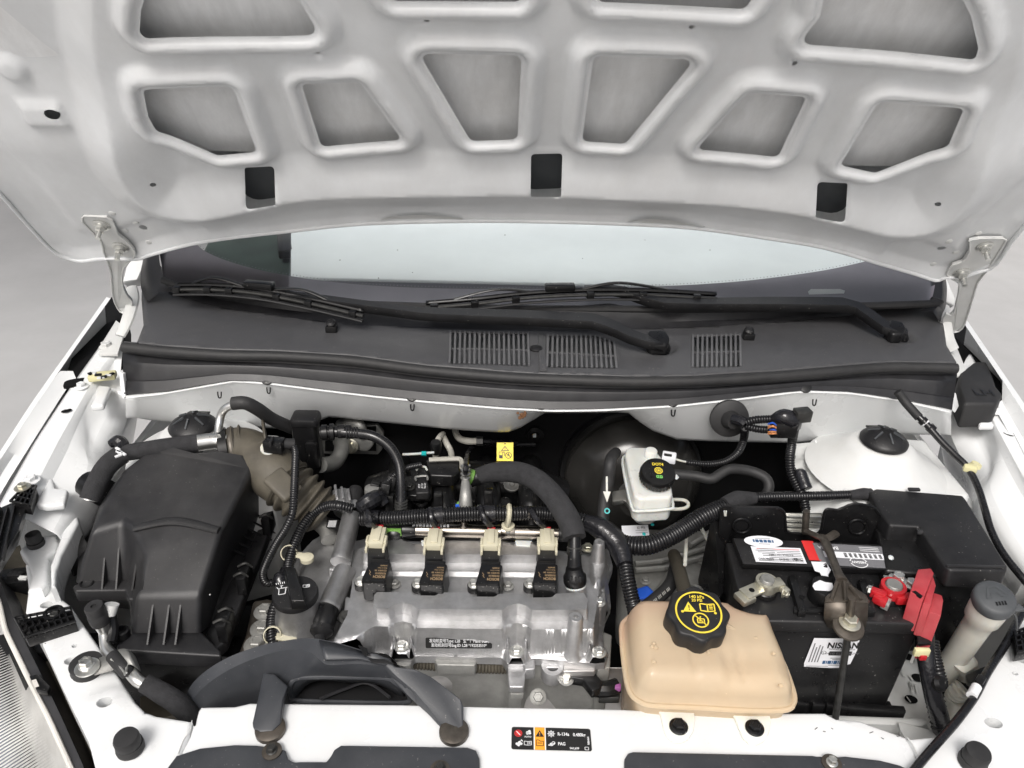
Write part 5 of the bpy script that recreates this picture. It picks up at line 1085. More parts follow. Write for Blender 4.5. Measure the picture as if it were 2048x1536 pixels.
# breather hose (left) from the purge valve
ph = thing('vent_hose', 'black vent hose curving from purge valve to a green clip behind the first coil', 'hose', P(760, 870, 1.0))
pth = [P(640, 866, 1.0), P(668, 864, 1.0), P(700, 866, 1.0), P(745, 872, .995), P(778, 893, .985), P(797, 925, .97), P(802, 965, .95), P(802, 1010, .93), P(798, 1045, .915)]
MB().tube(pth, [.0095, .0085, .0080, .0080, .0080, .0080, .0082, .0085, .009], 14, step=.005).build('pipe', 'loom', ph)
d0 = (pth[1]-pth[0]).normalized()
for k, (rr, ll) in enumerate(((.0125, .010), (.0135, .008), (.011, .012), (.0098, .010))): MB().lathe(pth[0]+d0*(.002+.0125*k), d0, [(rr*.9, 0), (rr, .001), (rr, ll-.001), (rr*.9, ll)], 18).build('collar', 'black', ph, sharp=45)
for k in range(5): MB().lathe(pth[2]+d0*(-.006+.004*k), d0, [(.0083, 0), (.0095, .001), (.0095, .002), (.0083, .003)], 16).build('ring', 'black_matte', ph, sharp=45)
for k in range(4): MB().lathe(P(802, 1000+k*6, .936-.002*k), (0, -.2, -1), [(.0088, 0), (.0100, .001), (.0100, .002), (.0088, .003)], 16).build('ring', 'bolt_dark', ph, sharp=45)
c = P(790, 1060, .905); MB().lathe(c, (0, -.35, 1), [(.015, -.012), (.0155, -.004), (.0155, .008), (.011, .012)], 20).build('elbow', 'black', ph, sharp=45)
MB().hull([c+Vector((a, -.013, b)) for a, b in ((-.011, .010), (.011, .010), (.012, -.001), (-.012, -.001))], [c+Vector((a, -.006, b)) for a, b in ((-.011, .010), (.011, .010), (.012, -.001), (-.012, -.001))]).build('green_clip', 'green', ph, bevel=.001)
# heat shield in front of the engine
hsd = thing('heat_shield', 'dull silver exhaust heat shield below the cam cover front', 'heat shield', P(1020, 1385, .73))
lv = [(1336, .80), (1346, .785), (1366, .765), (1390, .74), (1420, .715), (1450, .69)]
rows = []
for v, z in lv:
    row = []
    for i in range(45):
        u = 780+i*(1262-780)/44; bz = .022*math.exp(-((u-880)/34)**2)*sstep(1340, 1362, v)*(1-.7*sstep(1375, 1400, v))+.020*math.exp(-((u-1075)/40)**2)*sstep(1360, 1400, v)+.012*math.exp(-((u-1160)/30)**2)*sstep(1380, 1410, v)
        row.append(P(u, v, z)+Vector((0, -.6, .8))*float(bz))
    rows.append(row)
MB().loft(rows).build('sheet', 'shield', hsd, sharp=80, sub=1, recalc=False, solid=.002)
bolt_on(hsd, 1076, 1394, .766, .0072, 'alu_dirty', (0, -.6, .8))
# ================================================================== airbox
ab = thing('airbox', 'big black plastic air filter box with ribbed front on the left of the bay', 'air filter box', P(330, 1100, .90))
def v3(d): return {k: P(*q) for k, q in d.items()}
A = v3(dict(a=(248, 942, .965), b=(300, 902, .986), b2=(345, 895, .990), c=(395, 908, .990), c2=(432, 902, .990), d=(492, 912, .982), e=(508, 938, .968), f=(444, 1062, .945), f2=(350, 1044, .948), g=(268, 1058, .942), h=(246, 1040, .940), i=(180, 1068, .935), j=(205, 1010, .950),
    k=(290, 1112, .925), l=(268, 1190, .905), m=(402, 1190, .905), n=(278, 1170, .908),
    i2=(152, 1168, .862), h2=(246, 1162, .862), k2=(266, 1168, .862), l2=(262, 1266, .856), m2=(402, 1266, .856), f3=(470, 1130, .80), e3=(555, 1005, .83), d3=(560, 950, .85), m3=(440, 1235, .80), a2=(195, 1010, .80), j2=(160, 1090, .82)))
ks = list(A); ix = {k: n for n, k in enumerate(ks)}
faces = ['abb2cc2defgf2'.replace('', '')]
FL = [('a', 'b', 'b2', 'c', 'c2', 'd', 'e', 'f', 'f2', 'g', 'h', 'i', 'j'), ('g', 'f2', 'f', 'm', 'l', 'n', 'k'), ('i', 'h', 'h2', 'i2'), ('h', 'g', 'k', 'k2', 'h2'), ('k', 'n', 'l', 'l2', 'k2'), ('l', 'm', 'm2', 'l2'), ('f', 'e', 'e3', 'f3'), ('m', 'f', 'f3', 'm3'), ('m', 'm3', 'm2'), ('e', 'd', 'd3', 'e3'), ('a', 'j', 'i', 'i2', 'j2', 'a2')]
MB().add([A[k] for k in ks], [tuple(ix[k] for k in q) for q in FL]).build('lid', 'airbox', ab, bevel=.010, seg=4, sharp=40, bang=18)
MB().tube([A['g']+Vector((0, 0, .001)), A['f2']+Vector((0, 0, .0015)), A['f']+Vector((-.004, 0, .001))], [.006, .0075, .006], 10, flat=.7).build('raised_rib', 'airbox', ab)
for (u, v, z), (u2, v2, z2) in (((213, 1066, .922), (212, 1166, .862)), ((240, 1062, .922), (240, 1166, .862)), ((276, 1100, .915), (272, 1165, .866))):
    a_, b_ = P(u, v, z), P(u2, v2, z2); MB().prism([a_, b_, b_+Vector((0, -.016, 0)), a_+Vector((0, -.003, 0))], (.0024, 0, 0)).build('rib', 'airbox', ab, flat=True)
for u in (306, 338, 361):
    a_, b_ = P(u, 1205, .893), P(u-1, 1266, .857); MB().prism([a_, b_, b_+Vector((0, -.020, 0)), a_+Vector((0, -.003, 0))], (.0024, 0, 0)).build('rib', 'airbox', ab, flat=True)
block([(144, 1172), (190, 1150), (268, 1158), (280, 1200), (256, 1198), (250, 1180), (150, 1182)], .864, .022, 'airbox', ab, 'flange', .003)
block([(232, 1290), (268, 1262), (402, 1262), (440, 1300), (442, 1312), (234, 1300)], .854, .026, 'airbox', ab, 'flange', .003)
block([(430, 1300), (452, 1282), (560, 1008), (545, 1000), (410, 1265)], .835, .02, 'airbox', ab, 'flange', .003)
MB().hull(L([(150, 1172), (258, 1180), (264, 1280), (240, 1292), (436, 1302), (455, 1282), (555, 1005), (300, 960)], .832), L([(180, 1210), (262, 1220), (268, 1300), (250, 1320), (436, 1330), (455, 1310), (555, 1030), (300, 980)], .72)).build('base', 'airbox', ab, bevel=.006)
for u, v in ((174, 1166), (242, 1262)): MB().lathe(P(u, v, .864), (0, 0, 1), [(.010, -.01), (.010, .001), (.0075, .002), (.006, -.003), (.001, -.003)], 20).build('screw_boss', 'black', ab, sharp=40)
for u, v in ((538, 1042), (490, 1158), (452, 1250)):
    c = P(u, v, .85); x_ = (P(555, 1005, .84)-P(430, 1300, .84)).normalized()
    cb = MB().box(c, (.036, .014, .034), X=x_).build('clip', 'black', ab, bevel=.002)
    for k in (-1, 1): MB().tube([c+x_*.010*k+Vector((-.010, -.003, .018)), c+x_*.010*k+Vector((.001, 0, .022)), c+x_*.010*k+Vector((.008, .003, .012))], .0022, 6).build('clip_rib', 'bolt_dark', cb)
for k in range(9):
    s = k/9+.05; a_, b_ = A['f'].lerp(A['e'], s), A['f3'].lerp(A['e3'], s); nrm = Vector((.9, -.2, .3)).normalized()
    MB().box((a_.lerp(b_, .25)+b_)/2+nrm*.001, ((b_-a_).length*.75, .0025, .003), X=b_-a_, Z=nrm).build('side_rib', 'airbox', ab, flat=True)
MB().lathe(P(420, 1190, .90), (0, 0, 1), [(.001, 0), (.001, .001)], 6).build('speck', 'milk_dirty', ab)
# outlet clamp and intake hose
ih = thing('intake_hose', 'dusty brown rubber intake hose with bellows from airbox to throttle', 'hose', P(540, 930, .95))
pth = L([(452, 902, .962), (476, 898, .962), (502, 906, .96), (528, 926, .955), (556, 952, .945), (578, 972, .935)])
MB().tube(pth, [.034, .036, .0375, .040, .042, .039], 28, step=.006).build('elbow', 'rubber_brown', ih)
be = L([(574, 968, .937), (600, 990, .925), (626, 1010, .91), (652, 1030, .895)])
MB().tube(be, lambda f: .039-.006*f+.0046*math.cos(f*2*math.pi*5.5), 28, step=.0016).build('bellows', 'rubber_brown', ih, sharp=80)
d0 = (pth[1]-pth[0]).normalized()
for q, r_ in ((.010, .0372), (.022, .0375), (.060, .041)): MB().lathe(pth[0]+d0*q, d0, [(r_-.002, 0), (r_+.0012, .0015), (r_+.0012, .0035), (r_-.002, .005)], 32).build('ring', 'rubber_brown', ih, sharp=60)
MB().lathe(pth[0]-d0*.010, d0, [(.036, 0), (.0385, .001), (.0385, .014), (.036, .015)], 32).build('clamp', 'black', ih, sharp=40); MB().lathe(pth[0]+d0*.007, d0, [(.0365, 0), (.0372, .001), (.0372, .008), (.0365, .009)], 32).build('steel_band', 'steel_worn', ih, sharp=40)
MB().lathe(P(534, 902, .985), (.25, -.45, .75), [(.022, -.022), (.021, -.004), (.0195, 0), (.013, .0005)], 24).build('sensor_boss', 'rubber_brown', ih, sharp=40)
MB().box(P(566, 970, .975), (.05, .035, .012), X=(.8, -.6, -.2), Z=(.2, -.4, .9)).build('raised_pad', 'rubber_brown', ih, bevel=.005, seg=3)
at = thing('air_temperature_sensor', 'small black air temperature sensor plugged into the brown intake hose', 'sensor', P(545, 892, .99))
MB().lathe(P(536, 899, .99), (.25, -.45, .75), [(.0115, 0), (.0115, .006)], 20).build('seal', 'milk_dirty', at); MB().box(P(549, 890, 1.0), (.030, .020, .020), X=(1, -.1, -.1)).build('plug', 'black', at, bevel=.002); MB().box(P(543, 884, 1.012), (.004, .016, .010)).build('latch', 'black_matte', at, bevel=.0008); MB().cyl(P(560, 887, 1.0), P(588, 888, .995), .0085).build('boot', 'rubber', at)
lm3 = loom('thin corrugated loom dropping from the air sensor between airbox and intake hose', [(586, 890, .995), (591, 905, .99), (590, 940, .985), (588, 985, .975), (585, 1025, .96), (573, 1055, .94), (551, 1090, .91), (532, 1128, .88), (526, 1150, .86), (534, 1166, .845), (556, 1162, .845)], .0054, rib=.0013, pitch=.0038)
lm4 = loom('corrugated loom from the throttle down the left side of the cam cover', [(706, 1018, .93), (680, 1012, .935), (655, 1012, .93), (628, 1026, .92), (605, 1054, .91), (590, 1086, .90), (580, 1118, .89), (576, 1142, .885)], .0072, rib=.0015, pitch=.004)
MB().tube(L([(572, 1140, .885), (568, 1150, .885), (560, 1160, .885), (564, 1168, .883)]), [.008, .009, .011, .007], 10, step=.003).build('tape_wrap', 'tape', lm4)
lm5 = loom('corrugated loom passing under the oil cap down to the engine mount', [(560, 1195, .868), (547, 1222, .862), (543, 1250, .855), (545, 1282, .85), (552, 1310, .84)], .0072, rib=.0016, pitch=.004)
def pclip(label, u, v, z, du, par=None):
    t = thing('cable_clip', label, 'clip', P(u, v, z), 'beige cable clips')
    c = P(u, v, z); e = P(u+du, v+10, z-.004)
    MB().lathe(c, (.15, -.75, .6), [(.0105, -.004), (.012, -.003), (.012, .003), (.0105, .004)], 22, cap=False).build('loop', 'beige', t, sharp=40); MB().box((c+e)/2+Vector((.004, 0, 0)), ((e-c).length, .011, .003), X=e-c).build('strap', 'beige', t, bevel=.001); MB().lathe(e, (0, 0, 1), [(.0098, -.004), (.0098, .002), (.006, .003), (.0022, .003), (.002, 0)], 22).build('foot', 'beige', t, sharp=40)
pclip('beige cable clip on the cam cover above the oil cap', 578, 1106, .893, 36); pclip('beige cable clip on the cam cover below the oil cap', 545, 1270, .856, 34)
# ------------------------------------------------------------------ purge valve and pipes by the left dome
pv = thing('purge_valve', 'glossy black purge valve canister hanging under the white bulkhead', 'valve', P(616, 885, .99))
c = PY(616, 890, 1.07)
mb = MB(); mb.hull([c+Vector((a, b, .052)) for a, b in round_poly([(-.020, -.016), (.020, -.016), (.020, .018), (-.020, .018)], .008, 4)], [c+Vector((a, b, -.062)) for a, b in round_poly([(-.023, -.016), (.023, -.016), (.023, .018), (-.023, .018)], .008, 4)]); mb.build('body', 'black', pv, bevel=.003)
mb = MB(); mb.hull([c+Vector((a, b, .060)) for a, b in round_poly([(-.020, -.018), (.024, -.018), (.024, .018), (-.020, .018)], .008, 4)], [c+Vector((a, b, .046)) for a, b in round_poly([(-.022, -.018), (.026, -.018), (.026, .018), (-.022, .018)], .008, 4)]); mb.build('cap', 'black_matte', pv, bevel=.003)
MB().box(c+Vector((-.030, -.006, -.004)), (.030, .016, .016)).build('port', 'black', pv, bevel=.003); MB().box(c+Vector((.012, -.020, -.006)), (.020, .008, .050)).build('front_rib', 'black', pv, bevel=.003)
ac1 = thing('heater_hose', 'black rubber hose with bare metal pipe end, left of the purge valve under the bulkhead', 'hose', P(480, 815, 1.0))
MB().tube([PY(436, 878, 1.0), PY(438, 850, 1.02), PY(443, 828, 1.03), PY(454, 815, 1.03), PY(474, 808, 1.03)], .0066, 14).build('pipe', 'alu_tube', ac1); MB().tube([PY(466, 807, 1.03), PY(490, 806, 1.03), PY(515, 818, 1.04), PY(548, 840, 1.06), PY(600, 862, 1.09)], .0108, 16).build('hose', 'rubber', ac1)
MB().lathe(PY(437, 876, 1.0), (0, 0, 1), [(.009, -.004), (.009, .004)], 16).build('flange', 'alu_tube', ac1)
ac2 = thing('suction_pipe', 'foam-sleeved air conditioning pipe behind the airbox with a bare aluminium end', 'pipe', P(330, 890, .97))
MB().tube([P(180, 1000, .93), P(196, 962, .95), P(216, 930, .965), P(245, 908, .972)], .0158, 18, step=.006).build('sleeve', 'foam', ac2); MB().tube([P(238, 908, .975), P(300, 898, .985), P(360, 890, .985), P(403, 885, .985)], [.0130, .0130, .0138, .0145], 18, step=.006).build('sleeve', 'foam', ac2)
MB().tube([P(395, 886, .99), P(430, 882, .988), P(452, 886, .984)], .0132, 16).build('pipe', 'alu_tube', ac2); MB().tube([P(192, 966, .945), P(180, 1000, .925)], .0140, 16).build('pipe', 'alu_tube', ac2)
MB().tube([P(222, 888, .985), P(236, 882, .99), P(246, 892, .985), P(238, 906, .982)], [.007, .010, .010, .007], 10, step=.003).build('tape_wrap', 'tape', ac2)
for k in range(6): MB().box(P(241+random.uniform(-6, 8), 905+random.uniform(-7, 9), .993), (.010, .004, .003), X=(1, random.uniform(-1, 1), 0)).build('white_tape_shred', 'tape_white', ac2, bevel=.0006)
ac3 = thing('expansion_pipes', 'dull metal air conditioning pipes with bolted flange under the bulkhead, beside the purge valve', 'pipes', PY(700, 890, 1.15))
MB().tube([PY(642, 930, 1.06), PY(668, 925, 1.09), PY(682, 905, 1.12), PY(684, 885, 1.15), PY(690, 878, 1.20)], .0135, 14).build('pipe', 'alu_dirty', ac3); MB().tube([PY(680, 848, 1.20), PY(705, 846, 1.17), PY(722, 852, 1.16), PY(724, 870, 1.17)], .009, 12).build('pipe', 'alu_dirty', ac3)
q = [PY(u, v, 1.17) for u, v in ((668, 872), (712, 868), (740, 872), (748, 890), (736, 904), (680, 900), (664, 890))]; MB().prism(q, (0, .02, 0)).build('flange', 'alu_dirty', ac3, bevel=.004); MB().hexbolt(PY(701, 892, 1.165), (0, -1, .2), .010, .01).build('bolt', 'zinc_yellow', ac3)
q = [PY(u, v, 1.20) for u, v in ((640, 856), (755, 850), (768, 866), (764, 900), (756, 910), (640, 908))]; MB().prism(q, (0, .01, 0)).build('plate', 'alu_dirty', ac3, bevel=.003)
q = [PY(u, v, 1.197) for u, v in ((650, 858), (752, 854), (752, 902), (650, 902))]; MB().prism(q, (0, .004, 0)).build('seal', 'black', ac3)
# throttle body, thermostat bits
tb = thing('throttle_body', 'silver throttle body casting between the intake hose and manifold', 'throttle body', P(690, 1000, .90))
MB().hull(L([(662, 980), (690, 974), (712, 985), (718, 1010), (690, 1024), (668, 1010)], .925), L([(662, 1000), (690, 994), (712, 1005), (718, 1030), (690, 1044), (668, 1030)], .86)).build('casting', 'alu', tb, bevel=.004)
for k in range(3): MB().box(P(672+k*13, 984+k*4, .930), (.004, .03, .008), X=(1, .3, 0)).build('fin', 'alu', tb, bevel=.001)
MB().tube(L([(640, 1045, .88), (655, 1060, .875), (660, 1080, .87)]), .014, 14).build('coolant_neck', 'alu_dirty', tb); MB().hull(L([(655, 1035), (680, 1040), (676, 1062), (652, 1056)], .90), L([(655, 1035), (680, 1040), (676, 1062), (652, 1056)], .87)).build('barcode_block', 'black', tb, bevel=.002)
f = Face(P(676, 1043, .9005), P(672, 1058, .9005), P(657, 1039, .9005), .0004); f.lines(tb, [((-.8+.2*k, -.8), (-.8+.2*k, .8)) for k in range(9)], .0009, 'white_ink')
hz = thing('sensor_harness', 'thin black harness with plugs rising behind the upper cam solenoid', 'wiring loom', P(760, 960, .94))
MB().tube(L([(742, 1010, .93), (752, 985, .94), (768, 970, .95), (790, 950, .955), (815, 936, .955), (842, 930, .95)]), .0045, 10, rib=.001, pitch=.003).build('sleeve', 'loom', hz, sharp=80)
for u, v in ((748, 985), (770, 985), (782, 970)): MB().box(P(u, v, .94), (.014, .018, .034), Z=(.2, .3, 1)).build('plug', 'black', hz, bevel=.002)
MB().tube(L([(720, 1015, .94), (740, 1002, .95), (758, 995, .945), (770, 1008, .935)]), [.010, .013, .012, .008], 10, step=.003).build('tape_wrap', 'tape', hz); MB().lathe(P(744, 980, .95), (0, 0, 1), [(.012, -.004), (.011, .004), (.004, .006)], 14).build('cap', 'alu_dirty', hz)
# ------------------------------------------------------------------ intake snorkel in front
sk_ = thing('intake_duct', 'dark grey plastic intake duct arching over the front crossbeam on two legs', 'intake duct', P(640, 1350, .86))
def duct_sec(px_top, px_front, px_bot, z0, z1, z2): return [P(*px_top, z0), P(*px_front, z1), P(*px_bot, z2)]
back = catmull(L([(365, 1420, .80), (385, 1375, .83), (415, 1345, .85), (460, 1318, .868), (520, 1296, .882), (575, 1285, .89), (620, 1281, .892), (665, 1288, .89), (715, 1302, .886), (742, 1312, .882), (780, 1322, .874)]), 5)
rid = catmull(L([(368, 1432, .79), (392, 1392, .825), (428, 1358, .85), (480, 1328, .868), (540, 1306, .882), (590, 1299, .888), (622, 1305, .888), (640, 1318, .885), (660, 1328, .882), (720, 1326, .880), (780, 1334, .872)]), 5)
frn = catmull(L([(372, 1440, .785), (408, 1402, .815), (440, 1374, .835), (490, 1348, .85), (530, 1340, .852), (560, 1350, .85), (580, 1358, .848), (620, 1353, .848), (700, 1353, .848), (760, 1356, .846), (800, 1360, .842)]), 5)
bot = catmull(L([(378, 1446, .775), (420, 1430, .79), (450, 1428, .79), (490, 1430, .785), (530, 1432, .785), (555, 1434, .785), (575, 1420, .80), (620, 1362, .835), (700, 1361, .836), (760, 1366, .832), (815, 1400, .80)]), 5)
mb = MB().loft([[p+Vector((0, .02, -.05)) for p in back], back, rid, frn, bot]); mb.build('shell', 'duct', sk_, sharp=28, solid=.003, off=-1, recalc=False)
MB().loft([[p+Vector((0, .0, .003)) for p in back[32:]], lerp_line(L([(650, 1318, .893), (720, 1316, .890), (775, 1330, .878)]), len(back)-32)]).build('lip', 'duct', sk_, solid=.003, recalc=False)
# mouth
mouth = catmull(L([(580, 1372, .842), (592, 1358, .848), (625, 1354, .850), (700, 1354, .850), (770, 1356, .848), (792, 1366, .843), (815, 1385, .828), (820, 1398, .815), (812, 1405, .812), (760, 1406, .815), (600, 1402, .818), (584, 1394, .822)]), 4, True)
inner = [p+Vector((0, .05, -.008)) for p in mouth]; c_ = sum(inner, Vector())/len(inner); inner = [c_+(p-c_)*.72 for p in inner]
MB().tube(mouth+[mouth[0]], .0035, 8, smooth=0).build('mouth_rim', 'duct', sk_)
MB().loft([mouth, inner], closed=True).build('mouth', 'dark_void', sk_, sharp=60, solid=.002, recalc=False); MB().add(inner, [tuple(range(len(inner)))]).build('throat', 'dark_void', sk_)  # duct interior made near-black: the shade inside is put into its colour
for px in ([(640, 1398), (690, 1378), (735, 1366), (780, 1395)],): MB().tube(L(px, .826), .0022, 6).build('flow_vane', 'cowl_dark', sk_)
# legs
MB().hull(L([(527, 1345, .866), (548, 1348, .866), (576, 1372, .862), (567, 1400, .86), (562, 1446, .854), (545, 1462, .853), (520, 1464, .853), (506, 1456, .854), (505, 1445, .855), (515, 1400, .862)]), L([(530, 1350, .85), (550, 1352, .85), (576, 1376, .85), (570, 1405, .846), (564, 1452, .8445), (547, 1467, .8445), (522, 1469, .8445), (508, 1460, .8445), (507, 1450, .845), (517, 1405, .848)])).build('leg', 'duct', sk_, bevel=.002, seg=2)
MB().hull(L([(722, 1306, .890), (752, 1306, .890), (778, 1318, .886), (790, 1332, .882), (830, 1338, .876), (862, 1352, .872), (905, 1384, .864), (922, 1398, .860), (928, 1412, .858), (927, 1466, .850), (890, 1463, .850), (882, 1450, .851), (860, 1420, .857), (828, 1382, .864), (792, 1352, .872), (770, 1330, .878), (735, 1318, .884)]),
          L([(722, 1312, .88), (752, 1312, .88), (778, 1324, .876), (790, 1340, .872), (826, 1350, .862), (855, 1368, .855), (885, 1395, .850), (905, 1412, .847), (920, 1424, .846), (925, 1469, .8445), (892, 1468, .8445), (880, 1456, .8445), (858, 1432, .845), (824, 1400, .846), (790, 1364, .856), (770, 1340, .868), (735, 1324, .876)])).build('leg', 'duct', sk_, bevel=.002, seg=2)
for u, v in ((541, 1460), (908, 1465)): MB().lathe(P(u, v, ZR+.001), (0, 0, 1), [(.018, -.002), (.018, .004), (.014, .006), (.001, .006)], 28).build('foot', 'steel_worn', sk_, sharp=45)
MB().hull(L([(716, 1290), (734, 1296), (738, 1312), (728, 1312)], .897), L([(716, 1290), (734, 1296), (738, 1312), (728, 1312)], .875)).build('clip', 'black', sk_, bevel=.001)
MB().hull(L([(735, 1317), (770, 1318), (790, 1328), (745, 1326)], .892), L([(735, 1317), (770, 1318), (790, 1328), (745, 1326)], .884)).build('strap', 'black_matte', sk_, bevel=.001)
# ------------------------------------------------------------------ A/C service pipe on the left arm
sp_ = thing('service_pipe', 'bent aluminium air conditioning pipe with black port cap and foam sleeve by the left arm', 'pipe', P(230, 1320, .86))
MB().tube(L([(205, 1252, .875), (209, 1275, .868), (214, 1298, .862), (232, 1318, .86), (256, 1340, .86), (276, 1362, .858), (300, 1374, .85)]), [.006, .0068, .0076, .0076, .0076, .0076, .0076], 16).build('pipe', 'alu_tube', sp_)
MB().tube(L([(288, 1366, .855), (320, 1384, .845), (352, 1404, .83), (380, 1430, .80), (392, 1455, .77)]), [.0115, .0130, .0135, .0135, .013], 18, step=.005).build('foam_sleeve', 'foam', sp_)
MB().lathe(P(204, 1250, .885), (-.03, 0, 1), [(.006, -.020), (.008, -.008), (.0095, .002), (.0105, .006)], 20).build('port', 'alu_tube', sp_, sharp=40); c = P(200, 1240, .893)
MB().lathe(c, (-.06, -.03, 1), [(.0122, -.004), (.0128, .002), (.0128, .011), (.0118, .013), (.0120, .0145), (.0120, .024), (.0110, .0265), (.0038, .0265), (.0034, .024)], 28).build('port_cap', 'rubber', sp_, sharp=40)
MB().cyl(P(220, 1230, .895), P(224, 1208, .908), .007, .009, 12).build('sensor_stub', 'hinge_paint', sp_); MB().tube(L([(222, 1232, .885), (226, 1262, .872), (222, 1285, .865)]), .0075, 10).build('sensor_lead', 'black', sp_)
br_ = thing('pipe_clamp', 'grey steel strap clamp holding the aluminium pipe, bolted to the left arm', 'clamp', P(175, 1338, ZR+.01))
MB().lathe(P(176, 1340, ZR+.002), (0, 0, 1), [(.0195, -.001), (.0205, .003), (.0195, .0075), (.020, .009), (.020, .013), (.016, .0145)], 30).build('grommet', 'rubber', br_, sharp=40); MB().lathe(P(175, 1336, ZR+.016), (0, 0, 1), [(.0150, 0), (.0150, .0022), (.012, .003)], 28).build('washer', 'zinc', br_); bolt_on(br_, 173, 1330, ZR+.0185, .0082, 'zinc', washer=1.25)
st_ = L([(182, 1322, ZR+.014), (215, 1309, ZR+.020), (240, 1298, ZR+.030), (258, 1300, ZR+.031), (272, 1314, ZR+.014)]); st2 = L([(188, 1350, ZR+.012), (222, 1341, ZR+.018), (250, 1330, ZR+.028), (268, 1330, ZR+.028), (282, 1342, ZR+.010)])
MB().loft([catmull(st_, 5), catmull(st2, 5)]).build('strap', 'alu_dirty', br_, solid=.0015, recalc=False, sharp=60)
MB().tube(L([(222, 1318), (244, 1338), (250, 1350)], ZR+.030), .0012, 6).build('edge_wire', 'zinc', br_); MB().tube(L([(262, 1322), (254, 1332), (252, 1346)], ZR+.028), .0018, 6).build('hook', 'zinc', br_)
MB().tube(L([(226, 1312, .868), (246, 1336, .868), (256, 1346, .862)]), .0092, 14).build('rubber_liner', 'rubber', br_)
fn = thing('fan_shroud', 'dark fan shroud glimpsed below the foam sleeve behind the left arm', 'fan shroud', P(330, 1420, .70))
MB().box(P(480, 1400, .66), (.62, .04, .24)).build('panel', 'black', fn, bevel=.004); MB().box(P(318, 1416, .70), (.05, .05, .012), X=(1, .4, 0)).build('tab', 'rubber_brown', fn, bevel=.002)
lp = thing('purge_grommet', 'dark rubber pipe stub between the inner rail and the airbox', 'grommet', P(155, 1110, .82))
MB().cyl(P(133, 1118, .82), P(175, 1100, .82), .030, n=24).build('stub', 'rubber', lp); MB().cyl(P(176, 968, .90), P(210, 986, .90), .022, n=18).build('upper_stub', 'black', lp)
# ================================================================== brake booster and fluid reservoir
bb = thing('brake_booster', 'large round black brake booster drum on the firewall behind the fluid reservoir', 'brake booster', PY(1275, 975, 1.14))
c = PY(1268, 972, 1.16)
MB().lathe(c, (.02, -1, .10), [(.128, -.06), (.130, -.02), (.128, -.012), (.118, -.004), (.108, .012), (.085, .030), (.055, .040), (.035, .042), (.034, .055), (.001, .056)], 64).build('drum', 'booster', bb, sharp=50)
MB().lathe(c, (.02, -1, .10), [(.137, -.062), (.139, -.055), (.139, -.045), (.136, -.04)], 64).build('rear_shell', 'black', bb, sharp=50)
mc = thing('brake_fluid_reservoir', 'milky white brake fluid reservoir with round black cap on its master cylinder', 'reservoir', P(1300, 960, .95))
top = L([(1252, 897), (1262, 893), (1306, 894), (1322, 912), (1330, 930), (1344, 975), (1346, 988), (1340, 994), (1280, 998), (1268, 990), (1258, 950), (1250, 910)], .965)
low = [p+Vector((.0, -.002, -.045)) for p in top]; cc = sum(low, Vector())/len(low)
MB().hull(top, low).build('tank', 'milk', mc, bevel=.006, seg=3, sharp=50)
ri = [p+Vector((0, 0, -.020)) for p in top]; ri = [cc*0+sum(ri, Vector())/len(ri)+(p-sum(ri, Vector())/len(ri))*1.06 for p in ri]
MB().tube(ri+[ri[0]], .0022, 8, smooth=2).build('weld_seam', 'milk', mc)
MB().lathe(P(1301, 912, .965), (0, 0, 1), [(.0105, -.004), (.010, .010), (.0085, .012), (.001, .0125)], 20).build('filler_stub', 'milk', mc, sharp=45)
c = P(1317, 942, .992); cap = MB().lathe(c, (.05, -.28, 1), [(.024, -.020), (.0262, -.016), (.0266, -.004), (.0250, -.0005), (.0225, 0), (.001, 0)], 48); cap = cap.build('cap', 'black', mc, sharp=40)
x_, y_, z_ = axes((.05, -.28, 1), (1, 0, 0)); 
f = Face(c-x_*.02+y_*.02, c+x_*.02+y_*.02, c-x_*.02-y_*.02, .0003)
f.text(cap, 'DOT4', 0, .60, .0072, 'yellow_ink', bold=.03, sx=.9)
pts8 = [(.33*math.cos(math.pi*(k+.5)/4), .02+.33*math.sin(math.pi*(k+.5)/4)) for k in range(8)]; f.poly(cap, pts8, 'yellow_ink'); f.ring(cap, 0, .02, .0048, .0009, 'ink', .0008); f.ring(cap, 0, .02, .0028, .0009, 'ink', .0008)
f.rect(cap, -.25, -.70, .25, -.42, 'green_ink', .0005, r=.002); f.lines(cap, [((0, -.68), (0, -.44)), ((-.14, -.62), (-.14, -.5)), ((.14, -.62), (.14, -.5))], .0008, 'ink', .0008)
for k in range(30):
    a = 2*math.pi*k/30; MB().box(c+(x_*math.cos(a)+y_*math.sin(a))*.0262-z_*.011, (.0016, .0022, .010), X=x_*math.cos(a)+y_*math.sin(a), Z=z_).build('grip_ridge', 'black', cap, flat=True)
lc = MB().box(P(1338, 915, .968), (.022, .016, .014), X=(1, -.25, 0)); lc.build('level_plug', 'paper', mc, bevel=.002); MB().box(P(1336, 910, .9765), (.012, .003, .003), X=(1, -.25, 0)).build('plug_slot', 'bolt_dark', mc)
m0, m1 = P(1230, 1000, .90), P(1300, 1016, .885)
MB().tube([PY(1262, 985, 1.12), PY(1280, 1005, 1.06), P(1292, 1022, .885)], [.024, .022, .0205], 18).build('cylinder', 'alu_dirty', mc); MB().lathe(P(1292, 1022, .888), (0, -.75, .65), [(.0215, -.02), (.0215, 0), (.0205, .002), (.014, .0022), (.001, .0022)], 26).build('end_plug', 'alu_dirty', mc, sharp=40)
MB().hull(L([(1224, 982), (1250, 978), (1275, 985), (1275, 1012), (1262, 1020), (1250, 1000), (1224, 1004)], .90), L([(1224, 990), (1250, 986), (1275, 993), (1275, 1020), (1262, 1028), (1250, 1008), (1224, 1012)], .88)).build('flange', 'alu_dirty', mc, bevel=.003); 
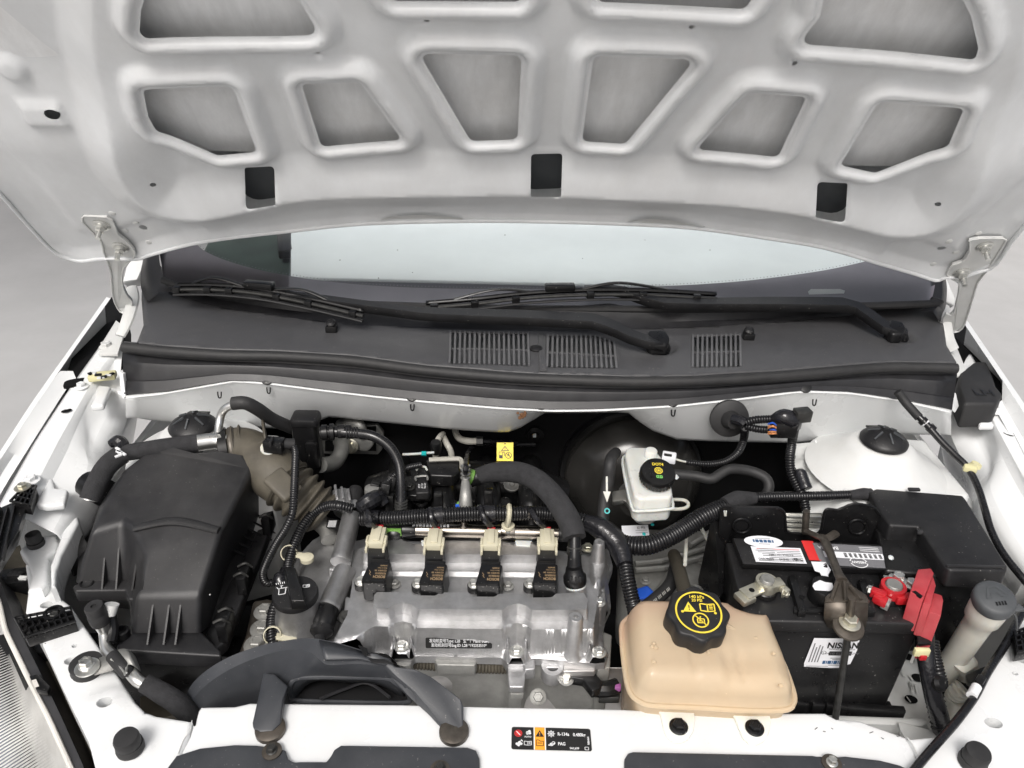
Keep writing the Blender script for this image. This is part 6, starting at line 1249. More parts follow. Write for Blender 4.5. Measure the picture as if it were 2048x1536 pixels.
MB().cyl(P(1302, 1018, .90), P(1332, 1018, .90), .0095, n=6).build('fitting', 'zinc', mc); MB().tube(L([(1330, 1018), (1360, 1018), (1374, 1014), (1376, 1006), (1366, 1000), (1344, 999)], .90), .0028, 8).build('brake_line', 'milk_dirty', mc)
for px in ([(1372, 1050), (1372, 1090), (1370, 1130)], [(1396, 1044), (1410, 1070), (1424, 1096)]): MB().tube(L(px, .86), .003, 8).build('brake_line', 'milk_dirty', mc)
for u, v in ((1305, 1051), (1288, 1070)): MB().lathe(P(u, v-2, .872), (0, -.3, 1), [(.003, 0), (.001, .001)], 8).build('paint_dot', 'teal', mc)
for a, b in ((1306, 1016), (1316, 1016)): pass
vh_ = thing('vacuum_hose', 'black vacuum hose with white arrow and teal dot in front of the brake booster', 'hose', P(1214, 960, .94))
pth = [PY(1232, 905, 1.08), P(1222, 920, .965), P(1216, 960, .94), P(1208, 1010, .91), P(1205, 1045, .89)]; MB().tube(pth, [.0090, .0098, .0098, .0098, .0098], 16, step=.005).build('hose', 'rubber', vh_)
a_ = P(1212, 982, .94)+Vector((0, -.0068, .0068)); f = Face(a_+Vector((-.006, .015, .015)), a_+Vector((.006, .015, .015)), a_+Vector((-.006, -.015, -.015)), .0012)
f.poly(vh_, [(-.25, 1), (.25, 1), (.25, -.1), (-.25, -.1)], 'milk_dirty'); f.poly(vh_, [(-1, -.1), (1, -.1), (0, -.9)], 'milk_dirty'); f.ring(vh_, 0, -1.5, .0045, .002, 'teal')
st = thing('gearbox_sticker', 'white serial sticker with printed code block under the master cylinder', 'sticker', P(1275, 1062, .83))
f = Face(P(1241, 1052, .84), P(1294, 1050, .84), P(1247, 1073, .83), .001); f.rect(st, -1, -1, 1, 1, 'paper', 0); f.text(st, 'B2  M16', .45, .45, .006, 'ink', sx=.7); f.lines(st, [((.0, .0), (.9, .0)), ((0, -.45), (.9, -.45))], .0006, 'ink_grey')
lh = thing('clutch_hose', 'black rubber hose bending right of the brake fluid reservoir', 'hose', P(1450, 950, .93))
MB().tube([P(1345, 948, .94), P(1390, 952, .94), P(1422, 958, .94), P(1440, 948, .945), P(1462, 938, .95), P(1500, 942, .945), P(1530, 955, .94), P(1538, 975, .93), P(1526, 1000, .91)], .0082, 16, step=.005).build('hose', 'rubber', lh); MB().lathe(P(1352, 954, .955), (0, -.5, 1), [(.005, 0), (.001, .002)], 5).build('paint_mark', 'milk', lh)
# ------------------------------------------------------------------ upper harness on the right bulkhead
def wl_(u, v, dy=-.02): return PY(u, v, 1.06+dy)
gr = thing('harness_grommet', 'large round rubber wiring grommet in the white bulkhead on the right', 'grommet', wl_(1458, 836))
MB().lathe(wl_(1458, 836, .012), (0, -1, .25), [(.032, 0), (.0315, .005), (.026, .008), (.016, .010), (.013, .020), (.009, .030), (.001, .032)], 36).build('boot', 'rubber', gr, sharp=50)
uh = thing('bulkhead_harness', 'black wiring harness with taped plug looping from the grommet down to the battery', 'wiring loom', wl_(1560, 850))
MB().tube([wl_(1466, 838, -.02), wl_(1482, 842, -.03), wl_(1490, 848, -.035)], .0085, 10, step=.004).build('tape_wrap', 'tape', uh)
MB().tube([wl_(1490, 846, -.035), wl_(1510, 840, -.035), wl_(1540, 838, -.035), wl_(1560, 836, -.035)], .0060, 12, rib=.0014, pitch=.004).build('upper_sleeve', 'loom', uh, sharp=80); MB().tube([wl_(1490, 852, -.035), wl_(1515, 858, -.04), wl_(1545, 860, -.04)], .0056, 12, rib=.0014, pitch=.004).build('lower_sleeve', 'loom', uh, sharp=80)
MB().tube([wl_(1546, 838, -.035), wl_(1565, 834, -.04), wl_(1585, 842, -.04), wl_(1590, 856, -.04)], [.007, .0135, .0150, .009], 14, step=.004).build('tape_wrap', 'tape', uh)
pb = MB().box(wl_(1566, 858, -.045), (.040, .016, .026), X=(1, 0, .15)).build('plug', 'black', uh, bevel=.002)
for k in range(6): MB().tube([wl_(1538+random.uniform(-2, 2), 848+k*4, -.05), wl_(1546, 847+k*4+random.uniform(-3, 3), -.056), wl_(1554, 852+k*3, -.05)], .0014, 6).build('wire', 'wire_orange' if k % 3 else 'blue', uh)
MB().box(wl_(1604, 830, -.04), (.026, .018, .020), X=(1, .2, -.15)).build('spare_plug', 'bolt_dark', uh, bevel=.002); MB().cyl(wl_(1586, 828, -.04), wl_(1600, 830, -.04), .005).build('spare_lead', 'bolt_dark', uh)
MB().tube([wl_(1490, 855, -.035), P(1487, 880, .97), P(1476, 905, .965), P(1452, 922, .96), P(1420, 928, .96), P(1385, 926, .962), P(1372, 924, .963)], [.0064, .0064, .006, .0052, .0046, .0042, .004], 12, rib=.0014, pitch=.0038).build('reservoir_branch', 'loom', uh, sharp=80)
MB().tube([P(1373, 924, .963), P(1360, 921, .966), P(1350, 918, .968)], .0016, 6).build('wire', 'milk_dirty', uh)
MB().tube([wl_(1588, 858, -.04), P(1584, 885, .985), P(1580, 915, .975), P(1582, 945, .96), P(1592, 968, .95), P(1604, 990, .94), P(1612, 1020, .92)], .0070, 12, rib=.0016, pitch=.0042).build('battery_branch', 'loom', uh, sharp=80)
MB().cyl(P(1600, 945, .965), P(1612, 978, .95), .010).build('taped_stub', 'tape', uh); MB().lathe(P(1600, 945, .965), (-.3, .5, 1), [(.010, -.002), (.006, .005), (.001, .006)], 12).build('stub_end', 'tape', uh)
# ------------------------------------------------------------------ gearbox region between engine and battery
gb = thing('gearbox', 'grey cast gearbox housing low between the engine and the battery', 'gearbox', P(1340, 1150, .70))
MB().hull(L([(1238, 1070), (1300, 1055), (1450, 1060), (1470, 1250), (1380, 1280), (1230, 1260)], .74), L([(1238, 1110), (1300, 1095), (1450, 1100), (1470, 1290), (1380, 1320), (1230, 1300)], .56)).build('housing', 'alu_dirty', gb, bevel=.02, seg=3)
for a, b in (((1270, 1127), (1322, 1122)), ((1322, 1122), (1440, 1088)), ((1270, 1140), (1328, 1136)), ((1328, 1136), (1445, 1102)), ((1380, 1090), (1425, 1062))): MB().tube([P(*a, .752), P(*b, .752)], .0055, 8, smooth=0).build('pipe', 'alu_dirty', gb)
for u, v in ((1402, 1122), (1290, 1162), (1425, 1140)): bolt_on(gb, u, v, .745, .006, 'alu_dirty')
block([(1340, 1130), (1380, 1150), (1360, 1200), (1300, 1190)], .755, .05, 'alu_dirty', gb, 'boss', .006)
vs = thing('speed_sensor', 'bright blue plug on a yellowish sensor behind the coolant tank', 'sensor', P(1290, 1190, .77))
MB().lathe(P(1296, 1202, .77), (-.3, .5, .8), [(.018, -.02), (.018, .004), (.013, .006)], 20).build('base', 'yellowed', vs); MB().hull(L([(1270, 1178), (1295, 1170), (1308, 1184), (1300, 1196), (1280, 1200)], .79), L([(1268, 1184), (1297, 1176), (1312, 1190), (1300, 1204), (1278, 1206)], .765)).build('plug', 'blue', vs, bevel=.003)
wh = thing('coolant_hose', 'black coolant hose with printed side running under the tank cap', 'hose', P(1330, 1190, .82)); MB().tube(L([(1278, 1226, .80), (1300, 1208, .81), (1330, 1182, .815), (1345, 1160, .81), (1352, 1130, .79)]), .0105, 16, step=.005).build('hose', 'rubber', wh)
f = Face(P(1305, 1202, .826)+Vector((0, 0, .003)), P(1338, 1174, .832)+Vector((0, 0, .003)), P(1310, 1208, .824)+Vector((0, 0, .001))); f.lines(wh, [((-1+.13*k, -.7), (-1+.13*k+.05, .7)) for k in range(16) if k % 4 != 3], .0009, 'milk_dirty')
oh = thing('overflow_hose', 'grey-brown hose dropping to the coolant tank behind its cap', 'hose', P(1365, 1150, .84)); MB().tube(L([(1348, 1110, .80), (1358, 1140, .835), (1366, 1170, .865), (1374, 1198, .89), (1378, 1216, .885)]), .0105, 16, step=.005).build('hose', 'rubber_brown', oh); MB().tube(L([(1370, 1196, .903), (1374, 1192, .906), (1384, 1196, .904)]), .0022, 6).build('clamp_end', 'milk_dirty', oh)
cb_ = thing('cable_end', 'shiny cable end on a small bracket left of the battery', 'cable end', P(1392, 1185, .83)); MB().lathe(P(1392, 1184, .83), (-.3, -.6, .7), [(.011, -.01), (.011, 0), (.007, .004), (.001, .005)], 16).build('ball', 'zinc', cb_); block([(1384, 1170), (1416, 1166), (1420, 1180), (1404, 1200), (1396, 1200)], .825, .006, 'black', cb_, 'bracket', .001)
# ================================================================== battery
bt = thing('battery', 'black car battery with stickers on its lid and a torn white label on its front', 'battery', P(1660, 1200, .90))
BZ = .905
tl, tr, br2, bl2 = P(1452, 1175, BZ), P(1836, 1165, BZ), P(1852, 1247, BZ), P(1490, 1243, BZ)
case_top = [P(1455, 1085, BZ-.004), P(1790, 1098, BZ-.004), P(1846, 1246, BZ-.004), P(1494, 1240, BZ-.004)]
MB().prism([p+Vector((0, 0, -.012)) for p in case_top], (0, 0, -.195), .965).build('case', 'black', bt, bevel=.004, seg=3)
lid = [sum(case_top, Vector())/4+(p-sum(case_top, Vector())/4)*1.018 for p in case_top]
MB().prism(lid, (0, 0, -.022)).build('lid', 'black_matte', bt, bevel=.0035, seg=3)
MB().hull(L([(1466, 1076), (1768, 1090), (1792, 1140), (1486, 1128)], BZ+.020), L([(1462, 1078), (1770, 1092), (1799, 1152), (1484, 1138)], BZ-.004)).build('cell_cover', 'black_matte', bt, bevel=.002, seg=2)
a_, b_ = P(1500, 1262, BZ-.03), P(1838, 1268, BZ-.03); MB().box((a_+b_)/2+Vector((0, -.001, .0)), ((b_-a_).length, .004, .004), X=b_-a_).build('ledge', 'black', bt, bevel=.001)
# foot rail
fa, fb_ = P(1588, 1410, .718), P(1785, 1424, .718); MB().box((fa+fb_)/2+Vector((0, .004, -.004)), ((fb_-fa).length, .020, .022), X=fb_-fa).build('foot_rail', 'black', bt, bevel=.002)
for s in (.0, .16, .30, .40): MB().box(fa.lerp(fb_, s+.05)+Vector((0, -.006, .008)), (.018, .010, .020), X=fb_-fa).build('foot_tooth', 'black', bt, bevel=.002)
MB().box(fa.lerp(fb_, .78)+Vector((0, -.006, .008)), (.085, .010, .018), X=fb_-fa).build('foot_tooth', 'black', bt, bevel=.002)
for u, v, u2, v2 in ((1585, 1150, 1606, 1222), (1725, 1158, 1745, 1222)):
    MB().prism(L([(u-8, v), (u+8, v), (u2+8, v2), (u2-8, v2)], BZ+.008), (0, 0, -.012)).build('handle_recess', 'black', bt, bevel=.0015); MB().lathe(P(u2-2, v2-28, BZ+.009), (0, 0, 1), [(.004, 0), (.003, .0006)], 12).build('pin', 'dark_void', bt)
MB().prism(L([(1588, 1212), (1690, 1214), (1692, 1224), (1588, 1222)], BZ+.003), (0, 0, -.006)).build('handle', 'black', bt, bevel=.001)
MB().lathe(P(1648, 1192, BZ), (0, 0, 1), [(.022, -.004), (.0215, .016), (.0195, .019), (.001, .019)], 28).build('vent_plug', 'black', bt, sharp=45)
# lid stickers
CT = BZ+.0205
f = Face(P(1487, 1073, CT), P(1560, 1076, CT), P(1493, 1091, CT), .0004); e_ = [(f.w/2*math.cos(t), f.h/2*math.sin(t)) for t in np.linspace(0, 2*math.pi, 32, endpoint=False)]; MB().add([f.C+f.X*a*1.05+f.Y*b*1.3 for a, b in e_], [tuple(range(32))]).build('oval_sticker', 'paper', bt, flat=True); f.lines(bt, [((-.55+.045*k, -.25), (-.55+.045*k, .35)) for k in range(25) if k % 5 != 2], .0011, 'blue_ink'); f.lines(bt, [((-.4, .62), (.4, .62)), ((-.3, -.6), (.3, -.6))], .0008, 'ink_grey')
f = Face(P(1612, 1128, CT), P(1510, 1124, CT), P(1602, 1097, CT), .0004)   # lettering faces the windshield
f.rect(bt, -1, -1, 1, 1, 'paper', .0002, name='data_sticker')
for k in range(8): f.lines(bt, [((-.92, .82-.22*k), (-.92+random.uniform(.7, 1.8), .82-.22*k)), ((.1, .82-.22*k), (.1+random.uniform(.2, .8), .82-.22*k))], .0011, 'ink_grey' if k != 7 else 'red_ink', .0005)
f.text(bt, 'PELIGRO / VENENO', -.42, .60, .0055, 'ink', bold=.02, sx=.7, l=.0007); f.text(bt, 'CORROSIVO', .55, .60, .0055, 'ink', bold=.02, sx=.7, l=.0007); f.text(bt, 'BATERIA 12V  LIBRE', -.1, .0, .0050, 'ink', sx=.8, l=.0007)
f.lines(bt, [((-.7, .45), (-.55, .45)), ((-.7, .45), (-.62, .75)), ((-.62, .75), (-.55, .45))], .0008, 'ink', .0007)
f = Face(P(1640, 1122, CT), P(1616, 1121, CT), P(1628, 1083, CT), .0004); f.rect(bt, -1, -1, 1, 1, 'red_ink', .0004, name='red_stripe')
f = Face(P(1786, 1138, CT-.001), P(1642, 1130, CT), P(1764, 1094, CT), .0004); f.rect(bt, -1, -1, 1, 1, 'ink_grey', .0002, name='maker_sticker'); f.rect(bt, -.90, -.28, .80, .28, 'paper', .0004)
f.lines(bt, [((-.85+.028*k, -.2), (-.85+.028*k, .2)) for k in range(40) if (k*7) % 5 not in (0, 3) and k != 20], .0010, 'ink', .0007); f.text(bt, 'BATERIA', .60, .38 if 0 else -.62, .0085, 'white_ink', bold=.02, sx=.9)
for k in range(3): f.lines(bt, [((-.85, -.48-.16*k), (-.3, -.48-.16*k))], .0010, 'white_ink', .0006)
f.ring(bt, -.1, .62, .0125, .0014, 'white_ink', .0006, asp=.85); f.rect(bt, -.36, .54, .16, .70, 'ink_grey', .0008); f.text(bt, 'NISSAN', -.1, .62, .0062, 'white_ink', bold=.03, sx=.95, l=.001)
# torn white sticker between lid and vent plug
f = Face(P(1634, 1122, BZ+.012), P(1668, 1124, BZ+.012), P(1640, 1150, BZ+.006), .001)
MB().add([P(1622, 1123, BZ+.0213), P(1652, 1124, BZ+.0213), P(1662, 1140, BZ+.022), P(1656, 1150, BZ+.014), P(1660, 1165, BZ+.010), P(1645, 1158, BZ+.010), P(1640, 1145, BZ+.018), P(1630, 1142, BZ+.0213)], [tuple(range(8))]).build('torn_sticker', 'paper', bt, flat=True, solid=.0004)
q = [(1628, 1166), (1640, 1160), (1650, 1164), (1664, 1166), (1668, 1176), (1660, 1182), (1630, 1180), (1625, 1172)]; MB().add(L(q, BZ+.0196), [tuple(range(8))]).build('torn_sticker', 'paper', bt, flat=True, solid=.0004)
# front label
cm_ = sum(case_top, Vector())/4+Vector((0, 0, -.012)); fl0, fl1 = [p+Vector((0, 0, -.012)) for p in (case_top[3], case_top[2])]; gl0, gl1 = [cm_+(p-cm_)*.965+Vector((0, 0, -.195)) for p in (fl0, fl1)]; fx = (fl1-fl0).normalized()
fn_ = (fl1-fl0).cross(gl0-fl0).normalized(); fn_ = fn_ if fn_.y < 0 else -fn_
yf = lambda u, v: PN(u, v, fl0+fn_*.0012, fn_)
f = Face(yf(1620, 1275), yf(1718, 1276), yf(1610, 1334), .0008)
MB().add([f.p(a, b, .0) for a, b in ((-.92, 1.0), (.95, .98), (1.0, .2), (.92, -.72), (.80, -.78), (.82, -.98), (.2, -1.02), (-.98, -.94), (-1.02, -.7))], [tuple(range(9))]).build('front_label', 'paper', bt, flat=True)
f.text(bt, 'NISSAN', .36, .52, .0155, 'ink', bold=.035, sx=.82); f.text(bt, 'Nissan de México', .36, .29, .0055, 'ink', sx=.9); f.rect(bt, -.12, -.14, .82, .14, 'ink', .0004); f.text(bt, '24410 ED000NW', .35, .0, .0058, 'ink_grey', l=.0008, sx=1.2)
for k in range(4): f.lines(bt, [((-.85+.12*k, -.6), (-.82+.12*k, random.uniform(.3, .8)))], .0016, 'ink_grey')
f.lines(bt, [((.0, -.32), (.5, -.32)), ((.1, -.42), (.45, -.42))], .0012, 'ink_grey'); f.lines(bt, [((-.25+.035*k, -.72), (-.25+.035*k, -.50)) for k in range(24) if (k*5) % 7 not in (1, 4)], .0014, 'blue_ink'); f.lines(bt, [((.0, -.80), (.5, -.80)), ((-.9, -.88), (.0, -.88))], .0010, 'ink_grey'); f.ring(bt, -.35, .05, .0035, .0008, 'ink_grey'); f.lines(bt, [((.93, .35), (.93, .75))], .0012, 'ink_grey')
# terminals
def ring_lug(t, c, r, m, par): MB().lathe(c, (0, 0, 1), [(r, 0), (r*1.02, .002), (r*1.02, .012), (r, .014), (r*.70, .014), (r*.68, .0)], 30, cap=False).build('clamp_ring', m, t, sharp=40)
nt_ = thing('battery_terminal', 'bare silver clamp on the left battery post, no cable attached', 'battery terminal', P(1527, 1180, BZ), 'battery terminals'); c = P(1530, 1178, BZ+.004)
MB().lathe(c, (0, 0, 1), [(.017, -.006), (.016, 0), (.0135, .002)], 24).build('base', 'black', nt_); ring_lug(nt_, c+Vector((0, 0, .002)), .0150, 'zinc_yellow', nt_); MB().lathe(c, (0, 0, 1), [(.0105, 0), (.0095, .0195), (.0085, .0205), (.001, .0205)], 24).build('lead_post', 'alu_dirty', nt_, sharp=45)
e = P(1484, 1194, BZ+.008); d = (c+Vector((0, 0, .010))-e); MB().box(e+d*.45+Vector((0, 0, .001)), (d.length*.8, .020, .004), X=d).build('lug', 'zinc_yellow', nt_, bevel=.001); MB().box(e+Vector((.004, 0, -.001)), (.022, .022, .009), X=d).build('crimp', 'zinc_yellow', nt_, bevel=.002)
MB().lathe(e+d*.38+Vector((0, 0, .0035)), (0, 0, 1), [(.004, 0), (.0038, .0003)], 14).build('lug_hole', 'dark_void', nt_)
q = P(1553, 1170, BZ+.014); MB().box(q, (.018, .016, .013), X=(1, .3, 0)).build('jaw', 'zinc_yellow', nt_, bevel=.002); MB().box(q+Vector((.006, -.004, -.001)), (.010, .024, .009), X=(1, .6, 0)).build('jaw', 'zinc_yellow', nt_, bevel=.002); MB().hexbolt(P(1567, 1184, BZ+.010), (.8, -.6, .1), .0058, .006).build('bolt', 'zinc_yellow', nt_)
pt = thing('battery_terminal', 'red clamp with zinc bolts on the right battery post', 'battery terminal', P(1778, 1190, BZ), 'battery terminals'); c = P(1781, 1190, BZ+.004)
MB().lathe(c, (0, 0, 1), [(.016, -.006), (.015, 0), (.013, .004)], 24).build('base', 'black', pt); ring_lug(pt, c+Vector((0, 0, .004)), .0165, 'red', pt); MB().lathe(c, (0, 0, 1), [(.0115, 0), (.0108, .0205), (.0098, .0215), (.001, .0215)], 24).build('lead_post', 'alu_dirty', pt, sharp=45)
MB().box(P(1756, 1188, BZ+.014), (.020, .011, .013), X=(1, -.5, 0)).build('jaw', 'red', pt, bevel=.002); MB().box(P(1760, 1200, BZ+.011), (.018, .012, .012), X=(1, -.8, 0)).build('jaw', 'red', pt, bevel=.002); MB().box(P(1806, 1197, BZ+.012), (.022, .014, .012)).build('jaw', 'red', pt, bevel=.002)
MB().cyl(P(1735, 1175, BZ+.014), P(1752, 1186, BZ+.014), .0038).build('stud', 'zinc', pt); MB().hexbolt(P(1744, 1181, BZ+.014), (-.8, .4, 0), .0062, .006, washer=0).build('nut', 'zinc', pt); MB().box(P(1772, 1207, BZ+.008), (.010, .013, .013), X=(1, -.8, 0)).build('square_bolt', 'zinc', pt, bevel=.001)
MB().box(P(1806, 1166, BZ+.014), (.050, .016, .004), X=(1, -.25, 0)).build('link', 'zinc', pt, bevel=.001); MB().hexbolt(P(1795, 1159, BZ+.016), (0, 0, 1), .0082, .008).build('bolt', 'zinc', pt); MB().hexbolt(P(1822, 1170, BZ+.016), (0, 0, 1), .0075, .006).build('bolt', 'zinc', pt)
rc_ = thing('terminal_cover', 'open red plastic terminal cover standing on end beside the battery', 'terminal cover', P(1850, 1200, BZ))
c = P(1845, 1215, BZ+.0)
def rb(px, z, dv, name, m='red_dull'): MB().prism(L(px, z), dv).build(name, m, rc_, bevel=.0015)
rb([(1820, 1184), (1836, 1138), (1862, 1136), (1868, 1146), (1848, 1195)], .945, (0, -.006, -.058), 'shell')
rb([(1846, 1205), (1866, 1150), (1872, 1170), (1862, 1210)], .938, (0, -.005, -.055), 'side_step')
rb([(1858, 1222), (1868, 1185), (1884, 1190), (1887, 1200), (1882, 1232)], .925, (-.006, -.012, -.075), 'flap')
MB().prism(L([(1824, 1183), (1831, 1181), (1846, 1192), (1842, 1194)], .9455), (0, 0, -.003)).build('opening', 'dark_void', rc_)
pc = thing('battery_cable', 'black taped cable bundle running down from the red cover to the front', 'cable', P(1860, 1320, .84))
MB().tube(L([(1845, 1240, .89), (1850, 1270, .87), (1850, 1300, .86), (1856, 1340, .84), (1866, 1390, .81), (1878, 1430, .78), (1886, 1470, .73)]), [.0125, .012, .0115, .0115, .0120, .0125, .0130], 16, step=.004).build('sleeve', 'tape', pc); MB().tube(L([(1864, 1280, .86), (1868, 1310, .85), (1876, 1345, .84), (1882, 1365, .83)]), .0085, 12, rib=.0016, pitch=.0042).build('loom', 'loom', pc, sharp=80); MB().lathe(P(1881, 1366, .835), (.3, -.5, .6), [(.011, -.006), (.0115, 0), (.008, .005), (.001, .006)], 16).build('end', 'black', pc)
MB().hull(L([(1832, 1248), (1862, 1248), (1864, 1288), (1834, 1288)], .885), L([(1832, 1260), (1862, 1260), (1864, 1300), (1834, 1300)], .85)).build('boot', 'black', pc, bevel=.003); MB().box(P(1843, 1304, .875), (.020, .006, .012)).build('tag', 'yellowed', pc, bevel=.001); MB().box(P(1845, 1314, .868), (.009, .006, .008)).build('red_tip', 'red', pc, bevel=.001); MB().box(P(1828, 1310, .86), (.003, .010, .022), X=(.8, -.6, 0)).build('strip', 'zinc', pc)
for k in range(7): MB().lathe(P(1868+k*2.2, 1392+k*10, .806-.008*k), (.15, -.5, -.6), [(.0122, 0), (.0130, .001), (.0122, .002)], 16, cap=False).build('tape_edge', 'bolt_dark', pc)
# hold-down strap and rods
hd = thing('battery_clamp', 'worn black hold-down strap with threaded rods across the battery', 'clamp', P(1680, 1150, BZ+.04))
pt_ = L([(1612, 1062, BZ+.026), (1634, 1072, BZ+.032), (1648, 1080, BZ+.034), (1662, 1110, BZ+.034), (1676, 1145, BZ+.034), (1684, 1160, BZ+.034)]); MB().tube(pt_, [.0055, .0065, .0075, .0065, .0065, .008], 10, flat=.6).build('strap', 'steel_worn', hd); MB().tube(L([(1640, 1074, BZ+.030), (1655, 1076, BZ+.030), (1672, 1066, BZ+.028)]), .0065, 8, flat=.6).build('hook_arm', 'steel_worn', hd)
MB().hull(L([(1676, 1150), (1690, 1152), (1702, 1170), (1730, 1188), (1738, 1200), (1736, 1205), (1650, 1202), (1650, 1194), (1668, 1180)], BZ+.034), L([(1672, 1152), (1692, 1154), (1706, 1172), (1734, 1192), (1740, 1206), (1736, 1210), (1648, 1208), (1648, 1198), (1666, 1184)], BZ+.028)).build('spread_plate', 'steel_worn', hd, bevel=.0015)
MB().loft([L([(1650, 1203), (1692, 1206), (1737, 1206)], BZ+.032), L([(1648, 1238), (1692, 1242), (1735, 1240)], BZ+.006), L([(1656, 1256), (1692, 1260), (1730, 1257)], BZ-.010)]).build('front_lip', 'steel_worn', hd, solid=.003, sharp=20, recalc=False)
for a, b in (((1674, 1166), (1662, 1200)), ((1688, 1164), (1690, 1202)), ((1700, 1172), (1722, 1200))): MB().tube([P(*a, BZ+.036), P(*b, BZ+.034)], .0028, 6, smooth=0).build('pressed_rib', 'steel_worn', hd)
MB().lathe(P(1696, 1253, BZ+.002), (0, -.3, 1), [(.021, 0), (.020, .0025), (.013, .004)], 24).build('washer', 'steel_worn', hd); MB().hexbolt(P(1699, 1246, BZ+.008), (0, -.1, 1), .0095, .008).build('nut', 'zinc_yellow', hd)
r0 = P(1700, 1243, BZ+.006); MB().cyl(r0, P(1704, 1196, BZ+.046), .0048).build('rod_end', 'steel_worn', hd); MB().cyl(P(1697, 1262, BZ-.004), P(1670, 1440, .735), .0048).build('rod', 'bolt_dark', hd); MB().cyl(P(1610, 1066, BZ+.010), P(1613, 1022, BZ+.048), .0052).build('rear_rod', 'steel_worn', hd)
# shield behind the battery
sb = thing('battery_shield', 'black steel battery shield with a notch, standing behind the battery', 'shield', P(1600, 1050, .92))
yb = P(1460, 1080, BZ).y+.012
def sy(u, v): return PY(u, v, yb)
o2 = [sy(u, v) for u, v in ((1432, 1160), (1440, 1020), (1448, 1012), (1480, 1014), (1545, 1015), (1562, 1018), (1570, 1030), (1572, 1058), (1582, 1066), (1632, 1070), (1642, 1060), (1648, 1026), (1656, 1018), (1675, 1020), (1690, 1014), (1706, 1008), (1740, 1012), (1760, 1030), (1790, 1100), (1795, 1170))]; MB().add(o2, [tuple(range(len(o2)))]).build('plate', 'black', sb, solid=.003, flat=True)
MB().tube(o2[1:19], .0022, 6, smooth=2).build('edge', 'black', sb)
for u, v in ((1483, 1050), (1714, 1052)): MB().tube([sy(u+17*math.cos(t), v+14*math.sin(t))+Vector((0, -.002, 0)) for t in np.linspace(0, 2*math.pi, 25)], .0018, 6, smooth=0).build('pressed_ring', 'black', sb); MB().lathe(sy(u, v), (0, -1, 0), [(.011, -.001), (.010, .0005)], 20).build('recess', 'dark_void', sb)
MB().hull([sy(1434, 1030)+Vector((0, .02, 0)), sy(1468, 1030)+Vector((0, .0, 0)), sy(1476, 1130), sy(1425, 1150)+Vector((0, -.05, 0))], [p+Vector((-.003, 0, -.15)) for p in (sy(1434, 1030)+Vector((0, .02, 0)), sy(1468, 1030), sy(1476, 1130), sy(1425, 1150)+Vector((0, -.05, 0)))]).build('side_wall', 'black', sb)
for px in ([(1448, 1020), (1449, 1030)], [(1452, 1020), (1451, 1030)]): MB().tube([sy(u, v)+Vector((0, -.002, 0)) for u, v in px], .0012, 6, smooth=0).build('paint_mark', 'milk_dirty', sb)
rv = MB()
for k in range(4): rv.box(PY(1608, 1034+k*9, yb+.03), (.062, .005, .004))
MB().hull([PY(u, v, yb+.035) for u, v in ((1572, 1026), (1644, 1026), (1648, 1072), (1570, 1070))], [PY(u, v, yb+.039) for u, v in ((1572, 1026), (1644, 1026), (1648, 1072), (1570, 1070))]).build('back_plate', 'zinc', sb)
for k in range(4): MB().box(PY(1608, 1034+k*10, yb+.033), (.055, .005, .005)).build('corrugation', 'zinc', sb, bevel=.002)
# ------------------------------------------------------------------ fuse box
fx_ = thing('fuse_box', 'large matte black fuse box lid right of the battery, below the right dome', 'fuse box', P(1880, 1050, .93))
FZ = .953
ft = L([(1738, 982), (1752, 976), (1905, 988), (1926, 990), (1934, 1000), (1990, 1090), (2016, 1132), (2012, 1142), (1900, 1140), (1888, 1130), (1838, 1052), (1780, 1050), (1760, 1025)], FZ)
MB().hull(ft, [p+Vector((0, -.003, -.030)) for p in ft]).build('lid', 'black_matte', fx_, bevel=.004, seg=3)
fm = L([(1752, 990), (1925, 1000), (2014, 1140), (2010, 1150), (1872, 1152), (1770, 1140), (1750, 1050)], FZ-.026); MB().prism(fm, (0, -.004, -.15)).build('body', 'black', fx_, bevel=.006, seg=3)
a_, b_ = P(1893, 1132, FZ+.001), P(2012, 1134, FZ+.001); MB().box((a_+b_)/2, ((b_-a_).length, .004, .004), X=b_-a_).build('front_edge', 'airbox', fx_, bevel=.0015)
for px in ([(1783, 1042), (1815, 1043)], [(1833, 1064), (1845, 1065)]): MB().tube([P(*q, FZ-.004) for q in px], .004, 8, smooth=0).build('hinge_lug', 'airbox', fx_)
cl = MB().box(P(1966, 1146, FZ-.018), (.030, .006, .016)).build('latch', 'black', fx_, bevel=.0015); MB().box(P(1966, 1147, FZ-.012), (.016, .004, .006)).build('latch_tongue', 'bolt_dark', cl, bevel=.0006); MB().box(P(1828, 979, FZ+.002), (.018, .006, .004)).build('rear_tab', 'airbox', fx_, bevel=.001)
MB().lathe(P(1782, 1115, FZ-.01), (0, -.4, 1), [(.004, 0), (.001, .002)], 8).build('white_pin', 'milk', fx_); MB().box(P(1938, 1162, FZ-.05), (.075, .003, .003)).build('edge_line', 'bolt_dark', fx_)
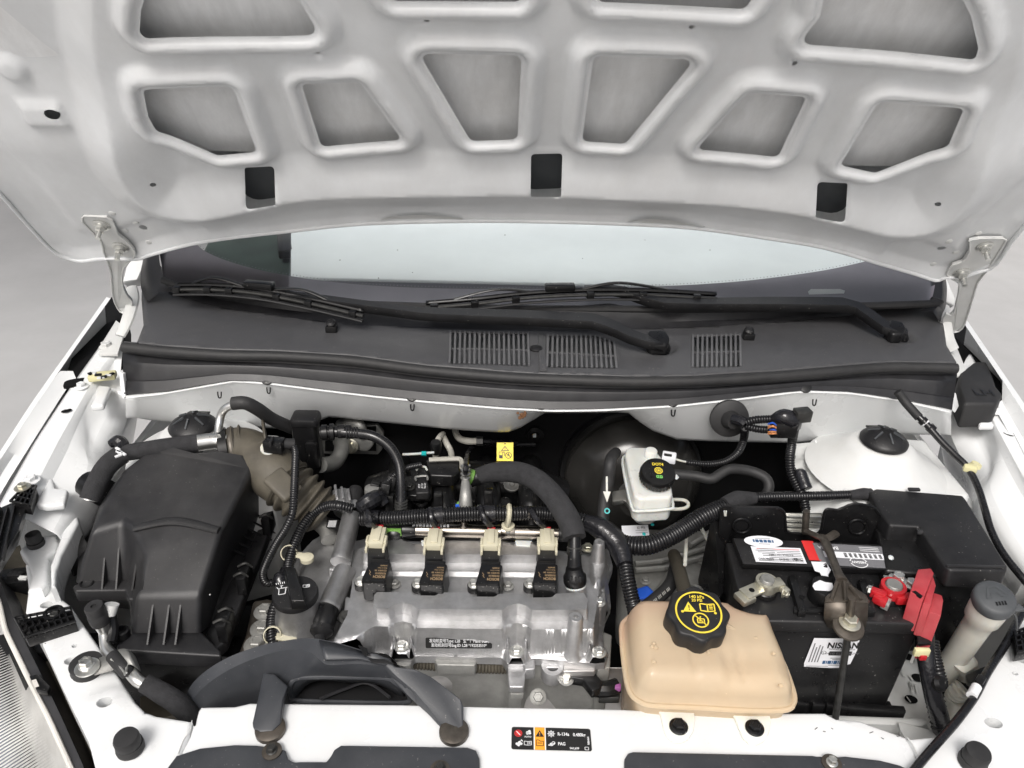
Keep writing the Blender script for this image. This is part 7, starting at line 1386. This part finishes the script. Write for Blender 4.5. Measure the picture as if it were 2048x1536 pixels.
# ------------------------------------------------------------------ coolant expansion tank
ct = thing('coolant_tank', 'translucent peach coolant expansion tank with two bolted tabs on the crossbeam', 'coolant tank', P(1420, 1330, .88))
def tz(v): return .918-.034*sstep(1235, 1400, np.array(float(v))).item()
tpx = [(1243, 1262), (1250, 1242), (1272, 1230), (1320, 1230), (1400, 1230), (1452, 1236), (1470, 1248), (1498, 1256), (1525, 1258), (1543, 1272), (1552, 1296), (1572, 1340), (1588, 1388), (1586, 1408), (1570, 1420), (1500, 1422), (1400, 1416), (1310, 1412), (1280, 1404), (1260, 1384), (1250, 1340)]
tz_ = .868
t2 = [tuple(P(u, v, tz_))[:2] for u, v in tpx]; t2 = [(a, b) for a, b, _ in catmull([(a, b, 0) for a, b in t2], 4, True)]
yb_, yf_ = max(p[1] for p in t2), min(p[1] for p in t2)
def tank_h(X, Y):
    e = np.clip(-sdf(X, Y, t2), 0, .030); rim = (np.minimum(e, .005)/.005)*.004
    dome = .046*np.sqrt(np.clip(1-(1-np.clip((e-.005)/.024, 0, 1))**2, 0, 1))
    s = (Y-yf_)/(yb_-yf_)
    dome = dome*(.80+.2*sstep(.12, .75, s))
    gro = .0042*np.exp(-((X-P(1385, 1330, .9).x)/.003)**2)+.0042*np.exp(-((X-P(1487, 1360, .9).x)/.003)**2)*sstep(.55, .35, s)
    step = .005*sstep(P(1450, 1350, .9).x-.004, P(1450, 1350, .9).x+.004, X)*sstep(.42, .30, s)
    return rim+dome-gro*sstep(.01, .03, e)-step*sstep(.006, .02, e)
t2 = dens(t2, .006); rings = [offset_poly(t2, -q) for q in (.0015, .005, .0065, .009, .013, .018, .024)]
mb = panel(t2, [], .006, rings, (Vector((0, 0, tz_)), (1, 0, 0), (0, 1, 0), (0, 0, 1)), tank_h); mb.build('upper_half', 'tank', ct, sharp=60, recalc=False)
MB().tube([Vector((a, b, tz_)) for a, b in t2+[t2[0]]], .0036, 8, smooth=0).build('weld_flange', 'tank', ct)
o_ = offset_poly(t2, -.006); lo2 = [sum((Vector((a, b, 0)) for a, b in o_), Vector())/len(o_)]; lo2 = [lo2[0]+(Vector((a, b, 0))-lo2[0])*.93+Vector((0, .004, tz_-.15)) for a, b in o_]; mb = MB().loft([[Vector((a, b, tz_-.001)) for a, b in o_], lo2], closed=True); mb.add(lo2, [tuple(range(len(lo2)))]); mb.build('lower_half', 'tank', ct, sharp=50)
fl2 = offset_poly(t2, -.016); MB().prism([Vector((a, b, tz_+.012)) for a, b in offset_poly(t2, -.020)], (0, .004, -.14), .93).build('fluid', 'fluid', ct)
for tab_, label in (([(1312, 1412), (1388, 1416), (1390, 1440), (1386, 1462), (1376, 1478), (1362, 1484), (1345, 1482), (1332, 1470), (1326, 1452), (1322, 1430)], 0), ([(1460, 1420), (1538, 1422), (1542, 1440), (1538, 1464), (1530, 1480), (1515, 1488), (1498, 1486), (1486, 1474), (1478, 1456), (1470, 1436)], 0)):
    MB().prism(L(tab_, ZR+.004), (0, 0, -.004)).build('tab', 'tab', ct, bevel=.0012)
for u, v in ((1357, 1454), (1509, 1457)):
    c = P(u, v, ZR+.0045); MB().lathe(c, (0, 0, 1), [(.0115, 0), (.0115, .0018), (.0095, .003)], 26).build('washer', 'black', ct); MB().hexbolt(c+Vector((0, 0, .002)), (0, -.05, 1), .0078, .0075, washer=0).build('bolt', 'black', ct)
MB().tube(L([(1440, 1250, .915), (1452, 1252, .915), (1470, 1262, .912)]), .004, 8).build('shoulder', 'tank', ct)
for u, v in ((1308, 1286), (1304, 1292), (1312, 1294), (1308, 1322), (1512, 1275), (1548, 1306), (1562, 1370), (1418, 1304)):
    z = .868+.046; MB().lathe(P(u, v, z), (0, 0, 1), [(.003, -.001), (.0022, .0008), (.0005, .0012)], 10).build('blemish', 'tank', ct)
cpz = P(1397, 1225, .948); AX = Vector((.0, -.22, 1))
def lob(r): return lambda a: r*(1+.055*math.cos(8*a))
kc = MB().lathe(cpz, AX, [(lob(.0375), -.034), (lob(.0385), -.028), (lob(.0385), -.004), (lob(.0365), -.0005), (lob(.035), 0), (.001, .0005)], 96).build('cap', 'black_matte', ct, sharp=50)
MB().lathe(cpz-AX.normalized()*.034, AX, [(.033, -.012), (.033, .001)], 36).build('neck', 'tank', kc)
x_, y_, z_ = axes(AX, (1, -.02, 0)); f = Face(cpz-x_*.03+y_*.03, cpz+x_*.03+y_*.03, cpz-x_*.03-y_*.03, .0008)
f.ring(kc, 0, 0, .0295, .0022, 'yellow_ink', n=48); tri(f, kc, -.38, .22, .28, 'yellow_ink', .0006, 'ink'); book(f, kc, .40, .22, .30, 'yellow_ink', wd=.0016); f.text(kc, '140 kPa', 0, .72, .0062, 'yellow_ink', bold=.02); f.text(kc, '20 PSI', 0, .55, .0056, 'yellow_ink', bold=.02)
f.ring(kc, .03, -.38, .0105, .0018, 'yellow_ink'); f.lines(kc, [((-.2, -.14), (.26, -.62)), ((-.12, -.50), (.20, -.50)), ((-.10, -.32), (.18, -.32)), ((-.1, -.5), (-.1, -.32)), ((.18, -.5), (.18, -.32)), ((-.05, -.42), (.12, -.42)), ((.0, -.3), (.05, -.2))], .0014, 'yellow_ink'); f.disc(kc, -.68, .0, .0018, 'yellow_ink'); f.disc(kc, .70, -.02, .0018, 'yellow_ink')
# ------------------------------------------------------------------ washer filler neck
wf = thing('washer_filler', 'milky washer filler neck with round grey cap at the right side of the bay', 'filler neck', P(1990, 1200, .93))
c = P(1991, 1195, .955); nx = Vector((-.10, -.25, 1)).normalized()
MB().lathe(c, nx, [(.0165, -.22), (.0178, -.075), (.0180, -.056), (.0222, -.048), (.0230, -.030), (.0222, -.008)], 32).build('neck', 'milk_dirty', wf, sharp=50)
MB().lathe(c, nx, [(.0238, -.016), (.0256, -.012), (.0258, -.003), (.0244, .001), (.021, .003), (.001, .0034)], 40).build('cap', 'grey_cap', wf, sharp=45); x_, y_, z_ = axes(nx, (1, .1, 0))
MB().hull([c+x_*.012+y_*-.021+z_*.000, c+x_*.024+y_*-.010+z_*.000, c+x_*.029+y_*-.021+z_*.000], [c+x_*.012+y_*-.021-z_*.006, c+x_*.024+y_*-.010-z_*.006, c+x_*.029+y_*-.021-z_*.006]).build('pull_tab', 'grey_cap', wf, bevel=.0015)
f = Face(c-x_*.017+y_*.018, c+x_*.017+y_*.018, c-x_*.017-y_*.018, .0036); f.lines(wf, [((-.8, -.1), (-.3, .7)), ((-.3, .7), (.3, .75)), ((.3, .75), (.85, .0)), ((-.8, -.1), (-.4, -.1)), ((.85, 0), (.4, -.1)), ((-.4, -.1), (-.25, .25)), ((.4, -.1), (.2, .3)), ((-.25, .25), (.2, .3))], .0018, 'grey_cap', .0006); f.lines(wf, [((-.35+.22*k, -.75), (-.28+.22*k, -.45)) for k in range(4)], .0020, 'black', .0006)
# cap strap
MB().tube(L([(2022, 1220, .945), (2032, 1235, .93), (2034, 1260, .90)]), .0016, 6).build('strap', 'grey_cap', wf)
hcb = thing('hood_release_cable', 'black hood release cable running down the right rail from the cowl', 'cable', P(1900, 900, .98))
def cbl(px, r): return MB().tube(px, r, 12, step=.006)
cbl([P(1797, 785, 1.045), P(1812, 806, 1.03), P(1836, 832, 1.02), P(1856, 852, 1.01), P(1880, 880, .995), P(1908, 908, .98), P(1935, 935, .965), P(1956, 975, .95), P(1970, 1020, .94), P(1982, 1060, .93), P(2005, 1105, .925), P(2040, 1150, .92), P(2075, 1190, .91)], .0055).build('sheath', 'loom', hcb)
cbl([P(1795, 783, 1.046), P(1813, 807, 1.03), P(1838, 835, 1.018)], .0072).build('boot', 'rubber', hcb); MB().cyl(P(1848, 844, 1.013), P(1853, 849, 1.011), .0070).build('white_band', 'tape_white', hcb); MB().cyl(P(1843, 839, 1.016), P(1849, 845, 1.0125), .0075).build('collar', 'black', hcb); MB().cyl(P(1858, 853, 1.009), P(1866, 861, 1.004), .0075).build('collar', 'black', hcb)
MB().box(P(1940, 936, .966), (.020, .014, .012), X=(1, -.4, 0)).build('clip', 'yellowed', hcb, bevel=.003); MB().lathe(P(1952, 930, .965), (.3, 0, 1), [(.009, -.003), (.008, .003)], 14).build('clip_foot', 'yellowed', hcb)
lcb = thing('latch_cable', 'thin black latch cable crossing the white right arm at the lower right', 'cable', P(1950, 1400, .86))
cbl(L([(2070, 1190, .865), (2040, 1235, .862), (2010, 1290, .86), (1975, 1345, .858), (1950, 1392, .857), (1915, 1440, .856), (1880, 1480, .856), (1845, 1520, .855), (1800, 1575, .853)]), .0052).build('sheath', 'loom', lcb); MB().cyl(P(1953, 1374, .860), P(1943, 1392, .860), .0064).build('white_band', 'tape_white', lcb)
MB().box(P(1960, 1362, .860), (.016, .010, .010), X=(1, 1, 0)).build('clip', 'black', lcb, bevel=.002)
# floor and corner right of the battery
tray = thing('battery_tray', 'dirty white battery tray and inner wing visible right of the battery', 'tray', P(1820, 1380, .70))
MB().loft([L([(1815, 1270), (1838, 1300), (1850, 1350), (1862, 1400), (1862, 1440), (1872, 1480)], .70), L([(1795, 1275), (1790, 1330), (1782, 1390), (1775, 1425), (1770, 1450), (1760, 1490)], .69), L([(1600, 1290), (1600, 1340), (1600, 1400), (1600, 1430), (1600, 1460), (1600, 1500)], .69)]).build('floor', 'white_dusty', tray, recalc=False, solid=.004)
MB().hull(L([(1590, 1427), (1850, 1436), (1856, 1446), (1845, 1452), (1590, 1444)], .728), L([(1590, 1450), (1850, 1460), (1870, 1480), (1845, 1490), (1590, 1460)], .66)).build('front_lip', 'hinge_paint', tray, bevel=.004)
for u, v, r in ((1816, 1314, .009), (1836, 1356, .010), (1822, 1399, .0095)): holepatch(tray, u, v, .7015 if u > 1815 else .698, r, r*.8)
MB().hull(L([(1795, 1442), (1870, 1462), (1880, 1478), (1818, 1490), (1800, 1460)], .74), L([(1795, 1452), (1870, 1472), (1880, 1488), (1818, 1500), (1800, 1470)], .70)).build('gusset', 'hinge_paint', tray, bevel=.002)
for k in range(9):
    u, v = random.gauss(1822, 10), random.gauss(1385, 26); MB().box(P(u, v, .7025), (random.uniform(.008, .018), random.uniform(.001, .0025), .0008), X=(random.uniform(-.3, .3), 1, 0)).build('dirt_smear', 'hinge_paint', tray, flat=True)
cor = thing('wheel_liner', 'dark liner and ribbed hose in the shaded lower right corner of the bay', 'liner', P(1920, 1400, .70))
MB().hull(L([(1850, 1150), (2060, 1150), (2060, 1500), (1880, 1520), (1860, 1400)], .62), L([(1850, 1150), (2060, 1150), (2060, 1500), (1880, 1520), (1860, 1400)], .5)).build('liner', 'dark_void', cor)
MB().hull(L([(1895, 1300), (1935, 1290), (1960, 1330), (1930, 1350), (1905, 1330)], .80), L([(1890, 1320), (1935, 1310), (1965, 1350), (1930, 1370), (1900, 1350)], .72)).build('white_bracket', 'milk_dirty', cor, bevel=.006); MB().hull(L([(1930, 1348), (1975, 1330), (1982, 1345), (1960, 1370), (1932, 1362)], .82), L([(1930, 1358), (1975, 1340), (1982, 1355), (1960, 1380), (1932, 1372)], .78)).build('bracket', 'black', cor, bevel=.003)
MB().tube(L([(1928, 1375, .76), (1915, 1385, .75), (1908, 1400, .73), (1918, 1415, .71)]), .012, 12, rib=.003, pitch=.005).build('ribbed_hose', 'milk_dirty', cor, sharp=80); MB().tube(L([(1920, 1400, .74), (1910, 1430, .71), (1900, 1460, .68)]), .014, 14).build('pipe', 'milk_dirty', cor)
# inner wing walls closing the bay on both sides
iw = MB(); iw.box((-.70, 1.09, .60), (.012, .46, .5)); tag(iw.build('inner_wing', 'white_dusty'), 'white inner wing wall behind the airbox', 'body panel')
iw = MB(); iw.box((.80, .90, .60), (.012, .84, .5)); tag(iw.build('inner_wing', 'white_dusty'), 'white inner wing wall beside the fuse box', 'body panel')
# ================================================================== wipers
def wiper(label, pivot, arm, blade, cap):
    t = thing('wiper', label, 'wiper', P(*pivot), 'windshield wipers')
    c = P(*pivot)
    MB().lathe(c, (0, -.2, 1), [(.020, -.012), (.021, -.004), (.016, .004), (.0145, .010)], 24).build('hub', 'black', t, sharp=45)
    MB().hull([P(*q) for q in cap], [P(*q)+Vector((0, 0, -.020)) for q in cap]).build('hub_cap', 'black', t, bevel=.004, seg=3)
    a = [P(*q[:3]) for q in arm]; wd = [q[3]*.78 for q in arm]
    up = []; lo_ = []; dn = []
    for i, p in enumerate(a):
        d = (a[min(i+1, len(a)-1)]-a[max(i-1, 0)]).normalized(); n_ = Vector((0, 0, 1)).cross(d).normalized(); s = wd[i]
        if n_.y < 0: n_ = -n_
        up.append(p+n_*s*.5+Vector((0, 0, .002))); lo_.append(p-n_*s*.5+Vector((0, 0, .0))); dn.append(p-n_*s*.58+Vector((0, 0, -.013)))
    MB().loft([[p+Vector((0, 0, -.012)) for p in up], up, lo_, dn]).build('arm', 'black_matte', t, sharp=25, recalc=False, solid=.002)
    b = [P(*q) for q in blade]; bb_ = catmull(b, 8)
    MB().loft([[p+Vector((0, .004, -.004)) for p in bb_], [p+Vector((0, .001, .006)) for p in bb_], [p+Vector((0, -.006, .003)) for p in bb_]]).build('spoiler', 'black', t, solid=.0015, recalc=False, sharp=30)
    MB().tube([p+Vector((0, -.010, -.003)) for p in b], .0036, 8).build('rail', 'bolt_dark', t); MB().tube([p+Vector((0, -.016, -.010)) for p in b], .0042, 8, flat=.5).build('rubber', 'rubber', t)
    n = len(bb_)
    for s in (.06, .22, .36, .62, .78, .94):
        p = bb_[int(s*(n-1))]; MB().box(p+Vector((0, -.008, -.004)), (.014, .016, .014), X=bb_[min(n-1, int(s*(n-1))+1)]-bb_[max(0, int(s*(n-1))-1)]).build('claw', 'black', t, bevel=.002)
    for s0, s1 in ((.14, .42), (.58, .86)): MB().tube([bb_[int(s0*(n-1))]+Vector((0, .002, .004)), bb_[int((s0+s1)/2*(n-1))]+Vector((0, .004, .014)), bb_[int(s1*(n-1))]+Vector((0, .002, .004))], .0042, 8, flat=.6).build('yoke', 'black', t)
    m_ = bb_[n//2]; MB().box(m_+Vector((0, 0, .010)), (.055, .018, .012), X=bb_[n//2+2]-bb_[n//2-2]).build('adapter', 'black', t, bevel=.003)
wiper('left wiper, its arm pivoting near the middle grilles', (1318, 690, 1.078), [(1322, 682, 1.092, .030), (1290, 677, 1.098, .026), (1262, 668, 1.103, .024), (1238, 656, 1.108, .026), (1215, 646, 1.112, .032), (1185, 637, 1.115, .034), (1050, 630, 1.117, .032), (880, 624, 1.118, .026), (840, 622, 1.118, .020), (760, 612, 1.119, .018), (640, 596, 1.121, .016), (560, 586, 1.124, .016), (522, 581, 1.126, .016)],
      [(352, 572, 1.120), (430, 572, 1.126), (520, 580, 1.126), (620, 599, 1.118), (728, 624, 1.108)], [(1296, 660, 1.104), (1330, 658, 1.104), (1340, 674, 1.098), (1334, 690, 1.092), (1304, 690, 1.092), (1292, 680, 1.096)])
wiper('right wiper, its arm pivoting beside the right hinge', (1795, 668, 1.078), [(1800, 660, 1.092, .030), (1770, 650, 1.098, .026), (1740, 628, 1.106, .026), (1715, 612, 1.112, .030), (1690, 605, 1.117, .036), (1660, 604, 1.118, .036), (1540, 603, 1.119, .032), (1400, 604, 1.120, .024), (1330, 603, 1.122, .018), (1290, 594, 1.126, .016), (1250, 580, 1.132, .016), (1225, 576, 1.134, .016), (1170, 577, 1.134, .016)],
      [(852, 608, 1.112), (950, 600, 1.120), (1060, 588, 1.128), (1180, 582, 1.132), (1300, 583, 1.130), (1432, 590, 1.124)], [(1780, 638, 1.104), (1806, 642, 1.104), (1814, 656, 1.098), (1806, 668, 1.092), (1786, 668, 1.092), (1774, 656, 1.096)])
